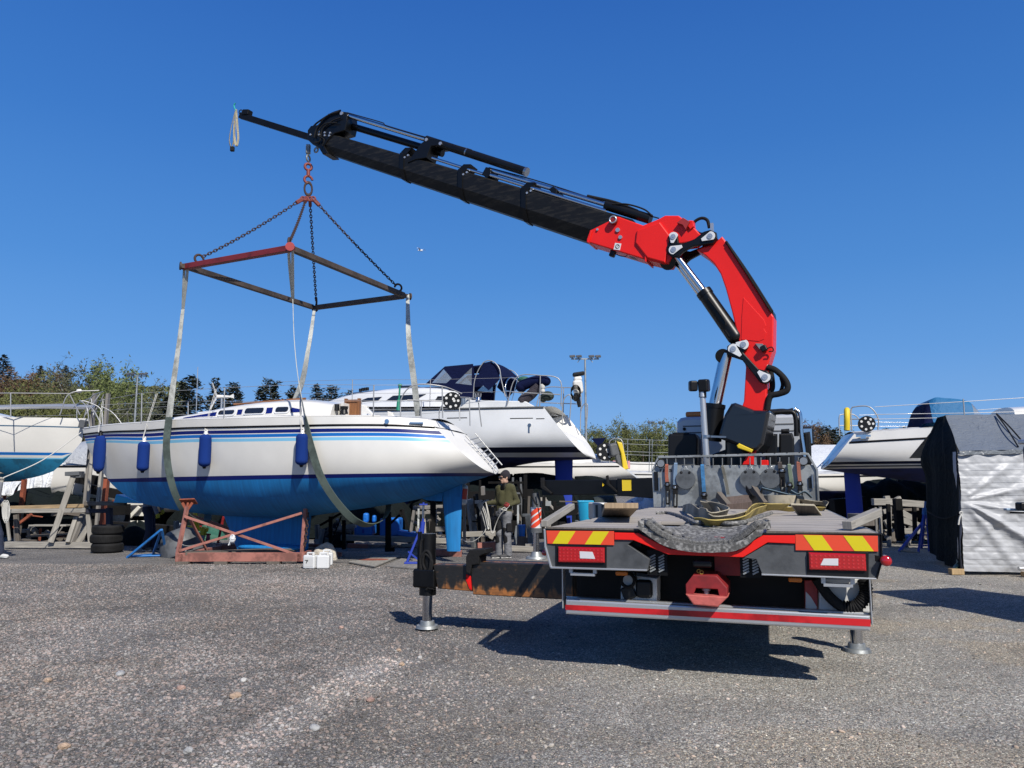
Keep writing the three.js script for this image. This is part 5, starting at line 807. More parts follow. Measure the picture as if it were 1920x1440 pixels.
// ---------- crane on the truck ----------
const col = T.on('z', 1392, 860, -6.9), colW = T.w(col.x, 0, col.z), tipW = V(-4.62, 0, -16.67);
const CYAW = -Math.atan2(colW.z - tipW.z, colW.x - tipW.x), C = frame(V(colW.x, 0, colW.z), CYAW);
const c7 = (x, y, z = .2) => C.on('z', ...Z7(x, y), z), c8 = (x, y, z = .17) => C.on('z', ...Z8(x, y), z), c6 = (x, y, z = .2) => C.on('z', ...Z6(x, y), z);
{
  const part = (b, n, mat, par = truck) => b.done(n, mat, par, C), ex = (Zf, pts, z0, z1, n, mat, par, bev = .012, zt = z1) => part(new B().ext(pts.map((p) => { const q = C.on('z', ...Zf(...p), zt); return [q.x, q.y]; }), z0, z1, bev), n, mat, par);
  // column and its black guard
  part(new B().cyl(V(0, .9, 0), V(0, 2.3, 0), .3, .26, 24), 'crane_column', m.blackSatin);
  ex(Z6, [[952, 862], [1000, 760], [1062, 745], [1052, 862]], .28, .4, 'column_rib', m.red); { const p = C.on('z', ...Z6(1140, 850), .4); part(new B().box(.12, .1, .1, p.x, p.y, p.z, 0, 0, 0, .01), 'red_box', m.red); }
  ex(Z6, [[855, 345], [890, 336], [1052, 398], [1176, 402], [1182, 420], [1150, 600], [1130, 690], [1075, 748], [1010, 740], [760, 640], [752, 600], [800, 440]], -.42, .46, 'column_guard', M([.008, .009, .012], .28, 0, { clearcoat: .4, grime: tClean }), truck, .05);
  ex(Z6, [[905, 700], [925, 680], [1045, 735], [1030, 760], [915, 720]], .47, .5, 'yellow_lever', m.yellow);
  // main boom
  const arm = ex(Z7, [[925, 282], [985, 226], [1004, 250], [1334, 768], [1330, 985], [1298, 1088], [1290, 1180], [1280, 1420], [1105, 1420], [1132, 1340], [1146, 1110], [1112, 985], [1098, 930], [1052, 735], [1010, 580], [975, 480], [930, 410], [870, 355], [815, 318], [850, 300]], -.2, .2, 'main_boom', m.red, truck, .02);
  ex(Z7, [[1130, 640], [1268, 790], [1282, 830], [1268, 850], [1285, 880], [1270, 920], [1235, 935], [1115, 925], [1120, 760]], .2, .209, 'boom_plate', m.red, arm, .003);
  ex(Z7, [[1002, 262], [1022, 268], [1330, 730], [1336, 772], [1322, 752]], -.16, .17, 'boom_cover', m.blackSatin, truck, .01);
  part(new B().tube([[1012, 262], [1170, 490], [1325, 735]].map((p) => c7(...p, .22)), .022, 20, 8).tube([[1020, 275], [1180, 520], [1318, 740]].map((p) => c7(...p, .24)), .014, 20, 6), 'boom_pipe', m.rubber, arm);
  ex(Z7, [[1210, 950], [1260, 952], [1275, 975], [1240, 990]], .2, .24, 'bracket', m.galv, arm, .002); { const p = c7(1268, 985, .26); part(new B().box(.1, .1, .1, p.x, p.y, p.z, 0, 0, .4, .02), 'valve', m.plastic, arm); part(new B().tube([c7(1280, 990, .28), c7(1320, 975, .28), c7(1332, 1000, .28), c7(1300, 1005, .28)], .01, 14, 5), 'valve_hose', m.rubber, arm); }
  // pins and links
  const pin = (x, y, dx, dy, par, z = .3) => { const p = c7(x, y, z), q = c7(x + dx, y + dy, z), d = q.clone().sub(p), a = Math.atan2(d.y, d.x), L = d.length(), r = .085, o = []; for (let k = 0; k <= 10; k++) { const t = a + Math.PI * .62 + k / 10 * Math.PI * .76 * 1; o.push([p.x + Math.cos(t) * r, p.y + Math.sin(t) * r]); } o.push([q.x + Math.cos(a - .9) * .03, q.y + Math.sin(a - .9) * .03], [q.x + Math.cos(a + .9) * .03, q.y + Math.sin(a + .9) * .03]);
    const w = part(new B().ext(o, z, z + .018, .004), 'pin_plate', m.white2, par); part(new B().cyl(V(p.x, p.y, z + .014), V(p.x, p.y, z + .03), .05, .046, 18).cyl(V(p.x, p.y, z + .028), V(p.x, p.y, z + .034), .016, .016, 8), 'pin', m.alu, w); };
  const l1 = ex(Z7, [[655, 203], [683, 214], [692, 268], [722, 274], [800, 243], [862, 194], [905, 182], [946, 200], [952, 240], [924, 274], [880, 281], [795, 291], [724, 330], [690, 362], [650, 368], [618, 345], [611, 300], [624, 260], [620, 225]], .215, .29, 'link_arm', m.blackSatin, truck, .015, .29); pin(657, 232, -6, 34, l1); pin(660, 318, 50, -20, l1); pin(905, 228, -50, 22, l1);
  ex(Z7, [[655, 203], [683, 214], [692, 268], [722, 274], [800, 243], [862, 194], [905, 182], [946, 200], [952, 240], [924, 274], [880, 281], [795, 291], [724, 330], [690, 362], [650, 368], [618, 345], [611, 300], [624, 260], [620, 225]], -.29, -.215, 'link_arm', m.blackSatin, truck, .015, .29);
  const l2 = ex(Z7, [[1130, 931], [1158, 943], [1160, 980], [1130, 1012], [1155, 1040], [1232, 1122], [1290, 1135], [1322, 1165], [1320, 1202], [1280, 1224], [1240, 1212], [1212, 1176], [1120, 1062], [1040, 1036], [1017, 1010], [1020, 968], [1050, 946], [1085, 948]], .215, .29, 'link_arm', m.blackSatin, truck, .015, .29); pin(1130, 958, -44, -4, l2); pin(1062, 988, 45, 42, l2); pin(1276, 1178, -40, -34, l2);
  part(new B().cyl(c7(990, 1035, -.2), c7(990, 1035, .2), .12, .12, 20).cyl(c7(620, 405, -.2), c7(620, 405, .18), .13, .13, 20).cyl(c7(1276, 1178, -.28), c7(1276, 1178, .28), .07, .07, 16).cyl(c7(905, 228, -.28), c7(905, 228, .28), .07, .07, 16).cyl(c7(660, 318, -.28), c7(660, 318, .28), .06, .06, 16), 'pivot', m.blackSatin);
  // cylinders
  const cyl1 = part(new B().cyl(c7(868, 612, .12), c7(1072, 905, .12), .125, .13, 24).ball(c7(1072, 905, .12), .13, 16, 12).cyl(c7(860, 600, .12), c7(880, 628, .12), .135, .135, 24), 'lift_cylinder', m.blackSatin); part(new B().cyl(c7(655, 330, .16), c7(870, 612, .16), .062, .062, 20).cyl(c7(640, 352, -.02), c7(845, 626, -.02), .055, .055, 18), 'cylinder_rod', m.chrome, cyl1); part(new B().tube([c7(890, 645, .27), c7(1000, 790, .27), c7(1010, 830, .27)], .014, 20, 6).tube([c7(980, 820, .2), c7(990, 850, .2), c7(1040, 900, .2)], .018, 16, 6).box(.08, .16, .08, c7(1030, 880, .2).x, c7(1030, 880, .2).y, .2, 0, 0, .5, .02), 'cylinder_line', m.rubber, cyl1);
  const cyl2 = part(new B().cyl(c6(720, 360, .1), c6(690, 660, .1), .165, .165, 26).cyl(c6(722, 350, .1), c6(718, 385, .1), .175, .175, 26), 'lift_cylinder', m.blackSatin); part(new B().cyl(c7(1015, 1020, .1), c7(938, 1370, .1), .105, .105, 26), 'cylinder_rod', m.chrome, cyl2);
  // outer boom housing
  const hs = ex(Z7, [[72, 264], [94, 186], [236, 116], [268, 92], [290, 94], [452, 152], [560, 108], [600, 86], [692, 86], [716, 104], [788, 156], [832, 205], [850, 218], [790, 262], [700, 276], [660, 340], [622, 412], [592, 414], [470, 385], [468, 398], [460, 382]], -.22, .22, 'boom_housing', m.red, truck, .02);
  ex(Z7, [[410, 186], [565, 130], [640, 230], [615, 330], [600, 405], [480, 372], [400, 270]], .2, .262, 'housing_gusset', m.red, hs, .02); ex(Z7, [[72, 250], [95, 186], [108, 190], [86, 268], [72, 268]], -.25, .25, 'housing_collar', m.red, hs, .01); ex(Z7, [[465, 300], [476, 302], [474, 398], [464, 396]], -.23, .245, 'housing_rib', m.red, hs, .003);
  { const p = c7(257, 122, .24); part(new B().cyl(p, p.clone().add(V(0, 0, .07)), .075, .075, 20), 'winch_boss', m.redDark, hs); part(new B().torus(p.clone().add(V(0, 0, .07)), V(0, 0, 1), .06, .014, 8, 20), 'boss_ring', m.alu, hs); }
  ex(Z7, [[680, 135], [722, 100], [768, 128], [738, 180], [720, 150]], .2, .3, 'hook_bracket', m.redDark, hs, .006); ex(Z7, [[760, 118], [790, 120], [795, 160], [770, 180], [755, 160]], .1, .26, 'lifting_eye', m.red, hs, .01);
  for (const [x, y, r] of [[145, 182, .022], [300, 234, .035], [282, 185, .04]]) { const p = c7(x, y, .23); part(new B().disc(p, V(0, 0, 1), r, .03, 12), 'bolt', m.alu, hs); }
  { const p = c7(280, 296, .2225), s = part(new B().box(.12, .12, .004, p.x, p.y, .2225, 0, 0, -.25), 'sign_plate', m.white2, hs); part(new B().torus(V(p.x, p.y, .226), V(0, 0, 1), .035, .006, 4, 16).bar(V(p.x - .025, p.y - .025, .226), V(p.x + .025, p.y + .025, .226), .008, .003), 'sign_mark', m.black, s); }
  { const p = c7(250, 338, .1); part(new B().box(.1, .16, .1, p.x, p.y, p.z, 0, 0, -.4, .02).tube([p, c7(300, 360, .1), c7(340, 362, .1), c7(346, 338, .1)], .008, 16, 5), 'hook_lamp', m.plastic, hs); }
  part(new B().tube([c7(795, 165, .1), c7(800, 130, .1), c7(845, 105, .1), c7(885, 118, .1), c7(900, 170, .1)], .028, 30, 8).tube([c7(790, 180, .05), c7(840, 205, .05), c7(860, 205, .1)], .014, 12, 6).tube([c7(460, 85, .1), c7(520, 95, .1), c7(560, 106, .1)], .012, 12, 6), 'boom_hose', m.rubber);
  { const p = c7(918, 170, .12); part(new B().bar(p.clone().add(V(0, -.1, 0)), p.clone().add(V(0, .08, 0)), .05, .05), 'bracket', m.alu, hs); }
  part(new B().tube([[1290, 1110], [1345, 1130], [1400, 1180], [1428, 1230], [1420, 1270], [1370, 1290], [1310, 1310], [1290, 1400]].map((p) => c7(...p, .2)), .05, 60, 10).tube([[1300, 1105], [1320, 1170], [1325, 1250], [1300, 1290]].map((p) => c7(...p, .05)), .045, 40, 9).tube([[1385, 1180], [1395, 1230], [1380, 1280]].map((p) => c7(...p, .1)), .03, 20, 8), 'hose_bundle', m.rubber); part(new B().cyl(c7(1290, 1100, .2), c7(1355, 1145, .2), .022), 'hose_pipe', m.alu);
  // telescopic sections: six sided tubes, one inside the other
  const tl = (x) => { const a = c8(680, 225), b = c8(2322, 700); return a.clone().lerp(b, (x - 680) / (2322 - 680)); };
  const lowAt = (X) => { const a = c8(620, 348), b = c8(2170, 868), k = (X - a.x) / (b.x - a.x); return lerp(a.y, b.y, k); }, upAt = (X) => { const a = c8(690, 228), b = c8(2280, 690), k = (X - a.x) / (b.x - a.x); return lerp(a.y, b.y, k); };
  const hex = (b, X0, X1, grow, w) => { const rings = [X0, X1].map((X) => { const u = upAt(X) + grow, l = lowAt(X) - grow, h = u - l; return [[w * .8, u], [w, u - .06 * h], [w, l + h * .36], [w * .5, l], [-w * .5, l], [-w, l + h * .36], [-w, u - .06 * h], [-w * .8, u]].map((q) => V(X, q[1], q[0])); });
    for (let k = 0; k < 8; k++) { const A = rings[0][k], Bq = rings[0][(k + 1) % 8], D = rings[1][k], E2 = rings[1][(k + 1) % 8]; b.grid((i, j) => A.clone().lerp(Bq, j).lerp(D.clone().lerp(E2, j), i), 1, 1); }
    for (const R of rings) { const c = V(R[0].x, (upAt(R[0].x) + lowAt(R[0].x)) / 2, 0); for (let k = 0; k < 8; k++) b.grid((i, j) => c.clone().lerp(R[k].clone().lerp(R[(k + 1) % 8], j), i), 1, 1); } return b; };
  const X = [2260, 1800, 1418, 1066, 596].map((x) => c8(x, 400 + (x - 1066) * .3).x), secMat = M([.9, .9, .9], .45, 0, { phys: true, specularIntensity: .45, map: tex(512, 256, (u, v) => { const a = fbm(u * 5, v * 26, 26, 4, 131), b = fbm(u * 9, v * 7, 9, 5, 132), d = smooth(.5, .72, a * .6 + b * .5), k = .85 + .3 * fbm(u * 60, v * 60, 60, 2, 133); return [(.09 + .07 * d) * k, (.09 + .063 * d) * k, (.09 + .05 * d) * k]; }, true, 1.6, .7), bump: tBump, bs: .0008 });
  for (let k = 0; k < 4; k++) { part(hex(new B(), X[k] + .6, X[k + 1], -.012 * k, .205 - .014 * k), 'boom_section', secMat); if (k < 3) { const cl = part(hex(new B(), X[k + 1] - .035, X[k + 1] + .06, .022 - .012 * k, .225 - .014 * k), 'section_collar', m.blackSatin); const u = upAt(X[k + 1]); for (const q of [.1, .2]) part(new B().disc(V(X[k + 1] + q * .8, u - .06 - .1 * (1 - q * 3), .2 - .014 * k), V(0, 0, 1), .022, .03, 10), 'bolt', m.alu, cl); part(new B().ext([[X[k + 1] - .03, u - .18], [X[k + 1] + .2, u + .01], [X[k + 1] + .24, u + .06], [X[k + 1] + .08, u + .09], [X[k + 1] - .02, u + .02]], -.12, .2 - .014 * k, .01), 'collar_bracket', m.blackSatin, cl); } }
  // boom head
  const hd = ex(Z8, [[500, 205], [520, 178], [560, 172], [625, 105], [680, 88], [735, 95], [738, 150], [725, 205], [660, 225], [625, 260], [600, 300], [628, 345], [590, 348], [560, 300], [530, 290], [500, 262]], -.2, .19, 'boom_head', m.blackSatin, truck, .02);
  for (const [x, y] of [[520, 232], [572, 215], [572, 232], [605, 220], [605, 237], [637, 222], [632, 238], [706, 105]]) part(new B().disc(c8(x, y, .195), V(0, 0, 1), x > 700 ? .04 : .022, .03, 12), 'bolt', m.alu, hd);
  part(new B().tube([[540, 250], [560, 190], [620, 120], [690, 95]].map((p) => c8(...p, .22)), .018, 24, 6).tube([[545, 280], [575, 270], [590, 200], [650, 150], [700, 130]].map((p) => c8(...p, .23)), .016, 24, 6).tube([[590, 300], [600, 260], [560, 230], [600, 170], [680, 160]].map((p) => c8(...p, .24)), .014, 24, 6).tube([[530, 190], [560, 160], [640, 108], [700, 86]].map((p) => c8(...p, .1)), .02, 24, 6), 'head_hose', m.rubber, hd);
  part(new B().torus(c8(553, 325, .05), V(0, 0, 1), .05, .02, 8, 16).bar(c8(565, 300, .05), c8(556, 318, .05), .05, .05), 'lug', m.galv, hd);
  // extension cylinders above the boom
  const rod = (a, b, r, n, mat, z = .1) => part(new B().cyl(c8(...a, z), c8(...b, z), r, r, 16), n, mat);
  rod([725, 112], [1215, 262], .05, 'cylinder_rod', m.chrome); rod([1215, 262], [1812, 455], .085, 'extension_cylinder', m.blackSatin); rod([735, 172], [1312, 345], .075, 'extension_cylinder', m.blackSatin, -.06); rod([1600, 447], [2300, 655], .045, 'cylinder_rod', m.chrome); rod([1600, 475], [2290, 690], .035, 'cylinder_rod', m.chrome, .16); rod([2290, 655], [2560, 740], .09, 'extension_cylinder', m.blackSatin, .08); rod([1250, 372], [1560, 470], .03, 'cylinder_rod', m.chrome, .15);
  part(new B().tube([[740, 100], [950, 160], [985, 182], [1290, 270], [1480, 322], [1500, 335]].map((p) => c8(...p, .15)), .012, 40, 6).tube([[1590, 430], [1900, 515], [2290, 640], [2400, 660]].map((p) => c8(...p, .02)), .012, 30, 6).tube([[2180, 600], [2350, 640], [2480, 690]].map((p) => c8(...p, .1)), .03, 20, 6).tube([[2330, 650], [2420, 650], [2520, 680], [2570, 720]].map((p) => c8(...p, .16)), .016, 20, 6), 'cylinder_pipe', m.rubber);
  ex(Z8, [[1145, 335], [1180, 285], [1225, 250], [1300, 262], [1312, 292], [1240, 300], [1215, 370], [1150, 380], [1100, 400]], -.16, .2, 'cylinder_bracket', m.blackSatin); for (const [x, y] of [[1298, 285], [1214, 262]]) part(new B().disc(c8(x, y, .205), V(0, 0, 1), .035, .02, 14), 'pin', m.alu);
  ex(Z8, [[1545, 470], [1570, 425], [1598, 430], [1602, 470], [1580, 488]], -.16, .18, 'cylinder_bracket', m.blackSatin); ex(Z8, [[1945, 560], [1975, 540], [1998, 560], [1990, 600]], -.16, .18, 'cylinder_bracket', m.blackSatin); { const p = c8(1812, 455, .1), q = c8(1455, 338, .1), d = p.clone().sub(q).normalize(); part(new B().cyl(q, q.clone().addScaledVector(d, .03), .088, .088, 16).cyl(p.clone().addScaledVector(d, -.02), p.clone().addScaledVector(d, .03), .09, .09, 16), 'cylinder_cap', m.steel); }
  // slim jib at the tip
  part(new B().bar(c8(100, 118, 0), c8(520, 250, 0), .11, .14, .01), 'jib', m.black); part(new B().box(.2, .13, .16, c8(140, 102, 0).x, c8(140, 102, 0).y, 0, 0, 0, -.2, .02), 'jib_end', m.black); part(new B().torus(c8(100, 95, 0), V(0, 0, 1), .05, .012, 6, 14), 'jib_eye', m.rubber);
}
// ---------- spreader frame, chains and slings ----------
const FA = V(-6.71, 6, -15.43), FB = V(-4.21, 6, -14.19), FC = V(-2.54, 6, -17.92), FD = V(-5.02, 6, -19.15);
{
  const t = thing('spreader_frame', 'rectangular steel spreader frame with one red bar hanging above the striped boat', 'lifting frame', V(-4.62, 6, -16.67));
  const out = (a, b, e) => b.clone().add(b.clone().sub(a).setLength(e));
  const ab = new B().bar(out(FB, FA, .1), out(FA, FB, .06), .12, .12, .012).done('frame_bar', M([.18, .014, .016], .6, 0, { grime: tGrime, bump: tBump, bs: .001 }), t); ab.userData.label = 'red front bar of the frame';
  const rusty = M([.085, .062, .05], .75, .2, { grime: tGrime, bump: tBump, bs: .0015 });
  for (const [a, b] of [[FB, FC], [FC, FD], [FD, FA]]) new B().bar(a.clone().lerp(b, .02), b.clone().lerp(a, .02), .105, .115, .012).done('frame_bar', rusty, t);
  for (const [p, mm] of [[FA, rusty], [FB, m.redDark], [FC, rusty], [FD, rusty]]) { const c = V(-4.62, 6, -16.67), d = p.clone().sub(c).normalize(); new B().disc(p.clone().addScaledVector(d, .12), V(d.x, 0, d.z).normalize(), .085, .03, 18).bar(p.clone().addScaledVector(d, -.05), p.clone().addScaledVector(d, .12), .09, .09).done('end_stop', mm, t); }
}
const ringP = at(578, 366, 16.67), tipHook = at(580, 268, 16.67), chainMat = M([.055, .03, .024], .75, .2, { grime: tGrime }), chainRed = M([.21, .04, .032], .6, .1, { grime: tGrime });
function chainLinks(a, b, pitch, r, sag = 0) {
  const n = Math.round(a.distanceTo(b) / pitch), B1 = new B(), d = b.clone().sub(a).normalize(), e = V(0, 1, 0).cross(d); if (e.lengthSq() < .01) e.set(1, 0, 0); e.normalize(); const f = V().crossVectors(d, e);
  const g = new THREE.TorusGeometry(pitch * .36, r, 5, 10); g.scale(1.75, 1, 1);
  for (let i = 0; i < n; i++) { const u = (i + .5) / n, p = a.clone().lerp(b, u); p.y -= sag * 4 * u * (1 - u); const q = i % 2 ? e : f; B1.add(g, new THREE.Matrix4().makeBasis(d, q, V().crossVectors(d, q)).setPosition(p)); }
  return B1;
}
{
  const t = thing('lifting_chain', 'four legged lifting chain with red hook hanging from the crane tip', 'chain', ringP);
  const y = (py) => at(578, py, 16.67);
  new B().box(.1, .22, .1, y(280).x, y(280).y, y(280).z, 0, 0, 0, .02).torus(y(297), V(1, 0, .3), .07, .022, 8, 14).done('shackle', m.galv, t);
  new B().torus(y(313), V(.5, 0, 1), .075, .032, 8, 16).cyl(y(318), y(330), .04, .042).torus(y(337), V(.4, 0, 1), .085, .03, 8, 18, 4.6).done('hook', chainRed, t);
  { const g = new THREE.TorusGeometry(.085, .022, 8, 18); g.scale(1, 1.75, 1); new B().add(g, new THREE.Matrix4().makeRotationY(.5).setPosition(y(354))).done('master_link', chainMat, t); }
  for (const [dx, c, end, k] of [[-10, FA, FA.clone().lerp(FB, .1), 1], [-4, FB, FB.clone().lerp(FA, .02), 1], [3, FD, FD.clone().lerp(FC, .02), 0], [9, FC, FC.clone().lerp(FB, .06), 0]]) {
    const s = at(578 + dx, 373, 16.67), e = end.clone().add(V(0, .1, 0)), d = e.clone().sub(s).normalize();
    new B().bar(s, s.clone().addScaledVector(d, .2), .07, .09, .02).torus(s, V(0, 0, 1), .05, .022, 8, 14).done('chain_coupler', chainRed, t);
    chainLinks(s.clone().addScaledVector(d, .2), e.clone().addScaledVector(d, -.14), .072, .0105, k ? .05 : .03).done('chain', chainMat, t);
    new B().torus(e.clone().addScaledVector(d, -.06), V(d.z, 0, -d.x).normalize(), .085, .025, 8, 16, 5).done('chain_hook', chainMat, t);
  }
}
{
  const { F, h } = HB, w = (px, py, z) => { const p = F.on('z', px, py, z); return F.w(p.x, p.y, p.z); }, bx = V(1, 0, 0).transformDirection(F.matrixWorld), bzv = V(0, 0, 1).transformDirection(F.matrixWorld);
  const loop = (b, p, q, e) => b.strap([p.clone().add(V(0, .07, 0)).addScaledVector(e, .05), p.clone().add(V(0, -.05, 0)).addScaledVector(e, .05), q], bx, (u) => .045 + .02 * u, .008, 10).strap([p.clone().add(V(0, .07, 0)).addScaledVector(e, -.0), p.clone().addScaledVector(e, -.04), q], bx, (u) => .045 + .02 * u, .008, 10);
  const t1 = thing('lifting_sling', 'grey webbing sling round the bow half of the striped boat, left of the cradle post', 'sling', w(330, 900, 1.1), 0, 'lifting slings under the striped boat'), e1 = FA.clone().sub(FB).normalize();
  const a0 = FA.clone().addScaledVector(e1, .02), a1 = w(343, 580, .95), zA = 1.2;
  loop(new B(), a0, a1, e1).strap([a1, w(336, 640, 1.0), w(325, 720, 1.08), w(317, 782, 1.14)], [bx, bx, bx], (u) => .075 + .075 * u, .012, 30).done('sling_upper', m.sling, t1);
  new B().strap([w(317, 782, 1.14), w(312, 830, 1.17), w(316, 880, 1.18), w(328, 925, 1.12), w(348, 962, .86), w(380, 978, .2), w(390, 968, -.5), w(380, 920, -1.2), w(380, 850, -1.35)], bx, .155, .014, 50).done('sling_sleeve', m.slingDark, t1);
  { const p0 = FD.clone().add(V(0, -.02, 0)); new B().strap([p0, w(578, 655, -1.0), w(565, 720, -1.2), w(540, 775, -1.35), w(520, 800, -1.4)], bx, (u) => .07 + .06 * Math.min(1, u * 2), .012, 30).done('sling_upper', m.sling, t1); }
  const t2 = thing('lifting_sling', 'slack dark webbing sling looping below the stern half of the striped boat', 'sling', w(600, 900, 1.6), 0, 'lifting slings under the striped boat'), e2 = FB.clone().sub(FA).normalize();
  const b1 = w(549, 560, 1.25), sd = bzv.clone().multiplyScalar(.9).addScaledVector(bx, .45);
  loop(new B(), FB.clone(), b1, e2).strap([b1, w(552, 640, 1.4), w(560, 715, 1.5), w(572, 782, 1.6)], [sd, sd, sd, bx.clone().multiplyScalar(.5).addScaledVector(bzv, .6)], (u) => .07 + .05 * u, .012, 30).done('sling_upper', m.sling, t2);
  new B().strap([w(572, 782, 1.6), w(584, 840, 1.62), w(602, 895, 1.58), w(632, 942, 1.45), w(664, 975, 1.25), w(692, 985, .9), w(720, 972, .3), w(730, 940, -.6), w(740, 860, -1.5)], [bx.clone().multiplyScalar(.5).addScaledVector(bzv, .6), bx, bx, bx.clone().addScaledVector(V(0, 1, 0), .4), bx.clone().addScaledVector(V(0, 1, 0), .5), bx.clone().addScaledVector(V(0, 1, 0), .7), bx], .15, .014, 60).done('sling_sleeve', m.slingDark, t2);
  { const p0 = FC.clone().add(V(.05, -.02, 0)); new B().strap([p0.clone().add(V(0, .05, 0)), w(767, 640, -1.2), w(777, 720, -1.35), w(784, 780, -1.5)], bx, (u) => .08 + .06 * Math.min(1, u * 2), .012, 30).done('sling_upper', m.sling, t2); }
  // spare sling bundle on the jib eye
  const p = (x, y) => { const q = c8(x, y, .02); return C.w(q.x, q.y, q.z); }, cx = V(1, 0, 0).transformDirection(C.matrixWorld), t3 = thing('round_sling', 'beige spare sling tied in a bundle to the end of the slim jib', 'sling', p(65, 80));
  for (const [pts, s] of [[[[70, 80], [45, 180], [32, 270], [45, 310], [60, 250], [66, 150]], .7], [[[72, 80], [80, 180], [85, 260], [75, 300], [62, 240], [64, 150]], -.5], [[[70, 85], [60, 180], [58, 290]], .2]]) new B().strap(pts.map((e) => p(...e)), V(cx.x, 0, cx.z + s), .05, .008, 24).done('strap', M([.42, .38, .27], .85, 0, { grime: tGrime, bump: tWeave, bs: .002 }), t3);
  new B().box(.1, .12, .08, p(50, 318).x, p(50, 318).y, p(50, 318).z, 0, 0, 0, .02).done('sling_end', m.rubber, t3); new B().tube([p(72, 90), p(60, 60), p(68, 42)], .016, 12, 6).done('cord', M([.02, .42, .35], .7), t3);
}
// ---------- loose things on the truck bed ----------
const dk = (px, py, up = 0) => { const p = T.on('y', px, py, HD + up); return p; }, tw = (p) => T.w(p.x, p.y, p.z);
const d5 = (x, y, up = 0) => dk(...Z5(x, y), up), d6 = (x, y, up = 0) => { const z = Math.max(-5.72, dk(...Z6(x, Math.max(1228, y + 560 * up))).z); return T.on('z', ...Z6(x, y), z); }; // up: about how far above the planks
{ // a length of worn tyre tread lying in the lowered middle of the tail
  const path = [[556, 418], [600, 455], [660, 497], [725, 524], [800, 540], [900, 545], [1000, 541], [1080, 528], [1140, 500], [1190, 465], [1236, 425]].map((q) => { const p = T.on('z', ...Z5(...q), .03); return V(p.x, p.y + .01, 0); }), c = new THREE.CatmullRomCurve3(path);
  const t = thing('tyre_tread', 'length of worn grey tyre tread draped in the dip of the truck tail', 'tyre tread', T.w(.2, HD - .1, -.3), TYAW);
  const mg = M([.36, .355, .34], .9, 0, { map: tex(256, 256, (u, v) => { const a = fbm(u * 40, v * 40, 40, 3, 111), b = fbm(u * 8, v * 8, 8, 3, 112); return .52 + .42 * smooth(.35, .75, a) * (.6 + .6 * b); }, true, .75, .75), bump: tBump, bs: .004 }); const mgB = mg.clone(); mgB.map = scaled(mg.map, 2.2, 2.2);
  const surf = (u, v, off) => { const p = c.getPoint(u), n = c.getTangent(u), len = lerp(.05, -.6 - .6 * Math.exp(-Math.pow((u - .5) / .28, 2)) + .1 * Math.sin(u * 7), v); const lift = Math.max(0, HD - .03 - p.y) * (1 - smooth(1, .1, clamp(-len / 1.25))); return V(p.x + .03 * Math.sin(v * 9 + u * 4), p.y + lift + off + .018 * fbm(u * 14, v * 10, 1e6, 3, 113), len); };
  new B().grid((i, j) => surf(i, j, .03), 80, 40).grid((i, j) => surf(i, 0, .03 - .06 * j), 80, 2).grid((i, j) => surf(0, i, .03 - .06 * j), 20, 1).grid((i, j) => surf(1, i, .03 - .06 * j), 20, 1).done('tread_band', mg, t, T);
  const blk = new RoundedBoxGeometry(.075, .05, .17, 1, .014);
  for (let k = 0; k < 21; k++) { const u = .07 + .88 * k / 20, p = surf(u, .1, .035), tg = c.getTangent(u), o = new THREE.Mesh(blk, mgB); o.name = 'tread_block'; o.position.copy(p.applyMatrix4(T.matrixWorld).applyMatrix4(t.matrixWorld.clone().invert())); o.rotation.set(rr(-.06, .06), (k < 8 ? .3 : k > 14 ? -.3 : 0) + rr(-.08, .08), Math.atan2(tg.y, tg.x)); o.castShadow = o.receiveShadow = true; t.add(o);
    if (k % 2) { const o2 = o.clone(); o2.position.z -= .2; o2.position.y += .004; t.add(o2); } }
  new B().tube([[650, 345], [720, 345], [800, 370], [850, 395], [940, 395], [1040, 400], [1100, 395], [1180, 372], [1260, 345]].map(([x, y]) => d5(x, y, .01)), .022, 60, 8).done('tread_edge', mg, t, T);
}
const plank = (name, label, cat, a, b, w, h, mat, group) => { const A = tw(a), Bq = tw(b), t = thing(name, label, cat, A.clone().lerp(Bq, .5), 0, group); new B().bar(A, Bq, w, h, .006).done('timber', mat, t); return t; };
plank('timber_beam', 'pale timber beam sticking out over the left tail corner of the truck', 'timber', T.on('z', ...Z5(58, 420), -.05).add(V(0, .03, 0)), T.on('z', ...Z5(203, 325), -1.1).add(V(0, .03, 0)), .06, .055, m.wood);
plank('timber_beam', 'pale timber beam lying over the right tail corner of the truck', 'timber', T.on('z', ...Z5(1660, 410), -.25), T.on('z', ...Z5(1822, 340), -.8), .075, .065, m.wood);
{ const a = d5(1660, 415), t = thing('timber_block', 'short dark timber block propping the right beam on the truck tail', 'timber', tw(d5(1735, 410))); new B().box(.14, .1, .2, d5(1735, 410).x, HD + .05, d5(1735, 410).z, .4, 0, 0, .006).done('timber', m.woodDark, t, T); }
{ const Zq = zoom(1100, 840, 9), t = thing('loose_board', 'beige wooden panel lying on the left edge of the truck bed', 'panel', tw(dk(...Zq(520, 1100)))); const P = [[330, 1120, .02], [660, 1135, .02], [755, 980, .16], [420, 965, .16]].map(([x, y, u]) => dk(...Zq(x, y), u)); const a = P[0].clone().lerp(P[1], .5), b = P[3].clone().lerp(P[2], .5); new B().bar(a, b, P[0].distanceTo(P[1]), .05, .004, V(0, 1, 0)).done('board', M([.46, .33, .20], .8, 0, { map: tWood }), t, T); }
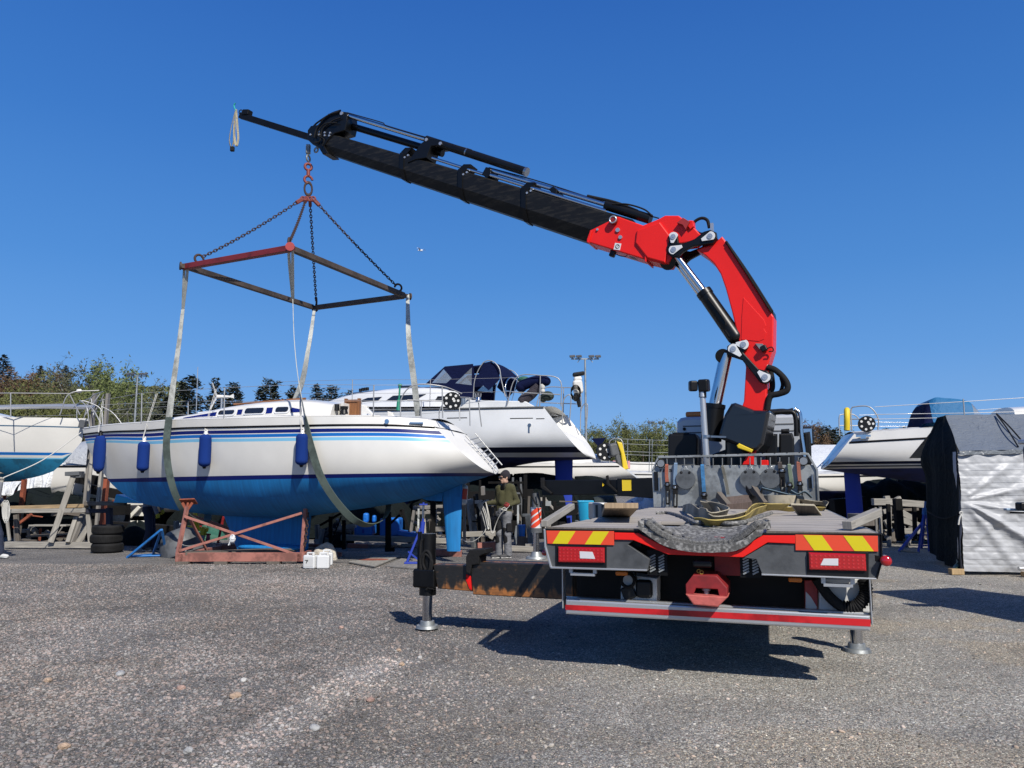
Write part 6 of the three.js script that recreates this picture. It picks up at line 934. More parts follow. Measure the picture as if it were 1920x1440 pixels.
{ const t = thing('loose_board', 'tilted board with pale edges standing on the right of the truck bed', 'panel', tw(d6(1490, 1285))), z = d6(1500, 1290).z, q = (x, y, dz) => T.on('z', ...Z6(x, y), z + dz), c4 = [q(1430, 1292, -.1), q(1620, 1286, -.1), q(1560, 1204, .1), q(1365, 1197, .1)], nn = V(0, -.45, 1).normalize().multiplyScalar(-.03), f = (o) => (i, j) => c4[0].clone().lerp(c4[1], i).lerp(c4[3].clone().lerp(c4[2], i), j).add(o);
  new B().grid(f(V(0, 0, 0)), 1, 1).grid(f(nn), 1, 1).done('board', m.woodDark, t, T); for (const [a, b] of [[3, 2], [2, 1], [3, 0], [0, 1]]) new B().grid((i, j) => c4[a].clone().lerp(c4[b], i).addScaledVector(nn, j * 1.02 - .01), 1, 1).bar(c4[a], c4[b], .012, .012).done('board_edge', M([.62, .55, .40], .8, 0, { map: tWood }), t, T); }
{ const t = thing('timber_box', 'weathered brown timber box with dark runners among the straps on the truck bed', 'crate', tw(d6(930, 1240)), TYAW); const p = d6(930, 1230), brown = M([.16, .115, .095], .9, 0, { map: tWood, bump: tWood, bs: .003 });
  for (let k = 0; k < 4; k++) new B().box(.36, .03, .085, p.x, p.y + .16 - k * .03, p.z - .12 + k * .095, .15, .32, .12, .004).done('slat', brown, t, T);
  new B().box(.36, .1, .03, p.x + .01, p.y + .04, p.z + .24, .15, .2, .12, .004).done('front_board', brown, t, T);
  new B().bar(p.clone().add(V(-.3, .2, -.1)), p.clone().add(V(-.12, .0, .22)), .08, .1, .006).done('runner', m.woodDark, t, T); new B().bar(p.clone().add(V(.18, .32, -.15)), p.clone().add(V(.36, .06, .1)), .08, .1, .006).done('runner', m.woodDark, t, T); }
{ // straps lying in a heap
  const heap = (name, label, cat, mat, list, w) => { const t = thing(name, label, cat, tw(d6(...list[0][0]))); for (const [i, pts] of list.entries()) new B().strap(pts.map(([x, y, u]) => d6(x, y, u)), V(.25, .55, 1), w, .01, 40).done('strap', mat, t, T); return t; };
  const beige = M([.44, .39, .29], .85, 0, { grime: tGrime, bump: tWeave, bs: .002 }), yel = M([.55, .42, .12], .85, 0, { grime: tGrime, bump: tWeave, bs: .002 });
  heap('cargo_strap', 'wide beige lifting strap folded over itself in front of the headboard', 'strap', beige, [[[600, 1190, .12], [650, 1210, .16], [720, 1250, .12], [800, 1300, .06], [900, 1310, .04], [980, 1285, .07]], [[450, 1240, .02], [520, 1235, .1], [600, 1290, .06], [720, 1320, .05], [850, 1315, .05], [960, 1295, .06]], [[620, 1200, .2], [700, 1215, .18], [820, 1270, .12], [700, 1290, .1], [600, 1270, .1]]], .12);
  heap('cargo_strap', 'yellow strap trailing across the truck bed to the right', 'strap', yel, [[[570, 1345, .02], [700, 1350, .03], [840, 1345, .03], [960, 1320, .06], [1040, 1270, .1], [1120, 1240, .1], [1220, 1225, .08], [1340, 1235, .06], [1460, 1230, .06], [1640, 1235, .05]], [[960, 1300, .1], [1080, 1215, .14], [1200, 1215, .12], [1330, 1215, .1]]], .10);
  heap('cargo_strap', 'thin blue grey lashing strap lying below the right hooks of the headboard', 'strap', M([.12, .18, .22], .8, 0, { grime: tGrime }), [[[1120, 1060, .3], [1240, 1090, .24], [1360, 1120, .2], [1470, 1140, .18]], [[1360, 1080, .26], [1420, 1110, .22], [1480, 1090, .24], [1540, 1140, .16]]], .05);
  heap('cargo_strap', 'dark strap end with metal hook beside the timber box', 'strap', m.rubber, [[[985, 1060, .36], [1030, 1120, .26], [1080, 1190, .1]], [[1120, 1060, .3], [1110, 1110, .2], [1100, 1170, .1]]], .08);
  const cst = thing('strap_coil', 'coil of wide beige webbing lying beside the timber box on the truck bed', 'strap coil', tw(d6(1290, 1190))); { const p = d6(1290, 1205), pts = []; for (let k = 0; k <= 90; k++) { const a = k * .42, r = .08 + k * .0017; pts.push(V(p.x + Math.cos(a) * r * 1.15, p.y + .08 + .01 * Math.sin(a), p.z + Math.sin(a) * r)); } new B().strap(pts, V(0, 1, 0), .125, .006, 220).done('strap', beige, cst, T); }
  heap('cargo_strap', 'flat beige strap end at the right rear edge of the truck bed', 'strap', beige, [[[1440, 1165, .1], [1540, 1180, .1], [1640, 1190, .08], [1645, 1240, .02]]], .11);
}
{ // straps and round pads hung on the headboard pins
  const hz = -5.85, q = (x, y, z) => T.on('z', ...Z6(x, y), hz + z);
  const hang = (label, mat, pts, w, ratchet) => { const t = thing('lashing_strap', label, 'strap', tw(q(...pts[0], .05))); new B().strap(pts.map(([x, y], i) => q(x, y, .055 - .0 * i + (i === 0 ? .01 : 0))), V(1, 0, 0), w, .01, 16).strap([q(pts[0][0], pts[0][1], .06), q(pts[0][0], pts[0][1] - 12, .04), q(pts[0][0], pts[0][1], .02), q(pts[1][0], pts[1][1], .03)], V(1, 0, 0), w * .9, .008, 12).done('webbing', mat, t, T);
    if (ratchet) { const [x, y] = ratchet, p = q(x, y, .07); new B().box(w * 1.3, .14, .05, p.x, p.y, p.z, 0, .1, 0, .01).cyl(p.clone().add(V(-w * .9, .02, .02)), p.clone().add(V(w * .9, .02, .02)), .018).bar(p.clone().add(V(-w * .5, -.05, 0)), p.clone().add(V(-w * .4, -.26, .02)), .014, .03).bar(p.clone().add(V(w * .5, -.05, 0)), p.clone().add(V(w * .4, -.26, .02)), .014, .03).bar(p.clone().add(V(-w * .5, -.26, .02)), p.clone().add(V(w * .5, -.26, .02)), .014, .03).done('ratchet', m.rubber, t, T); new B().box(w * .8, .04, .06, p.x, p.y + .03, p.z + .01, 0, 0, 0, .01).done('ratchet_buckle', m.steel, t, T); } return t; };
  const c = (r, g, b) => M([r, g, b], .85, 0, { grime: tGrime, bump: tWeave, bs: .0015 });
  hang('faded orange strap over the lettering at the left end of the headboard', c(.42, .12, .07), [[316, 870], [314, 940], [319, 1010]], .05, [322, 1045]);
  hang('pale blue ratchet strap left of the first round pad', c(.19, .28, .40), [[392, 858], [388, 950], [384, 1040]], .055, [386, 1070]);
  hang('bright blue ratchet strap alone in the middle of the headboard', c(.06, .26, .55), [[616, 872], [624, 990], [632, 1105]], .055, [632, 1130]);
  hang('grey olive strap end hanging down the middle of the headboard', c(.15, .145, .12), [[786, 880], [805, 960], [822, 1040], [834, 1112]], .042);
  hang('dark brown ratchet strap right of the third round pad', c(.07, .055, .05), [[1270, 850], [1285, 950], [1295, 1050]], .06, [1288, 930]);
  hang('grey green strap second from the right on the headboard', c(.17, .22, .15), [[1350, 868], [1362, 960], [1378, 1060]], .05, [1355, 1050]);
  hang('faded orange strap at the right end of the headboard', c(.33, .12, .08), [[1426, 848], [1432, 930], [1440, 1010]], .05, [1440, 1040]);
  for (const [x, y, hx, label] of [[475, 984, 466, 'round grey outrigger pad left on the headboard, alone between blue straps'], [1018, 980, 1018, 'round grey outrigger pad, left one of the pair on the headboard'], [1190, 976, 1188, 'round grey outrigger pad, right one of the pair on the headboard']]) {
    const p = q(x, y, .06), t = thing('outrigger_pad', label, 'outrigger pad', tw(p), TYAW, 'round pads on the headboard'), R = .145; new B().cyl(V(0, 0, -.02), V(0, 0, .02), R, R, 36).done('disc', M([.085, .095, .105], .6, 0, { grime: tGrime, bump: tBump, bs: .001 }), t, 'local');
    for (const s of [-1, 1]) new B().torus(V(s * .06, .1, .021), V(0, 0, 1), .014, .006, 6, 14).disc(V(s * .06, .1, .021), V(0, 0, 1), .012, .003, 10).done('pad_hole', m.black, t, 'local');
    const hk = q(hx, 868, .05); hk.sub(p); new B().tube([V(-.06, .1, .02), V(hk.x - .02, hk.y - .02, -.01), V(hk.x, hk.y + .015, -.01), V(hk.x + .02, hk.y - .02, -.01), V(.06, .1, .02)], .004, 24, 5).done('wire_handle', m.steel, t, 'local');
  }
}
// ---------- cradle, trestles, stands and other gear on the ground ----------
{
  const t = thing('boat_cradle', 'rust red steel cradle under the keel of the striped boat', 'boat cradle', gnd(450, 1057)), F = frame(gnd(450, 1057), .02), X = (px, py, z) => F.on('z', px, py, z);
  const L = X(330, 1050, 0), R = X(572, 1050, 0), bar = (p, q, n, w, h, mat = m.cradle) => new B().bar(p, q, w, h, .006).done(n, mat, t, F);
  for (const z of [0, -2.2]) bar(V(L.x, .13, z), V(R.x, .13, z), 'beam', .1, .17);
  for (const x of [L.x + .1, R.x - .1]) bar(V(x, .12, .05), V(x, .12, -2.3), 'beam', .1, .15);
  new B().box(.25, .05, .2, L.x + .16, .025, .02).box(.25, .05, .2, R.x - .6, .025, 0).box(.25, .05, .2, L.x + .9, .025, -.0).done('foot_block', m.woodDark, t, F);
  const padY = (p, q) => X(p, q, -.25);
  const posts = [[[333, 1040], [351, 950], 0, -.12], [[566, 1046], [574, 940], 0, -.1]];
  for (const [a, b, z0, z1] of posts) { const A = X(...a, z0), Bq = X(...b, z1); const p = bar(A, Bq, 'post', .07, .07); new B().cyl(Bq, Bq.clone().add(V(.005, .09, -.03)), .025).box(.3, .025, .22, Bq.x + .005, Bq.y + .1, Bq.z - .04, 0, -.5, .05, .005).bar(Bq.clone().add(V(-.1, .08, 0)), Bq.clone().add(V(0, -.08, 0)), .02, .05).bar(Bq.clone().add(V(.1, .08, 0)), Bq.clone().add(V(0, -.08, 0)), .02, .05).done('support_pad', m.rust, p, F); }
  for (const [a, b] of [[[333, 1043], [354, 952]], [[560, 1040], [566, 945]]]) { const A = X(...a, -2.2), Bq = X(...b, -2.05); bar(A, Bq, 'post', .07, .07); }
  bar(X(345, 968, .0), X(562, 1042, .03), 'brace', .025, .05); bar(X(336, 1033, .05), X(566, 962, .07), 'brace', .025, .05); bar(X(357, 975, -.05), X(390, 1036, -.8), 'brace', .04, .045); bar(X(354, 965, -2.1), X(560, 1035, -2.1), 'brace', .03, .06);
  bar(V(L.x + .15, .2, -.05), V(R.x - .1, .2, -1.1), 'keel_timber', .25, .06, m.woodDark);
  chainLinks(X(578, 962, .06), X(572, 1025, .08), .07, .01).done('chain', chainMat, t, F);
  tag(new B().ball(F.w(...X(436, 1010, .1).toArray()), .07, 12, 8, .9, 1.2, .7).bar(F.w(...X(437, 1003, .1).toArray()), F.w(...X(430, 1022, .1).toArray()), .1, .02).done('rag', m.tarpWhite), 'white rag tied where the cradle braces cross', 'rag');
}
function wheelTyre(t, mat, R, r, w) { return new B().add(new THREE.LatheGeometry([[r, -w * .4], [R * .86, -w * .5], [R * .96, -w * .44], [R, -w * .3], [R, w * .3], [R * .96, w * .44], [R * .86, w * .5], [r, w * .4], [r * 1.1, 0], [r, -w * .4]].map((q) => new THREE.Vector2(...q)), 40)).done('tyre', mat, t, 'local'); }
{ const g = gnd(200, 1035), R = .335; [['lowest tyre of the stack beside the wooden trestle', .01], ['middle tyre of the stack beside the wooden trestle', -.03], ['top tyre of the stack beside the wooden trestle', 0]].forEach(([label, dx], k) => {
    const t = thing('tyre', label, 'tyre', V(g.x + dx, .105 + k * .205, g.z), k, 'stacked car tyres'); wheelTyre(t, m.tyre, R, .2, .205);
    const tr = new B(); for (let i = 0; i < 56; i++) { const a = i / 56 * 6.283; tr.box(.018, .1, .01, Math.cos(a) * (R + .003), 0, Math.sin(a) * (R + .003), -a + Math.PI / 2, 0, 0); } tr.done('tread', m.rubber, t, 'local').userData.kind = 'stuff'; }); }
function standLegs(name, label, apex, feet, mat, r, topPad, group) {
  const t = thing(name, label, 'boat stand', V(apex.x, 0, apex.z), 0, group); for (const f of feet) new B().bar(apex, f, r * 2, r * 2, r * .4).done('leg', mat, t); new B().poly([...feet, feet[0]].map((p) => p.clone().setY(Math.max(.03, p.y))), r * .8, 6).done('foot_ring', mat, t);
  if (topPad) { new B().cyl(apex.clone().setY(apex.y - .1), topPad, r * .9, r * .9, 10).done('screw', m.steel, t); new B().box(.24, .03, .24, topPad.x, topPad.y, topPad.z, 0, .3, 0, .006).done('pad', mat, t); } return t;
}
standLegs('boat_stand', 'blue tripod boat stand left of the red cradle', at(303, 993, 16.4), [gnd(238, 1046), gnd(286, 1042), gnd(314, 1044)], m.standBlue, .024, null);
{ // grey round tub and dinghy end behind it
  const p = gnd(338, 1046), t = thing('grey_tub', 'dark grey rounded tub lying behind the left cradle post', 'tub', V(p.x - .05, 0, p.z - .35)); new B().add(new THREE.LatheGeometry([[.0, .62], [.2, .6], [.36, .5], [.44, .3], [.46, .05], [.48, .0]].map((q) => new THREE.Vector2(...q)), 28), new THREE.Matrix4().makeRotationZ(.35)).done('tub_body', M([.11, .115, .12], .55, 0, { grime: tGrime }), t, 'local'); new B().torus(V(0, .02, 0), V(-.33, .94, 0), .47, .03, 8, 28).done('rim', m.plastic, t, 'local');
}
{ // folded tarps under the boat
  const cl = (name, label, mat, px, py, w, h, d, s) => { const p = gnd(px, py); const t = thing(name, label, 'tarpaulin', p); new B().grid((i, j) => { const a = i * 6.2832, k = j; const rx = w / 2 * Math.sin(k * Math.PI * .5 + .02) * (1 + .18 * Math.sin(a * 3 + s)), rz = d / 2 * Math.sin(k * Math.PI * .5 + .02) * (1 + .15 * Math.sin(a * 2 + s * 2)); return V(Math.cos(a) * rx, h * Math.cos(k * Math.PI * .5) * (1 + .22 * Math.sin(a * 2 + k * 5 + s)), Math.sin(a) * rz); }, 40, 14).done('cloth', mat, t, 'local'); return t; };
  cl('tarpaulin', 'green tarpaulin folded on the ground behind the cradle', m.green, 388, 1012, 1.0, .34, .9, 1); cl('tarpaulin', 'white tarpaulin bundle left of the green one', m.tarpWhite, 337, 1014, .5, .4, .6, 2);
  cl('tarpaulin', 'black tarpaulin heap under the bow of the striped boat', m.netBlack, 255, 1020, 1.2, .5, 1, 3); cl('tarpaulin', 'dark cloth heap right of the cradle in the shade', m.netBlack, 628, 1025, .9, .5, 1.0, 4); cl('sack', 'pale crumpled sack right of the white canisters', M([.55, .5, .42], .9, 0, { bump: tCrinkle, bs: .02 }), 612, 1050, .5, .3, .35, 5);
}
// white canisters
for (const [px, py, label, tagged] of [[582, 1066, 'white canister with a grey label, left of the pair by the cradle', 1], [606, 1066, 'plain white canister, right of the pair by the cradle', 0], [612, 1060, 'white canister half hidden behind the other two', 0]]) {
  const p = gnd(px, py), t = thing('canister', label, 'canister', p, .15 * (px - 600) / 10, 'white plastic canisters'); new B().box(.24, .25, .17, 0, .125, 0, 0, 0, 0, .03).box(.15, .03, .035, 0, .285, 0, 0, 0, 0, .012).box(.03, .06, .03, -.06, .26, 0).box(.03, .06, .03, .06, .26, 0).done('body', M([.75, .76, .76], .35, 0, { transmission: .05 }), t, 'local'); new B().cyl(V(.08, .25, .05), V(.08, .29, .05), .025, .025, 12).done('cap', m.white, t, 'local');
  if (tagged) { const lb = new B().box(.19, .15, .003, 0, .12, .0865).done('canister_label', m.lightGrey, t, 'local'); new B().box(.05, .012, .003, -.045, .155, .089).bar(V(-.025, .15, .089), V(-.04, .1, .089), .003, .014).box(.012, .03, .003, -.01, .15, .089).done('label_print', m.black, lb, 'local'); }
}
{ const a = gnd(652, 1057), b = gnd(702, 1066), c = gnd(752, 1045), d = gnd(705, 1046); const q = (name, label, P, y, mat) => { const ctr = P.reduce((s, p) => s.add(p), V(0, 0, 0)).multiplyScalar(1 / P.length), t = thing(name, label, 'board', ctr); const s = new THREE.Shape(P.map((p) => new THREE.Vector2(p.x, -p.z))), g = new THREE.ExtrudeGeometry(s, { depth: .022, bevelEnabled: false }); g.rotateX(-Math.PI / 2); g.translate(0, y, 0); new B().add(g).done('sheet', mat, t); return t; };
  const A = q('plywood_sheet', 'weathered plywood sheet with a rusty patch lying on the gravel', [a, b, c, d], .02, m.wood); { const p = gnd(700, 1053), g = new THREE.CircleGeometry(.24, 18); g.rotateX(-Math.PI / 2); g.scale(1.3, 1, .9); new B().add(g, new THREE.Matrix4().makeTranslation(p.x, .0435, p.z)).done('rust_patch', m.rust, A); }
  q('plywood_sheet', 'grey plywood sheet under the foot of the blue prop', [gnd(722, 1064), gnd(782, 1069), gnd(790, 1052), gnd(752, 1050)], .012, m.woodGrey); }
{ // blue prop by the outrigger
  const t = thing('boat_prop', 'slanting blue steel prop standing on grey plywood beside the outrigger leg', 'boat prop', gnd(770, 1060)), w = (px, py, d) => at(px, py, d); const f = gnd(763, 1060), top = w(789, 990, 15.2); new B().bar(f.clone().setY(.06), top, .045, .045, .01).done('tube', m.jackBlue, t); new B().box(.34, .03, .2, f.x + .12, .05, f.z, .1, 0, 0, .006).bar(f.clone().setY(.06).add(V(.02, .2, 0)), f.clone().setY(.06).add(V(.28, 0, 0)), .015, .03).done('foot_plate', m.jackBlue, t);
  new B().cyl(w(791, 985, 15.2).setY(w(791, 1000, 15.2).y), w(793, 978, 15.2), .045, .045).cyl(w(793, 978, 15.2), w(794, 942, 15.2), .02).box(.16, .03, .1, w(794, 946, 15.2).x, w(794, 946, 15.2).y, -15.2, 0, 0, 0, .01).done('jack', m.jackBlue, t); new B().cyl(w(793, 972, 15.2), w(794, 946, 15.2), .022).done('screw', m.steel, t); }
// blue moulded seat tub and tubs under the stern
{ const t = thing('plastic_tub', 'bright blue moulded plastic seat tub under the stern of the striped boat', 'plastic tub', gnd(700, 1018)), d = 19.5, w = (px, py, dd = d) => at(px, py, dd); const bx = (n, a, b, dd, dep) => { const A = w(...a, dd), Bq = w(...b, dd); new B().box(Bq.x - A.x, A.y - Bq.y, dep, (A.x + Bq.x) / 2, (A.y + Bq.y) / 2, -dd - dep / 2, 0, 0, 0, .05).done(n, m.tubBlue, t); return [A, Bq]; };
  bx('seat_shell', [664, 984], [697, 1005], d, .7); bx('seat_shell', [712, 972], [748, 1006], d, .7); bx('seat_back', [680, 962], [690, 980], d + .5, .2); bx('seat_back', [697, 966], [704, 980], d + .5, .2); const A = w(681, 996); new B().box(.05, .09, .01, A.x, A.y, A.z + .004, 0, 0, 0, .002).done('seat_slot', m.jackBlue, t); new B().bar(w(748, 998), w(786, 1004), .5, .12, .02).done('seat_apron', m.tubBlue, t); }
for (const [px0, py0, px1, py1, d, mat, label] of [[1084, 940, 1112, 978, 14.6, m.tubCyan, 'bright cyan plastic tub beside the truck bed'], [972, 985, 985, 1005, 18.5, m.tubBlue, 'small blue bucket behind the man']]) { const a = at(px0, py0, d), b = at(px1, py1, d), t = thing('plastic_tub', label, 'tub', V((a.x + b.x) / 2, 0, a.z)), w = b.x - a.x, y0 = Math.max(.3, b.y); new B().add(new THREE.CylinderGeometry(w * .72, w * .56, a.y - y0, 4, 1), new THREE.Matrix4().makeRotationY(Math.PI / 4).setPosition(0, (a.y + y0) / 2, 0)).done('tub_body', mat, t, 'local'); new B().box(w * 1.06, .03, w * 1.06, 0, a.y, 0, 0, 0, 0, .01).done('rim', mat, t, 'local'); new B().box(w * 1.3, y0, w * 1.3, 0, y0 / 2, 0, 0, 0, 0, .01).done('support_block', m.woodDark, t, 'local'); }
{ const p = at(1122, 958, 14), t = thing('white_crate', 'white plastic crate between the cyan tub and the wooden panel', 'crate', V(p.x, 0, p.z)); const y = p.y; new B().box(.3, .3, .3, 0, y, 0, .2, 0, 0, .03).done('crate_body', m.white, t, 'local'); new B().box(.04, .22, .02, -.05, y, .165, .2).box(.04, .22, .02, .06, y, .165, .2).done('slot', m.grey, t, 'local'); new B().box(.34, y - .16, .34, 0, (y - .16) / 2, 0, .2).done('support_block', m.woodDark, t, 'local'); }
{ const p = at(1208, 950, 15.5), t = thing('covered_pile', 'pile under crumpled white plastic left of the grey headboard', 'covered pile', V(p.x, 0, p.z)); new B().grid((i, j) => { const a = i * 6.2832, k = j; return V(Math.cos(a) * .62 * Math.sin(k * 1.57 + .02) * (1 + .12 * Math.sin(a * 4)), p.y + .16 - (p.y + .16) * Math.pow(1 - Math.cos(k * 1.57), 1.3) + .05 * Math.sin(a * 5 + k * 6), Math.sin(a) * .4 * Math.sin(k * 1.57 + .02)); }, 40, 16).done('plastic_sheet', m.tarpWhite, t, 'local'); tag(new B().tube([at(1184, 940, 15), at(1190, 948, 15), at(1194, 956, 15)], .02, 12, 6).tube([at(1186, 952, 15), at(1182, 958, 15), at(1196, 958, 15)], .03, 12, 6).done('blue_rope', m.tubBlue), 'blue rope in front of the white plastic pile', 'rope'); }
tag(new B().tube([at(1116, 947, 16), at(1128, 944, 16), at(1150, 944, 16)], .16, 20, 12).done('tarp_roll', M([.02, .03, .03], .8, 0, { bump: tCrinkle, bs: .03 })), 'dark green tarpaulin roll under the black beam', 'tarpaulin');
// wooden trestle at the left
{ const g0 = gnd(75, 1028), t = thing('wooden_trestle', 'big weathered timber trestle with leaning planks under the left boat', 'trestle', g0), F = frame(g0, -.02), X = (px, py, z = 0) => F.on('z', px, py, z), bar = (a, b, w, h, n = 'plank', mat = m.woodGrey, z = 0, z2 = z) => new B().bar(X(...a, z), X(...b, z2), w, h, .006).done(n, mat, t, F);
  bar([12, 1021], [176, 1022], .14, .14, 'sill', m.wood, .1); bar([20, 952], [165, 948], .12, .09, 'rail', M([.44, .31, .17], .85, 0, { map: tWood }), .05); bar([22, 958], [160, 957], .05, .1, 'rail', m.wood, .16); bar([160, 944], [236, 944], .14, .1, 'rail', m.woodDark, .1);
  bar([95, 1017], [138, 892], .07, .13, 'leaning_post', m.wood, .25, .1); bar([165, 942], [174, 830], .07, .12, 'post', m.wood, .12, .0); bar([184, 942], [194, 846], .07, .12, 'post', m.wood, .12, 0);
  bar([128, 1018], [144, 970], .1, .12, 'plank', m.wood, .2, -.1); bar([134, 1018], [156, 965], .1, .12, 'plank', m.woodGrey, .12, -.2); bar([145, 1018], [166, 985], .08, .1, 'plank', m.wood, .05, -.1); bar([170, 1020], [164, 950], .06, .1, 'post', m.wood, 0); bar([148, 1018], [160, 990], .1, .12, 'plank', m.wood, -.3, -.4);
  bar([205, 1022], [205, 952], .12, .12, 'post', M([.02, .025, .05], .8, 0, { map: tWood }), 0); bar([156, 958], [208, 958], .1, .1, 'rail', M([.02, .025, .05], .8, 0, { map: tWood }), .02); bar([18, 1014], [12, 965], .05, .06, 'post', m.wood, 0); bar([34, 1015], [30, 965], .08, .1, 'post', m.woodDark, -.4);
  new B().box(.34, .1, .3, X(138, 889, .1).x, X(138, 888, .1).y, .05, .1, 0, .05, .01).box(.12, .06, .2, X(148, 893, .1).x, X(148, 893, .1).y, .05, .1).done('support_pad', m.grey, t, F); bar([60, 1005], [140, 1000], .5, .05, 'shelf', m.woodDark, -1); bar([30, 1030], [160, 1000], .05, .1, 'plank', m.woodDark, -1.6); bar([60, 985], [130, 985], .3, .04, 'plank', m.wood, -1.4); }
for (const [px, py, d, label] of [[178, 738, 20.5, 'left one of two grey timber posts sticking up behind the bow pulpit'], [203, 738, 20.8, 'right one of two grey timber posts sticking up behind the bow pulpit']]) { const a = at(px, py, d), t = thing('timber_post', label, 'timber post', V(a.x - .05, 0, a.z), 0, 'upright timber posts'); new B().bar(V(a.x - .07, .02, a.z), a, .13, .07, .005).done('post', m.woodGrey, t); }
// rusty steel posts and trailers at the left
for (const [px, py, px2, py2, d, label] of [[40, 935, 46, 898, 23, 'rusty red steel post below the left boat'], [193, 950, 200, 898, 20.2, 'orange rusty steel post beside the bow fender']]) { const a = at(px, py, d), b = at(px2, py2, d), t = thing('steel_post', label, 'steel post', V(a.x, 0, a.z)); new B().bar(V(a.x, .0, a.z), b, .14, .1, .01).box(.3, .03, .25, a.x, .015, a.z).done('post', m.rust, t); }
{ const g = gnd(222, 1012), t = thing('boat_trailer', 'pale boat trailer with a spoked white wheel behind the tyre stack', 'trailer', V(g.x, 0, g.z - .5)), F = frame(V(g.x, 0, g.z - .5), 0), X = (px, py, z = 0) => F.on('z', px, py, z); const wc = X(223, 968, 0);
  const wh = new THREE.Group(); wh.name = 'wheel'; wh.position.set(wc.x, wc.y, wc.z); wh.rotation.x = Math.PI / 2; t.add(wh); wheelTyre(wh, m.tyre, .36, .22, .2); new B().cyl(V(0, -.06, 0), V(0, .06, 0), .22, .22, 24).cyl(V(0, .05, 0), V(0, .1, 0), .06, .05, 12).done('rim', m.cream, wh, 'local');
  const wy = Math.max(.36, wc.y); new B().bar(X(228, 944), X(290, 942), .12, .12, .01).bar(X(238, 975), X(262, 950), .08, .1, .01).bar(X(236, 978), X(290, 978), .08, .06, .01).box(.5, .3, .05, X(250, 958).x, X(250, 958).y, -.2).done('frame', m.cream, t, F); new B().bar(X(212, 940, -.4), X(285, 939, -.4), .14, .08, .01).done('crossbar', m.rust, t, F); new B().bar(V(wc.x, wy, wc.z), V(wc.x, .1, wc.z - 1.6), .06, .06).bar(X(288, 978), V(X(288, 978).x, 0, 0), .06, .06).done('axle', m.black, t, F); }
{ const p = at(236, 936, 19), t = thing('blue_dinghy_cover', 'light blue cover edge behind the trailer', 'cover', p); new B().ext([[-.2, -.08], [.5, -.1], [.1, .05], [-.15, .12]], -.2, .2, .02).done('cover', m.tubCyan, t, 'local'); }
{ // white covers behind the left boat
  const sheet = (label, pts, d, foot) => { const P = pts.map((q) => at(...q, d)), t = thing('covered_boat', label, 'covered boat', V(P[0].x, 0, -d)); const f = (i, j) => { const a = P[0].clone().lerp(P[1], i), b = P[3].clone().lerp(P[2], i); return a.lerp(b, j).add(V(0, 0, .35 * Math.sin(j * 1.57) + .07 * Math.sin(i * 17 + j * 3) + .04 * Math.sin(i * 41 - j * 5))); }; new B().grid(f, 60, 20).grid((i, j) => f(i, 0).add(V(0, -.3 * j, -2.5 * j)), 60, 4).done('cover', m.tarpWhite, t); for (const k of [.1, .5, .9]) new B().cyl(V(lerp(P[3].x, P[2].x, k), 0, -d - .4), V(lerp(P[3].x, P[2].x, k), P[3].y + .1, -d - .4), .05).done('prop', m.rust, t); return t; };
  sheet('boat under a white tarpaulin behind the left trestle', [[44, 893], [128, 852], [118, 932], [48, 933]], 25); sheet('white tarpaulin edge at the far left behind the rusty post', [[-10, 905], [38, 902], [38, 930], [-10, 925]], 26);
  const q = smallBoat('motor_boat', 'small white boat with a grey tarpaulin behind the bow of the striped boat', 296, 872, 24, 5.5, 2.1, .75, .85, Math.PI - .1, { rub: .06, bottom: m.white }); const F = q.F, yS = at(296, 872, 24).y;
  new B().grid((i, j) => { const x = lerp(1.0, 5.2, i), s = j * 2 - 1; return V(x, yS + .02 + .75 * Math.pow(1 - s * s, .7) * smooth(0, .45, i) + .04 * Math.sin(i * 14 + j * 9), s * 1.0); }, 30, 16).done('cover', M([.40, .42, .45], .5, 0, { bump: tCrinkle, bs: .03 }), q.t, F); }
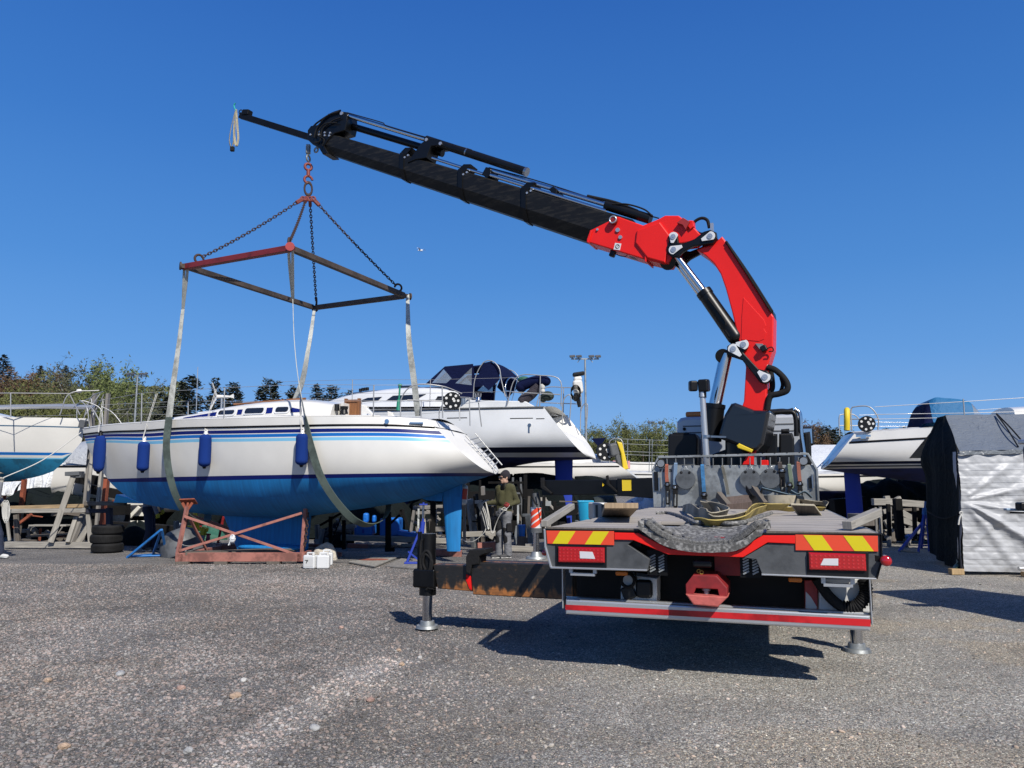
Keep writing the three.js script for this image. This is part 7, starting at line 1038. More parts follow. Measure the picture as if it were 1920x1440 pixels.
// dark stands and timber under the boats in the middle ground
{ const n = (px, py, px2, py2, d, w, mat) => new B().bar(at(px, py, d), at(px2, py2, d), w, w, .008), stand = (label, d, list, mat, cat = 'boat stand') => { const p = at(...list[0].slice(0, 2), d), t = thing('boat_stand', label, cat, V(p.x, 0, -d)); for (const [a, b, c, e, w = .08, dz = 0] of list) n(a, b, c, e, d + dz, w).done('leg', mat, t); return t; };
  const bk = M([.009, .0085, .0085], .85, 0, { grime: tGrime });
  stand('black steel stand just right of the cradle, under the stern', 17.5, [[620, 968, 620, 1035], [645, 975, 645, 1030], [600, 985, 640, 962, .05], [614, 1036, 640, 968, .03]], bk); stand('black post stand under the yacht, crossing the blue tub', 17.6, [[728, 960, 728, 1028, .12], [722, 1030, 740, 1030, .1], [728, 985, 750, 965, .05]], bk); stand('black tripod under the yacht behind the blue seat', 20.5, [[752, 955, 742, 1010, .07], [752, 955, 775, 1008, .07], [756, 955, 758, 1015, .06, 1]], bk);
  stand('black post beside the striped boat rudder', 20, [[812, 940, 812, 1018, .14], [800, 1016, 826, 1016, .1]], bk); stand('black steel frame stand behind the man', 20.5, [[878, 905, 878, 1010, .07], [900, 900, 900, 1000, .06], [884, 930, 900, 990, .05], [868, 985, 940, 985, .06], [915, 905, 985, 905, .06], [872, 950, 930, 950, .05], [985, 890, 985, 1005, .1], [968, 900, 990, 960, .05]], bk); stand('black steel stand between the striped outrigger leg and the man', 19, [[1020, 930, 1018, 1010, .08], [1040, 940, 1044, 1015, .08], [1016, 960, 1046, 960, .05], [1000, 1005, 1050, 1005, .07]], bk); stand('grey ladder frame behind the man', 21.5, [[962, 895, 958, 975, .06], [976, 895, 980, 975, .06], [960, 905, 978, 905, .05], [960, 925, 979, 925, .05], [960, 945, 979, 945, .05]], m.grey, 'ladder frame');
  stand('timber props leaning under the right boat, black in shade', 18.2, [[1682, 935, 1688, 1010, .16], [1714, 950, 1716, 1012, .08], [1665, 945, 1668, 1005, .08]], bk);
  const pl = (label, d, list, mat) => { const p = at(...list[0].slice(0, 2), d), t = thing('timber_pile', label, 'timber', V(p.x, 0, -d)); list.forEach(([a, b, c, e, w = .1, dz = 0]) => n(a, b, c, e, d + dz, w).done('plank', mat, t)); return t; };
  pl('weathered trestle rails under the right boat', 18.8, [[1636, 941, 1676, 941, .16], [1680, 942, 1732, 946, .16], [1662, 930, 1664, 941, .12], [1682, 932, 1692, 950, .12], [1650, 948, 1652, 1000, .06], [1655, 960, 1668, 956, .1], [1688, 960, 1712, 974, .14], [1690, 975, 1712, 982, .14], [1660, 975, 1672, 998, .1], [1690, 996, 1730, 996, .14], [1712, 980, 1732, 990, .12], [1690, 1005, 1720, 1008, .08]], m.wood);
  pl('grey planks stacked below the yacht behind the rudder', 21, [[775, 952, 830, 950, .1], [780, 962, 826, 960, .08, .5], [776, 978, 800, 990, .07], [784, 985, 822, 968, .06], [790, 970, 820, 985, .07, .3], [800, 955, 826, 975, .06], [812, 992, 834, 992, .12, -1]], m.woodGrey);
  pl('long timbers lying on the ground below the yacht', 19.3, [[640, 1008, 790, 1012, .14], [780, 1013, 840, 1014, .13], [752, 1022, 790, 1023, .07, -.6], [866, 1002, 930, 1000, .12, -1], [905, 998, 925, 1008, .1, -1.5], [985, 1026, 1040, 1022, .16, -1], [925, 1026, 1000, 1030, .12, -1.4]], m.wood);
  pl('rust red steel beams lying under the yacht', 18.6, [[652, 1023, 690, 1024, .1], [816, 1036, 866, 1038, .14, -1.6], [896, 1026, 932, 1024, .2, -1.2], [600, 1034, 640, 1040, .1, -1.6]], m.cradle);
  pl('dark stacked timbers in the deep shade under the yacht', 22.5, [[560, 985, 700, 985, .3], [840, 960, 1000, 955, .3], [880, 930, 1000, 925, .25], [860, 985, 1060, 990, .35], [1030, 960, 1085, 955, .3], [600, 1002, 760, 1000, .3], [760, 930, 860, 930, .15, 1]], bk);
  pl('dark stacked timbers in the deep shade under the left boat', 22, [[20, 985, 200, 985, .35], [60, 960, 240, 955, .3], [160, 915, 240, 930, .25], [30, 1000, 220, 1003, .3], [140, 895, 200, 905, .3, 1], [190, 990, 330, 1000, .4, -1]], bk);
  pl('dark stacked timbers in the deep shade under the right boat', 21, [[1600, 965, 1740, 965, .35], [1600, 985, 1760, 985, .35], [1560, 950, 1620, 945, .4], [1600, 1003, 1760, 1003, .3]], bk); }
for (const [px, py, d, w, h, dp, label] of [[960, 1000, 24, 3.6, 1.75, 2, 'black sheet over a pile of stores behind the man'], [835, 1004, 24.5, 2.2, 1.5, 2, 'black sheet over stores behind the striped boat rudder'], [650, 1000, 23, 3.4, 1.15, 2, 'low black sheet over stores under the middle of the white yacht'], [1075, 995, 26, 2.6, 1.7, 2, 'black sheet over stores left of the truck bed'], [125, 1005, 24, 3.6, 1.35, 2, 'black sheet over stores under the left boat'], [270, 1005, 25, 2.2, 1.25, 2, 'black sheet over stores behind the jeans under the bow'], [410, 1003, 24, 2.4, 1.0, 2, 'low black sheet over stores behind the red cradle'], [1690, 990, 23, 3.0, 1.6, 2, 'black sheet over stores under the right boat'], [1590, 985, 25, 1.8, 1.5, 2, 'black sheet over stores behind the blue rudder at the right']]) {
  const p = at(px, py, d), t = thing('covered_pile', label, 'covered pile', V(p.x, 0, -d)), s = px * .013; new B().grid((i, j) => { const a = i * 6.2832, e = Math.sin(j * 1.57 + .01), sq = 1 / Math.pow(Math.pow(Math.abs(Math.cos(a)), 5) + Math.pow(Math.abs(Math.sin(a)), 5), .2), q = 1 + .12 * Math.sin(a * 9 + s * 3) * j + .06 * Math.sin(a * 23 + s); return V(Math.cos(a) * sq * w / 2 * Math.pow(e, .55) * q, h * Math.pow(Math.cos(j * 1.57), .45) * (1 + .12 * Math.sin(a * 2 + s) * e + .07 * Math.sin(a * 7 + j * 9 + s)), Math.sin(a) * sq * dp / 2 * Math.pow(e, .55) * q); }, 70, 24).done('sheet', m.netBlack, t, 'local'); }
{ // more props and offcuts standing about in the shade
  let s0 = 500; const R = (a, b) => { s0++; return lerp(a, b, hash(s0, 7, 3)); };
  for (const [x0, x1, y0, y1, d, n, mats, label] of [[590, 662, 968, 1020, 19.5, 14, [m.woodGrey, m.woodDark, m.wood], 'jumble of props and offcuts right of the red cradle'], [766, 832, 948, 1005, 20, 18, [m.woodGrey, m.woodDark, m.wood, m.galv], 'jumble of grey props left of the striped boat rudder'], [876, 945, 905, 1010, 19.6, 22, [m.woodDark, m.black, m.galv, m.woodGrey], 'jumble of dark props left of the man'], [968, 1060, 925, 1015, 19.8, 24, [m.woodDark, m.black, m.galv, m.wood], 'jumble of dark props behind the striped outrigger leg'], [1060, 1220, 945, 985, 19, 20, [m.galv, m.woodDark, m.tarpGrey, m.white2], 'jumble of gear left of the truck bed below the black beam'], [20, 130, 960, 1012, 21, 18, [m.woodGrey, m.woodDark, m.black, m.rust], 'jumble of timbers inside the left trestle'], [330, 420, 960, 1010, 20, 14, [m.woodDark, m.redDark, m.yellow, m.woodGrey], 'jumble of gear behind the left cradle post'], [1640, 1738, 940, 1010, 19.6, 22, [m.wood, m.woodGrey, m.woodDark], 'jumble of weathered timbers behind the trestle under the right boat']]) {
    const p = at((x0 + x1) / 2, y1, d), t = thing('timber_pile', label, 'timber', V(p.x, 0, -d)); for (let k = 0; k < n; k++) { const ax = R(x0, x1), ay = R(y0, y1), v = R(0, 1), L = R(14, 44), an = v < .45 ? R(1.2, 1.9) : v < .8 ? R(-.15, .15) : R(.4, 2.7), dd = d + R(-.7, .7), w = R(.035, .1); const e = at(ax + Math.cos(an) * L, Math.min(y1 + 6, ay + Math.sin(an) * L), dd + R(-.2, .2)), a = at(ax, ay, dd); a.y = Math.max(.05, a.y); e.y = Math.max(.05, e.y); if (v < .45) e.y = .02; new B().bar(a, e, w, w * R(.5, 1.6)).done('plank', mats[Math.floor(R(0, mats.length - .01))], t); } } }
{ // keel and rudder of the yacht standing behind
  const F = YB.F, q = (px, py) => F.xy(px, py, 0), r0 = q(1040, 862), r1 = q(1074, 862), r2 = q(1072, 985), r3 = q(1044, 990); const b = foil(new B(), [r0[0], r1[0]], [r3[0], r2[0]], r0[1], r2[1], .12, .08, 10); b.done('rudder', m.rudBlue, YB.t, F); const k0 = q(700, 880), k1 = q(800, 880); foil(new B(), [k0[0], k1[0]], [k0[0] + .3, k1[0] - .1], k0[1] + .2, .25, .2, .2, 8).done('keel', m.antiNavy, YB.t, F);
  // life jacket bag hung at the rudder of the striped boat, and the grey ladder behind it
  const p = at(870, 928, 16.2), t = thing('marker_buoy', 'white bag with red print hanging behind the striped boat rudder', 'bag', p); new B().box(.15, .42, .16, 0, 0, 0, 0, 0, -.06, .06).torus(V(-.01, .25, 0), V(0, 0, 1), .05, .014, 8, 14).done('bag_body', m.white, t, 'local'); new B().box(.1, .22, .012, .02, .02, .082, 0, 0, -.1, .004).done('red_print', m.hazRed, t, 'local');
  const l = thing('grey_board', 'upright grey board right behind the striped boat rudder', 'board', gnd(872, 1020)); new B().bar(at(870, 896, 17.2), at(871, 1020, 17.2), .18, .06, .006).done('board', m.woodGrey, l); }
// blue stepped stand by the tent
{ const t = thing('boat_stand', 'dark blue lattice stand beside the black netting of the tent', 'boat stand', gnd(1730, 1037)), d = 17.2, w = (px, py, dz = 0) => at(px, py, d + dz); const bb = (a, b, r = .018, dz = 0, dz2 = dz) => new B().bar(w(...a, dz), w(...b, dz2), r * 2, r * 2, .004); for (const [a, b, z0, z1] of [[[1733, 958], [1722, 1036], 0, -.2], [[1737, 958], [1742, 1034], 0, -.2], [[1735, 958], [1728, 1028], .1, .5]]) bb(a, b, .02, z0, z1).done('leg', m.jackBlue, t); for (const y of [985, 1003, 1023]) bb([1735 - (y - 950) * .16, y], [1736 + (y - 950) * .08, y], .016, -.1).done('rung', m.jackBlue, t); new B().cyl(w(1734, 965), w(1734, 952), .06, .05).cyl(w(1734, 952), w(1735, 940), .02).done('screw_head', m.standBlue, t); bb([1730, 980], [1686, 1034], .025, 0, -.3).done('brace', m.jackBlue, t); bb([1686, 1033], [1722, 1036], .02, -.3).done('base_bar', m.steel, t); new B().box(.12, .08, .12, w(1704, 1006).x, w(1704, 1006).y, -d, .3, 0, .4, .02).done('clamp', m.standBlue, t); }
// ---------- tarpaulin tent at the right ----------
{ const d = 13.6, t = thing('tarpaulin_tent', 'silver and grey tarpaulin tent with a black net end at the right edge', 'tent', gnd(1800, 1070)), w = (px, py, dd = d) => at(px, py, dd);
  const eL = w(1796, 847), eR = w(2160, 838), bL = w(1808, 1071), bR = w(2160, 1078), rL = at(1772, 778, 15.2), rR = at(2160, 774, 15.2);
  const fold = (i, j) => { const px = i, k = (cx, cy, dx, dy, s) => { const ax = px - cx, ay = (1 - j) - cy, L = Math.hypot(dx, dy), al = (ax * dx + ay * dy) / L, ac = Math.abs(ax * dy - ay * dx) / L; return al > 0 ? Math.exp(-Math.pow(ac / (.012 + .05 * al), 2)) * s * smooth(0, .1, al) : 0; }; return k(0, .42, 1, .95, .11) + k(0, .42, 1, .3, .06) + k(0, .42, 1, 1.9, .05) + k(0, .42, 1, -.35, .05) + k(0, .42, 1, -1.2, .04) + k(.02, .85, .5, -.9, .04); };
  const front = (i, j) => { const a = bL.clone().lerp(bR, i), b = eL.clone().lerp(eR, i), p = a.lerp(b, j); const seam = Math.exp(-Math.pow(((j * 9.5) % 1 - .5) / .06, 2)) * -.007; return p.add(V(0, 0, .07 * Math.sin(j * 3.1) * (.4 + .6 * Math.sin(i * 3)) + fold(i, j) * .75 + seam + .06 * (fbm(i * 12, j * 9, 1e6, 3, 121) - .5) + .012 * (fbm(i * 40, j * 30, 1e6, 2, 122) - .5))); };
  new B().grid(front, 160, 130).grid((i, j) => front(0, i).add(V(-.02 - .02 * Math.sin(i * 9), 0, -.1 * j)), 60, 4).done('front_sheet', m.silver, t);
  for (let k = 1; k < 9; k++) new B().grid((i, j) => front(lerp(.0, 1, i), k / 9.5 - .004 + j * .008).add(V(0, 0, .006)), 120, 1).done('sheet_seam', m.silver, t);
  new B().grid((i, j) => { const a = eL.clone().lerp(eR, i), b = rL.clone().lerp(rR, i), p = a.add(V(0, .01, .03)).lerp(b, j); return p.add(V(0, -.06 * Math.sin(j * 3.14) + .02 * (fbm(i * 20, j * 6, 1e6, 3, 123) - .5), .02 * (1 - j))); }, 100, 24).grid((i, j) => { const b = rL.clone().lerp(rR, i); return b.lerp(V(b.x + .1, b.y - .8, b.z - 1.7), j); }, 30, 6).grid((i, j) => eL.clone().lerp(eR, i).add(V(0, .01 - .07 * j, .05 + .02 * Math.sin(i * 50))), 80, 2).done('roof_sheet', m.tarpGrey, t);
  for (const [a, b] of [[[1868, 776], [1905, 838]], [[1869, 776], [1925, 843]]]) { const A = at(...a, 15.1), Bq = at(...b, 13.7); new B().tube([A, A.clone().lerp(Bq, .5).add(V(0, .01, .05)), Bq.clone().add(V(0, .0, .06))], .014, 16, 6).done('roof_rope', m.rubber, t); }
  const edge = (pts) => { const c = new THREE.CatmullRomCurve3(pts.map(([px, py, dd]) => at(px, py, dd))); return (k) => c.getPoint(k); }, eA = edge([[1800, 1071, 13.62], [1797, 960, 13.62], [1795, 850, 13.6], [1773, 779, 15.1]]), eB = edge([[1744, 1035, 16.3], [1738, 960, 16.3], [1735, 895, 16.2], [1726, 862, 16], [1757, 783, 15.3]]);
  const net = (i, j) => eA(j).lerp(eB(j), i).add(V((-.05 * Math.abs(Math.sin(i * 11 + j * 1.5)) - .03 * Math.sin(i * 27 + j * 2)) * Math.min(1, 4 * i * (1 - i) + .1) * (1.1 - j), 0, .16 * Math.sin(i * 19 + j) * (1.05 - j) * Math.min(1, 5 * i * (1 - i))));
  new B().grid(net, 110, 40).done('net_curtain', m.netBlack, t);
  { const p = (px, py, dd) => at(px, py, dd); new B().grid((i, j) => { const a = p(1783, 1072, 13.75).lerp(p(1804, 1030, 13.9), i), b = p(1800, 1062, 13.7).lerp(p(1806, 1024, 13.8), i); return a.lerp(b, j).add(V(-.03 * Math.sin(j * 3.1), .0, .05 * Math.sin(j * 3.1) + .02 * Math.sin(i * 20))); }, 24, 8).done('green_flap', M([.045, .085, .05], .4, 0, { bump: tCrinkle, bs: .02 }), t); }
  new B().tube([w(1803, 963, 13.55), w(1770, 972, 14.3), w(1745, 963, 15.2), w(1738, 958, 15.8)], .012, 20, 6).done('tie_rope', m.rubber, t); new B().tube([w(1803, 963, 13.5), w(1799, 972, 13.5), w(1797, 984, 13.5)], .014, 12, 6).torus(w(1802, 962, 13.52), V(0, 0, 1), .025, .01, 6, 12).done('tie_rope', m.rope, t);
  new B().box(2.6, .08, .1, 9.9, .05, -13.3, .02, 0, 0, .008).done('ground_board', m.woodNew, t); new B().box(.22, .1, .12, w(1796, 1070).x, .05, -13.65, 0, 0, 0, .008).done('block', m.woodNew, t); new B().cyl(at(1910, 1066, 13.3), at(1990, 1064, 13.3), .035).done('edge_pole', m.alu, t);
  for (const px of [1800, 2150]) new B().bar(at(px + 6, 1071, 13.9), at(px + 2, 846, 13.9), .06, .06).done('frame_post', m.woodDark, t); }
{ // box trailer parked just outside the right edge: its step shows and its shadow falls on the yard
  const t = thing('cargo_trailer', 'pale blue step plate and black bracket of a trailer reaching in at the right edge', 'trailer', V(7.25, 0, -8.35), .24), b = (n, w, h, d, x, y, z, mat, r = .04) => new B().box(w, h, d, x, y, z, 0, 0, 0, r).done(n, mat, t, 'local'); b('body', 1.6, 1.5, 2.5, 0, 1.28, 0, m.grey, .06); b('roof', 1.64, .06, 2.54, 0, 2.06, 0, m.alu, .02); b('chassis', 1.4, .12, 2.6, 0, .46, 0, m.galv, .01);
  for (const x of [-.72, .72]) new B().cyl(V(x - .1, .33, .1), V(x + .1, .33, .1), .33, .33, 24).done('wheel', m.tyre, t, 'local');
  new B().bar(at(1884, 955, 9.1), at(1960, 958, 9.0), .1, .025, .006).done('step_plate', M([.3, .42, .55], .4, .3), t); new B().bar(at(1908, 949, 8.95), at(1990, 950, 8.9), .14, .09, .02).bar(at(1896, 961, 9.05), at(1990, 963, 9.05), .06, .02, .004).done('step_bracket', m.plastic, t); }
{ const p = at(789, 470, 62), t = thing('gull', 'white gull gliding in the blue sky right of the chains', 'gull', p); const g = new B(); g.grid((i, j) => { const a = j * 6.2832, r = .055 * Math.pow(Math.sin(Math.PI * clamp(i * .96 + .02)), .7); return V(lerp(-.26, .24, i), Math.sin(a) * r, Math.cos(a) * r); }, 16, 10).ball(V(-.26, .02, 0), .045, 10, 8).cyl(V(-.29, .02, 0), V(-.35, .005, 0), .012, .003, 6); for (const s of [-1, 1]) g.grid((i, j) => { const c = .16 * (1 - .75 * i * i); return V(-.08 + .1 * i + (j - .4) * c, .04 + .14 * Math.sin(i * 2.6), s * (.03 + .55 * i)); }, 12, 3); g.grid((i, j) => V(.2 + .13 * i, .0, (j - .5) * (.06 + .1 * i)), 3, 2); g.done('body', M([.75, .76, .78], .7), t, 'local'); t.rotation.set(.1, -.5, -.15); }
// ---------- people ----------
function sdfGeo(bones, cell, kk = .035) { // tapered capsules joined by a smooth minimum, meshed on a grid
  const lo = V(1e9, 1e9, 1e9), hi = V(-1e9, -1e9, -1e9); for (const b of bones) for (const [p, r] of [[b[0], b[2]], [b[1], b[3]]]) { lo.min(p.clone().subScalar(r + .03)); hi.max(p.clone().addScalar(r + .03)); }
  const c = lo.clone().add(hi).multiplyScalar(.5), half = Math.max(hi.x - lo.x, hi.y - lo.y, hi.z - lo.z) / 2, n = Math.min(170, Math.max(16, Math.ceil(2 * half / cell))), mc = new MarchingCubes(n, mStone, false, false, 300000);
  mc.isolation = 0; mc.reset(); const ba = bones.map((b) => { const d = b[1].clone().sub(b[0]); return [b[0].x, b[0].y, b[0].z, d.x, d.y, d.z, Math.max(1e-8, d.lengthSq()), b[2], b[3] - b[2]]; });
  const lim = (v, k2) => Math.ceil((v - k2) / half * n / 2 + n / 2); mc.field.fill(-1);
  for (let z = Math.max(0, lim(lo.z, c.z) - 1); z < Math.min(n, lim(hi.z, c.z) + 1); z++) for (let y = Math.max(0, lim(lo.y, c.y) - 1); y < Math.min(n, lim(hi.y, c.y) + 1); y++) for (let x = Math.max(0, lim(lo.x, c.x) - 1); x < Math.min(n, lim(hi.x, c.x) + 1); x++) {
    const px = c.x + (x - n / 2) / (n / 2) * half, py = c.y + (y - n / 2) / (n / 2) * half, pz = c.z + (z - n / 2) / (n / 2) * half; let d = 1e3;
    for (const b of ba) { const ax = px - b[0], ay = py - b[1], az = pz - b[2]; let t = (ax * b[3] + ay * b[4] + az * b[5]) / b[6]; t = t < 0 ? 0 : t > 1 ? 1 : t; const q = Math.hypot(ax - t * b[3], ay - t * b[4], az - t * b[5]) - b[7] - t * b[8]; const h = Math.max(0, kk - Math.abs(d - q)) / kk; d = Math.min(d, q) - h * h * kk * .25; }
    mc.field[x + y * n + z * n * n] = -d;
  }
  mc.update(); const g0 = new THREE.BufferGeometry(); g0.setAttribute('position', new THREE.BufferAttribute(mc.positionArray.slice(0, mc.count * 3), 3)); const g = mergeVertices(g0, 1e-5), p = g.attributes.position;
  for (let i = 0; i < p.count; i++) p.setXYZ(i, c.x + p.getX(i) * half, c.y + p.getY(i) * half, c.z + p.getZ(i) * half); g.computeVertexNormals(); return g;
}
function handGeo(w, dir, side, curl) { // wrist, direction of the palm, direction of the thumb, how far the fingers close
  const up = V().crossVectors(dir, side).normalize(), b = [[w, w.clone().addScaledVector(dir, .085), .03, .032], [w.clone().addScaledVector(dir, .03).addScaledVector(side, .02), w.clone().addScaledVector(dir, .085).addScaledVector(side, .025), .022, .02], [w.clone().addScaledVector(dir, .03).addScaledVector(side, -.02), w.clone().addScaledVector(dir, .085).addScaledVector(side, -.025), .022, .02]];
  [[.033, .068], [.011, .078], [-.011, .073], [-.033, .058]].forEach(([o, L]) => { let p = w.clone().addScaledVector(dir, .09).addScaledVector(side, o), a = 0; for (let k = 0; k < 3; k++) { a += curl * (k ? 1 : .7); const q = p.clone().addScaledVector(dir, Math.cos(a) * L * (.46 - .08 * k)).addScaledVector(up, Math.sin(a) * L * (.46 - .08 * k)); b.push([p, q, .0105 - .001 * k, .0095 - .001 * k]); p = q; } });
  let p = w.clone().addScaledVector(dir, .03).addScaledVector(side, .03); for (let k = 0; k < 2; k++) { const q = p.clone().addScaledVector(dir, .028).addScaledVector(side, k ? .004 : .024).addScaledVector(up, curl * .02); b.push([p, q, .0125 - .001 * k, .011]); p = q; }
  return sdfGeo(b, .004, .008);
}
function person(label, pos, J, face, o) {
  const t = thing('person', label, 'person', pos); const f = face.clone().normalize(), rt = V().crossVectors(f, V(0, 1, 0)), at3 = (p, a, b, c) => p.clone().addScaledVector(f, a).add(V(0, b, 0)).addScaledVector(rt, c);
  const H = J.head, mid = (a, b, k = .5) => a.clone().lerp(b, k), hip = mid(J.hipR, J.hipL), sh = mid(J.shR, J.shL), sp1 = mid(hip, sh, .5);
  const limbs = (e) => [[J.shR, J.elR, .052 + e, .043 + e], [J.elR, J.haR, .042 + e, .03 + e], [J.shL, J.elL, .052 + e, .043 + e], [J.elL, J.haL, .042 + e, .03 + e]];
  const torso = (e) => [[mid(J.shR, sh, .35), mid(J.hipR, hip, .1), .095 + e, .095 + e], [mid(J.shL, sh, .35), mid(J.hipL, hip, .1), .095 + e, .095 + e], [J.shR, J.shL, .062 + e, .062 + e], [at3(sh, .03, -.12, 0), at3(sp1, .03, 0, 0), .1 + e, .1 + e]];
  const legs = (e, cuff = 0) => [[J.hipR, J.knR, .085 + e, .06 + e], [J.knR, J.anR, .056 + e, .04 + e + cuff], [J.hipL, J.knL, .085 + e, .06 + e], [J.knL, J.anL, .056 + e, .04 + e + cuff], [J.hipR, J.hipL, .1 + e, .1 + e], [mid(hip, sh, .12), hip, .11 + e, .1 + e]];
  const head = [[at3(H, .0, .025, 0), at3(H, -.02, .045, 0), .088, .09], [at3(H, .025, -.035, 0), at3(H, .045, -.085, 0), .066, .036], [at3(H, .0, -.06, .02), at3(H, 0, -.06, -.02), .06, .06], [at3(H, .088, .005, 0), at3(H, .108, -.025, 0), .012, .017], [at3(H, .07, -.062, -.016), at3(H, .07, -.062, .016), .014, .014], [at3(H, -.01, -.02, .082), at3(H, -.012, .015, .086), .014, .018], [at3(H, -.01, -.02, -.082), at3(H, -.012, .015, -.086), .014, .018], [at3(H, .07, .032, -.03), at3(H, .07, .032, .03), .02, .02], [at3(H, -.03, -.08, 0), at3(sh, 0, .02, 0), .056, .064]];
  const g = mergeGeometries([sdfGeo([...torso(-.012), ...limbs(-.01), ...legs(-.014), [at3(H, -.03, -.09, 0), at3(sh, 0, -.02, 0), .055, .062]], .014), sdfGeo(head, .0055, .022)]); new B().add(g).done('body', M([.62, .38, .28], .55), t, 'local');
  new B().add(sdfGeo([...torso(.012), ...limbs(.012), [hip, mid(hip, sh, .15), .115, .12]], .012)).done(o.topName, o.top, t, 'local');
  const tr = new B().add(sdfGeo(legs(.02, .022), .012)).done('trousers', o.legs, t, 'local');
  if (o.panel) { for (const [h, k, a] of [[J.hipR, J.knR, J.anR], [J.hipL, J.knL, J.anL]]) new B().add(sdfGeo([[at3(mid(h, k, .78), .022, 0, 0), at3(mid(k, a, .38), .022, 0, 0), .075, .07]], .01)).done('knee_panel', o.panel, tr, 'local'); new B().add(sdfGeo([[at3(mid(J.hipR, J.knR, .05), .025, 0, 0), at3(mid(J.hipR, J.knR, .7), .03, 0, -.02), .092, .072]], .01)).done('front_panel', o.panel, tr, 'local'); const pc = at3(mid(J.hipL, J.knL, .68), -.0, 0, -.1); new B().box(.13, .18, .05, pc.x, pc.y, pc.z, Math.atan2(-rt.x, -rt.z), 0, 0, .02).done('leg_pocket', o.panel, tr, 'local'); }
  for (const a of [J.anR, J.anL]) { const s = new B().add(sdfGeo([[at3(a, -.03, -.035, 0), at3(a, .12, -.05, 0), .045, .04], [at3(a, .06, -.05, .01), at3(a, .17, -.052, -.005), .04, .034]], .008, .02)).done('shoe', o.shoe, t, 'local'); new B().box(.07, .02, .25, at3(a, .065, -.079, 0).x, a.y - .079, at3(a, .065, 0, 0).z, Math.atan2(f.x, f.z), 0, 0, .009).done('sole', m.lightGrey, s, 'local'); if (o.stripes) for (let k = 0; k < 3; k++) { const c = at3(a, .05 + k * .03, -.04, -.045 * o.stripes); new B().box(.006, .05, .012, c.x, c.y, c.z, Math.atan2(f.x, f.z), .4).done('shoe_stripe', m.grey, s, 'local'); } }
  for (const [h, e, s, gm] of [[J.haR, J.elR, o.thR ?? V(0, 1, 0), o.gloveR], [J.haL, J.elL, o.thL ?? V(0, 1, 0), o.gloveL]]) { const d = h.clone().sub(e).normalize(), sd = s.clone().addScaledVector(d, -s.dot(d)).normalize(); new B().add(handGeo(h, d, sd, .95)).done('glove', gm, t, 'local'); }
  if (o.hat === 'beanie') { new B().add(sdfGeo([[at3(H, -.02, .065, 0), at3(H, -.035, .09, 0), .098, .088], [at3(H, -.01, .045, 0), at3(H, -.03, .045, 0), .1, .102]], .008, .03)).done('beanie', M([.025, .022, .03], .95, 0, { bump: tWeave, bs: .003 }), t, 'local'); const gl = new B(); for (const s of [-1, 1]) { const c = at3(H, .1, .012, .034 * s); gl.ball(c, .024, 12, 8, 1, .8, 1); } gl.bar(at3(H, .112, .02, -.02), at3(H, .112, .02, .02), .008, .008).bar(at3(H, .09, .018, .066), at3(H, -.01, .015, .088), .006, .01).bar(at3(H, .09, .018, -.066), at3(H, -.01, .015, -.088), .006, .01).done('sunglasses', m.glassDark, t, 'local'); new B().add(sdfGeo([[at3(sh, .01, .03, .02), at3(sh, .01, .03, -.02), .085, .085], [at3(H, -.02, -.115, 0), at3(sh, .02, -.01, 0), .068, .09]], .009)).done('neck_warmer', m.black, t, 'local'); }
  else { new B().add(sdfGeo([[at3(H, -.02, .07, 0), at3(H, -.03, .09, 0), .096, .086]], .01)).done('cap', M([.45, .38, .26], .9), t, 'local'); new B().grid((i, j) => { const a = (i - .5) * 2.2, r = .09 + .085 * j; return at3(H, Math.cos(a) * r, .085 - .03 * j - .02 * Math.abs(i - .5), Math.sin(a) * r * .85); }, 14, 4).done('cap_peak', M([.40, .33, .22], .9), t, 'local'); }
  return t;
}
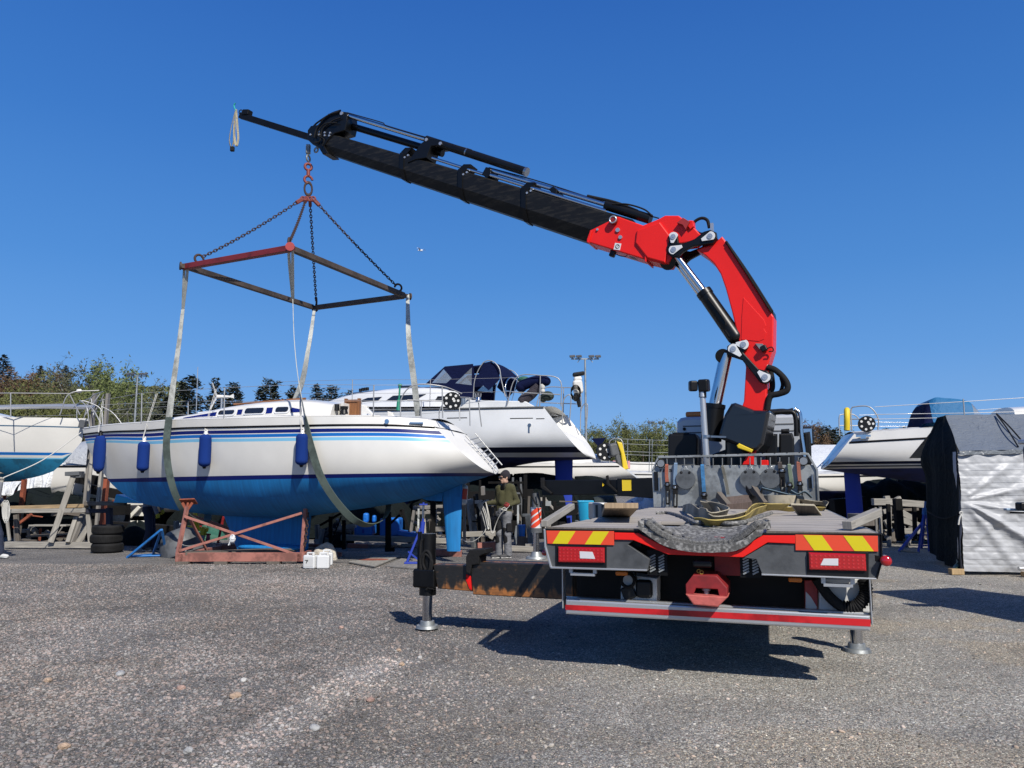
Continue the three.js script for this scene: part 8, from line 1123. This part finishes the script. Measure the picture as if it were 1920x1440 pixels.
{ // the man with the rope
  const g = gnd(945, 1047), F = frame(g, 0), P = (px, py, z = 0) => F.on('z', px, py, z);
  const J = { head: P(945.5, 896.5, .02), shR: P(935, 917, -.10), shL: P(959.5, 915, .12), elR: P(931, 942, -.12), haR: P(914, 943, .05), elL: P(970, 941, .1), haL: P(956, 946.5, .22), hipR: P(940, 964, -.06), hipL: P(949.5, 964, .07), knR: P(937, 1000, -.02), knL: P(951, 1000, .1), anR: P(936, 1038, -.07), anL: P(953, 1038, .08) };
  person('man in olive sweater, black beanie and sunglasses holding a coil of white rope', g, J, V(-.86, 0, .5), { topName: 'sweater', top: M([.085, .082, .035], .95, 0, { grime: tGrime, bump: tWeave, bs: .003 }), legs: M([.18, .185, .20], .9, 0, { grime: tGrime, bump: tCrinkle, bs: .012 }), panel: M([.022, .022, .024], .9, 0, { bump: tCrinkle, bs: .01 }), shoe: M([.06, .06, .065], .8), hat: 'beanie', gloveR: m.rubber, gloveL: M([.22, .02, .02], .9), thR: V(0, 1, 0), thL: V(0, 1, .3) });
  const t = thing('rope_coil', 'white rope coiled in the man\'s right hand and trailing to the ground', 'rope', P(908, 943, .1).add(g)), w = (px, py, z = .08) => P(px, py, z).add(g); const b = new B();
  for (let k = 0; k < 9; k++) { const o = k * 1.1, z = .04 + k * .014; b.tube([w(906 + o * .5, 939 + (k % 3), z), w(897 + o * .9, 946 + (k % 2) * 2, z), w(902 + o, 962 + k % 4 * 2, z), w(910 + o * .7, 985 + (k % 4) * 2.6, z), w(915 + (k % 3), 990 - (k % 5) * 2, z), w(911 + o * .35, 960, z + .01), w(913 - o * .2, 945, z)], .0095, 40, 5, true); }
  b.tube([w(912, 944), w(918, 972), w(921, 996), w(925, 999), w(929, 985), w(938, 965, .2), w(949, 955, .26), w(956, 947, .26)], .0095, 50, 5).tube([w(912, 988), w(908, 998), w(896, 1010, .0), w(884, 1016, -.1), w(872, 1015, -.3), w(862, 1006, -.5)], .0095, 40, 5).tube([w(944, 958, .24), w(948, 951, .27), w(940, 955, .26), w(950, 957, .26), w(946, 949, .27)], .009, 30, 5).done('rope', m.rope, t);
}
{ // person at the left edge
  const g = gnd(-14, 1046), F = frame(g, 0), P = (px, py, z = 0) => F.on('z', px, py, z);
  const J = { head: P(-10, 892, 0), shR: P(-20, 915, .16), shL: P(-16, 915, -.16), elR: P(-4, 932, .2), haR: P(2, 906, .2), elL: P(0, 938, -.2), haL: P(6, 945, .0), hipR: P(-14, 965, .09), hipL: P(-14, 965, -.09), knR: P(-2, 1002, .1), knL: P(-12, 1002, -.1), anR: P(0, 1038, .12), anL: P(-16, 1038, -.12) };
  person('person in jeans and beige cap at the left edge, pulling a line', g, J, V(1, 0, .15), { topName: 'shirt', top: M([.20, .21, .235], .95, 0, { bump: tCrinkle, bs: .01 }), legs: M([.016, .024, .055], .9, 0, { grime: tGrime, bump: tCrinkle, bs: .01 }), shoe: M([.6, .6, .58], .7), hat: 'cap', gloveR: M([.45, .42, .36], .9), gloveL: M([.45, .42, .36], .9), thR: V(-1, 0, .3), stripes: 1 });
  const w = (px, py, z = .2) => P(px, py, z).add(g), t = thing('rope_coil', 'grey rope coil in the hands of the person at the left edge', 'rope', w(8, 950)); const b = new B(); for (let k = 0; k < 8; k++) b.tube([w(8 + k, 938 + k % 3, .1 + k * .015), w(4 + k * 1.4, 955, .1 + k * .015), w(7 + k, 975 + (k % 3) * 3, .1 + k * .015), w(14 + k * .7, 955 + k % 3 * 4, .12 + k * .015)], .007, 24, 5, true); b.done('rope', m.rope, t);
  const q = w(6, 896), r = HB.F.w(...HB.F.on('z', 152, 811, .03).toArray()); tag(new B().tube([q, q.clone().lerp(r, .5).add(V(0, -.12, 0)), r], .012, 24, 5).done('mooring_line', m.rope), 'white line from the left edge up to the bow of the striped boat', 'line');
}
{ // person standing behind the hull
  const g = gnd(280, 1033), F = frame(g, 0), P = (px, py, z = 0) => F.on('z', px, py, z);
  const J = { head: P(288, 880, 0), shR: P(276, 904, .15), shL: P(290, 904, -.15), elR: P(286, 938, .2), haR: P(294, 962, .2), elL: P(298, 935, -.12), haL: P(304, 955, -.05), hipR: P(277, 955, .08), hipL: P(281, 955, -.09), knR: P(280, 994, .1), knL: P(285, 994, -.1), anR: P(272, 1025, .1), anL: P(284, 1025, -.12) };
  person('person in jeans with a yellow glove half hidden behind the bow of the striped boat', g, J, V(1, 0, .2), { topName: 'shirt', top: M([.16, .18, .23], .95, 0, { bump: tCrinkle, bs: .01 }), legs: M([.012, .016, .04], .9, 0, { bump: tCrinkle, bs: .01 }), shoe: M([.05, .05, .05], .7), hat: 'cap', gloveR: M([.42, .36, .03], .85), gloveL: M([.42, .36, .03], .85) });
}
scene.traverse((o) => { if (o.isMesh) { o.castShadow = true; o.receiveShadow = true; } });
renderer.render(scene, camera);
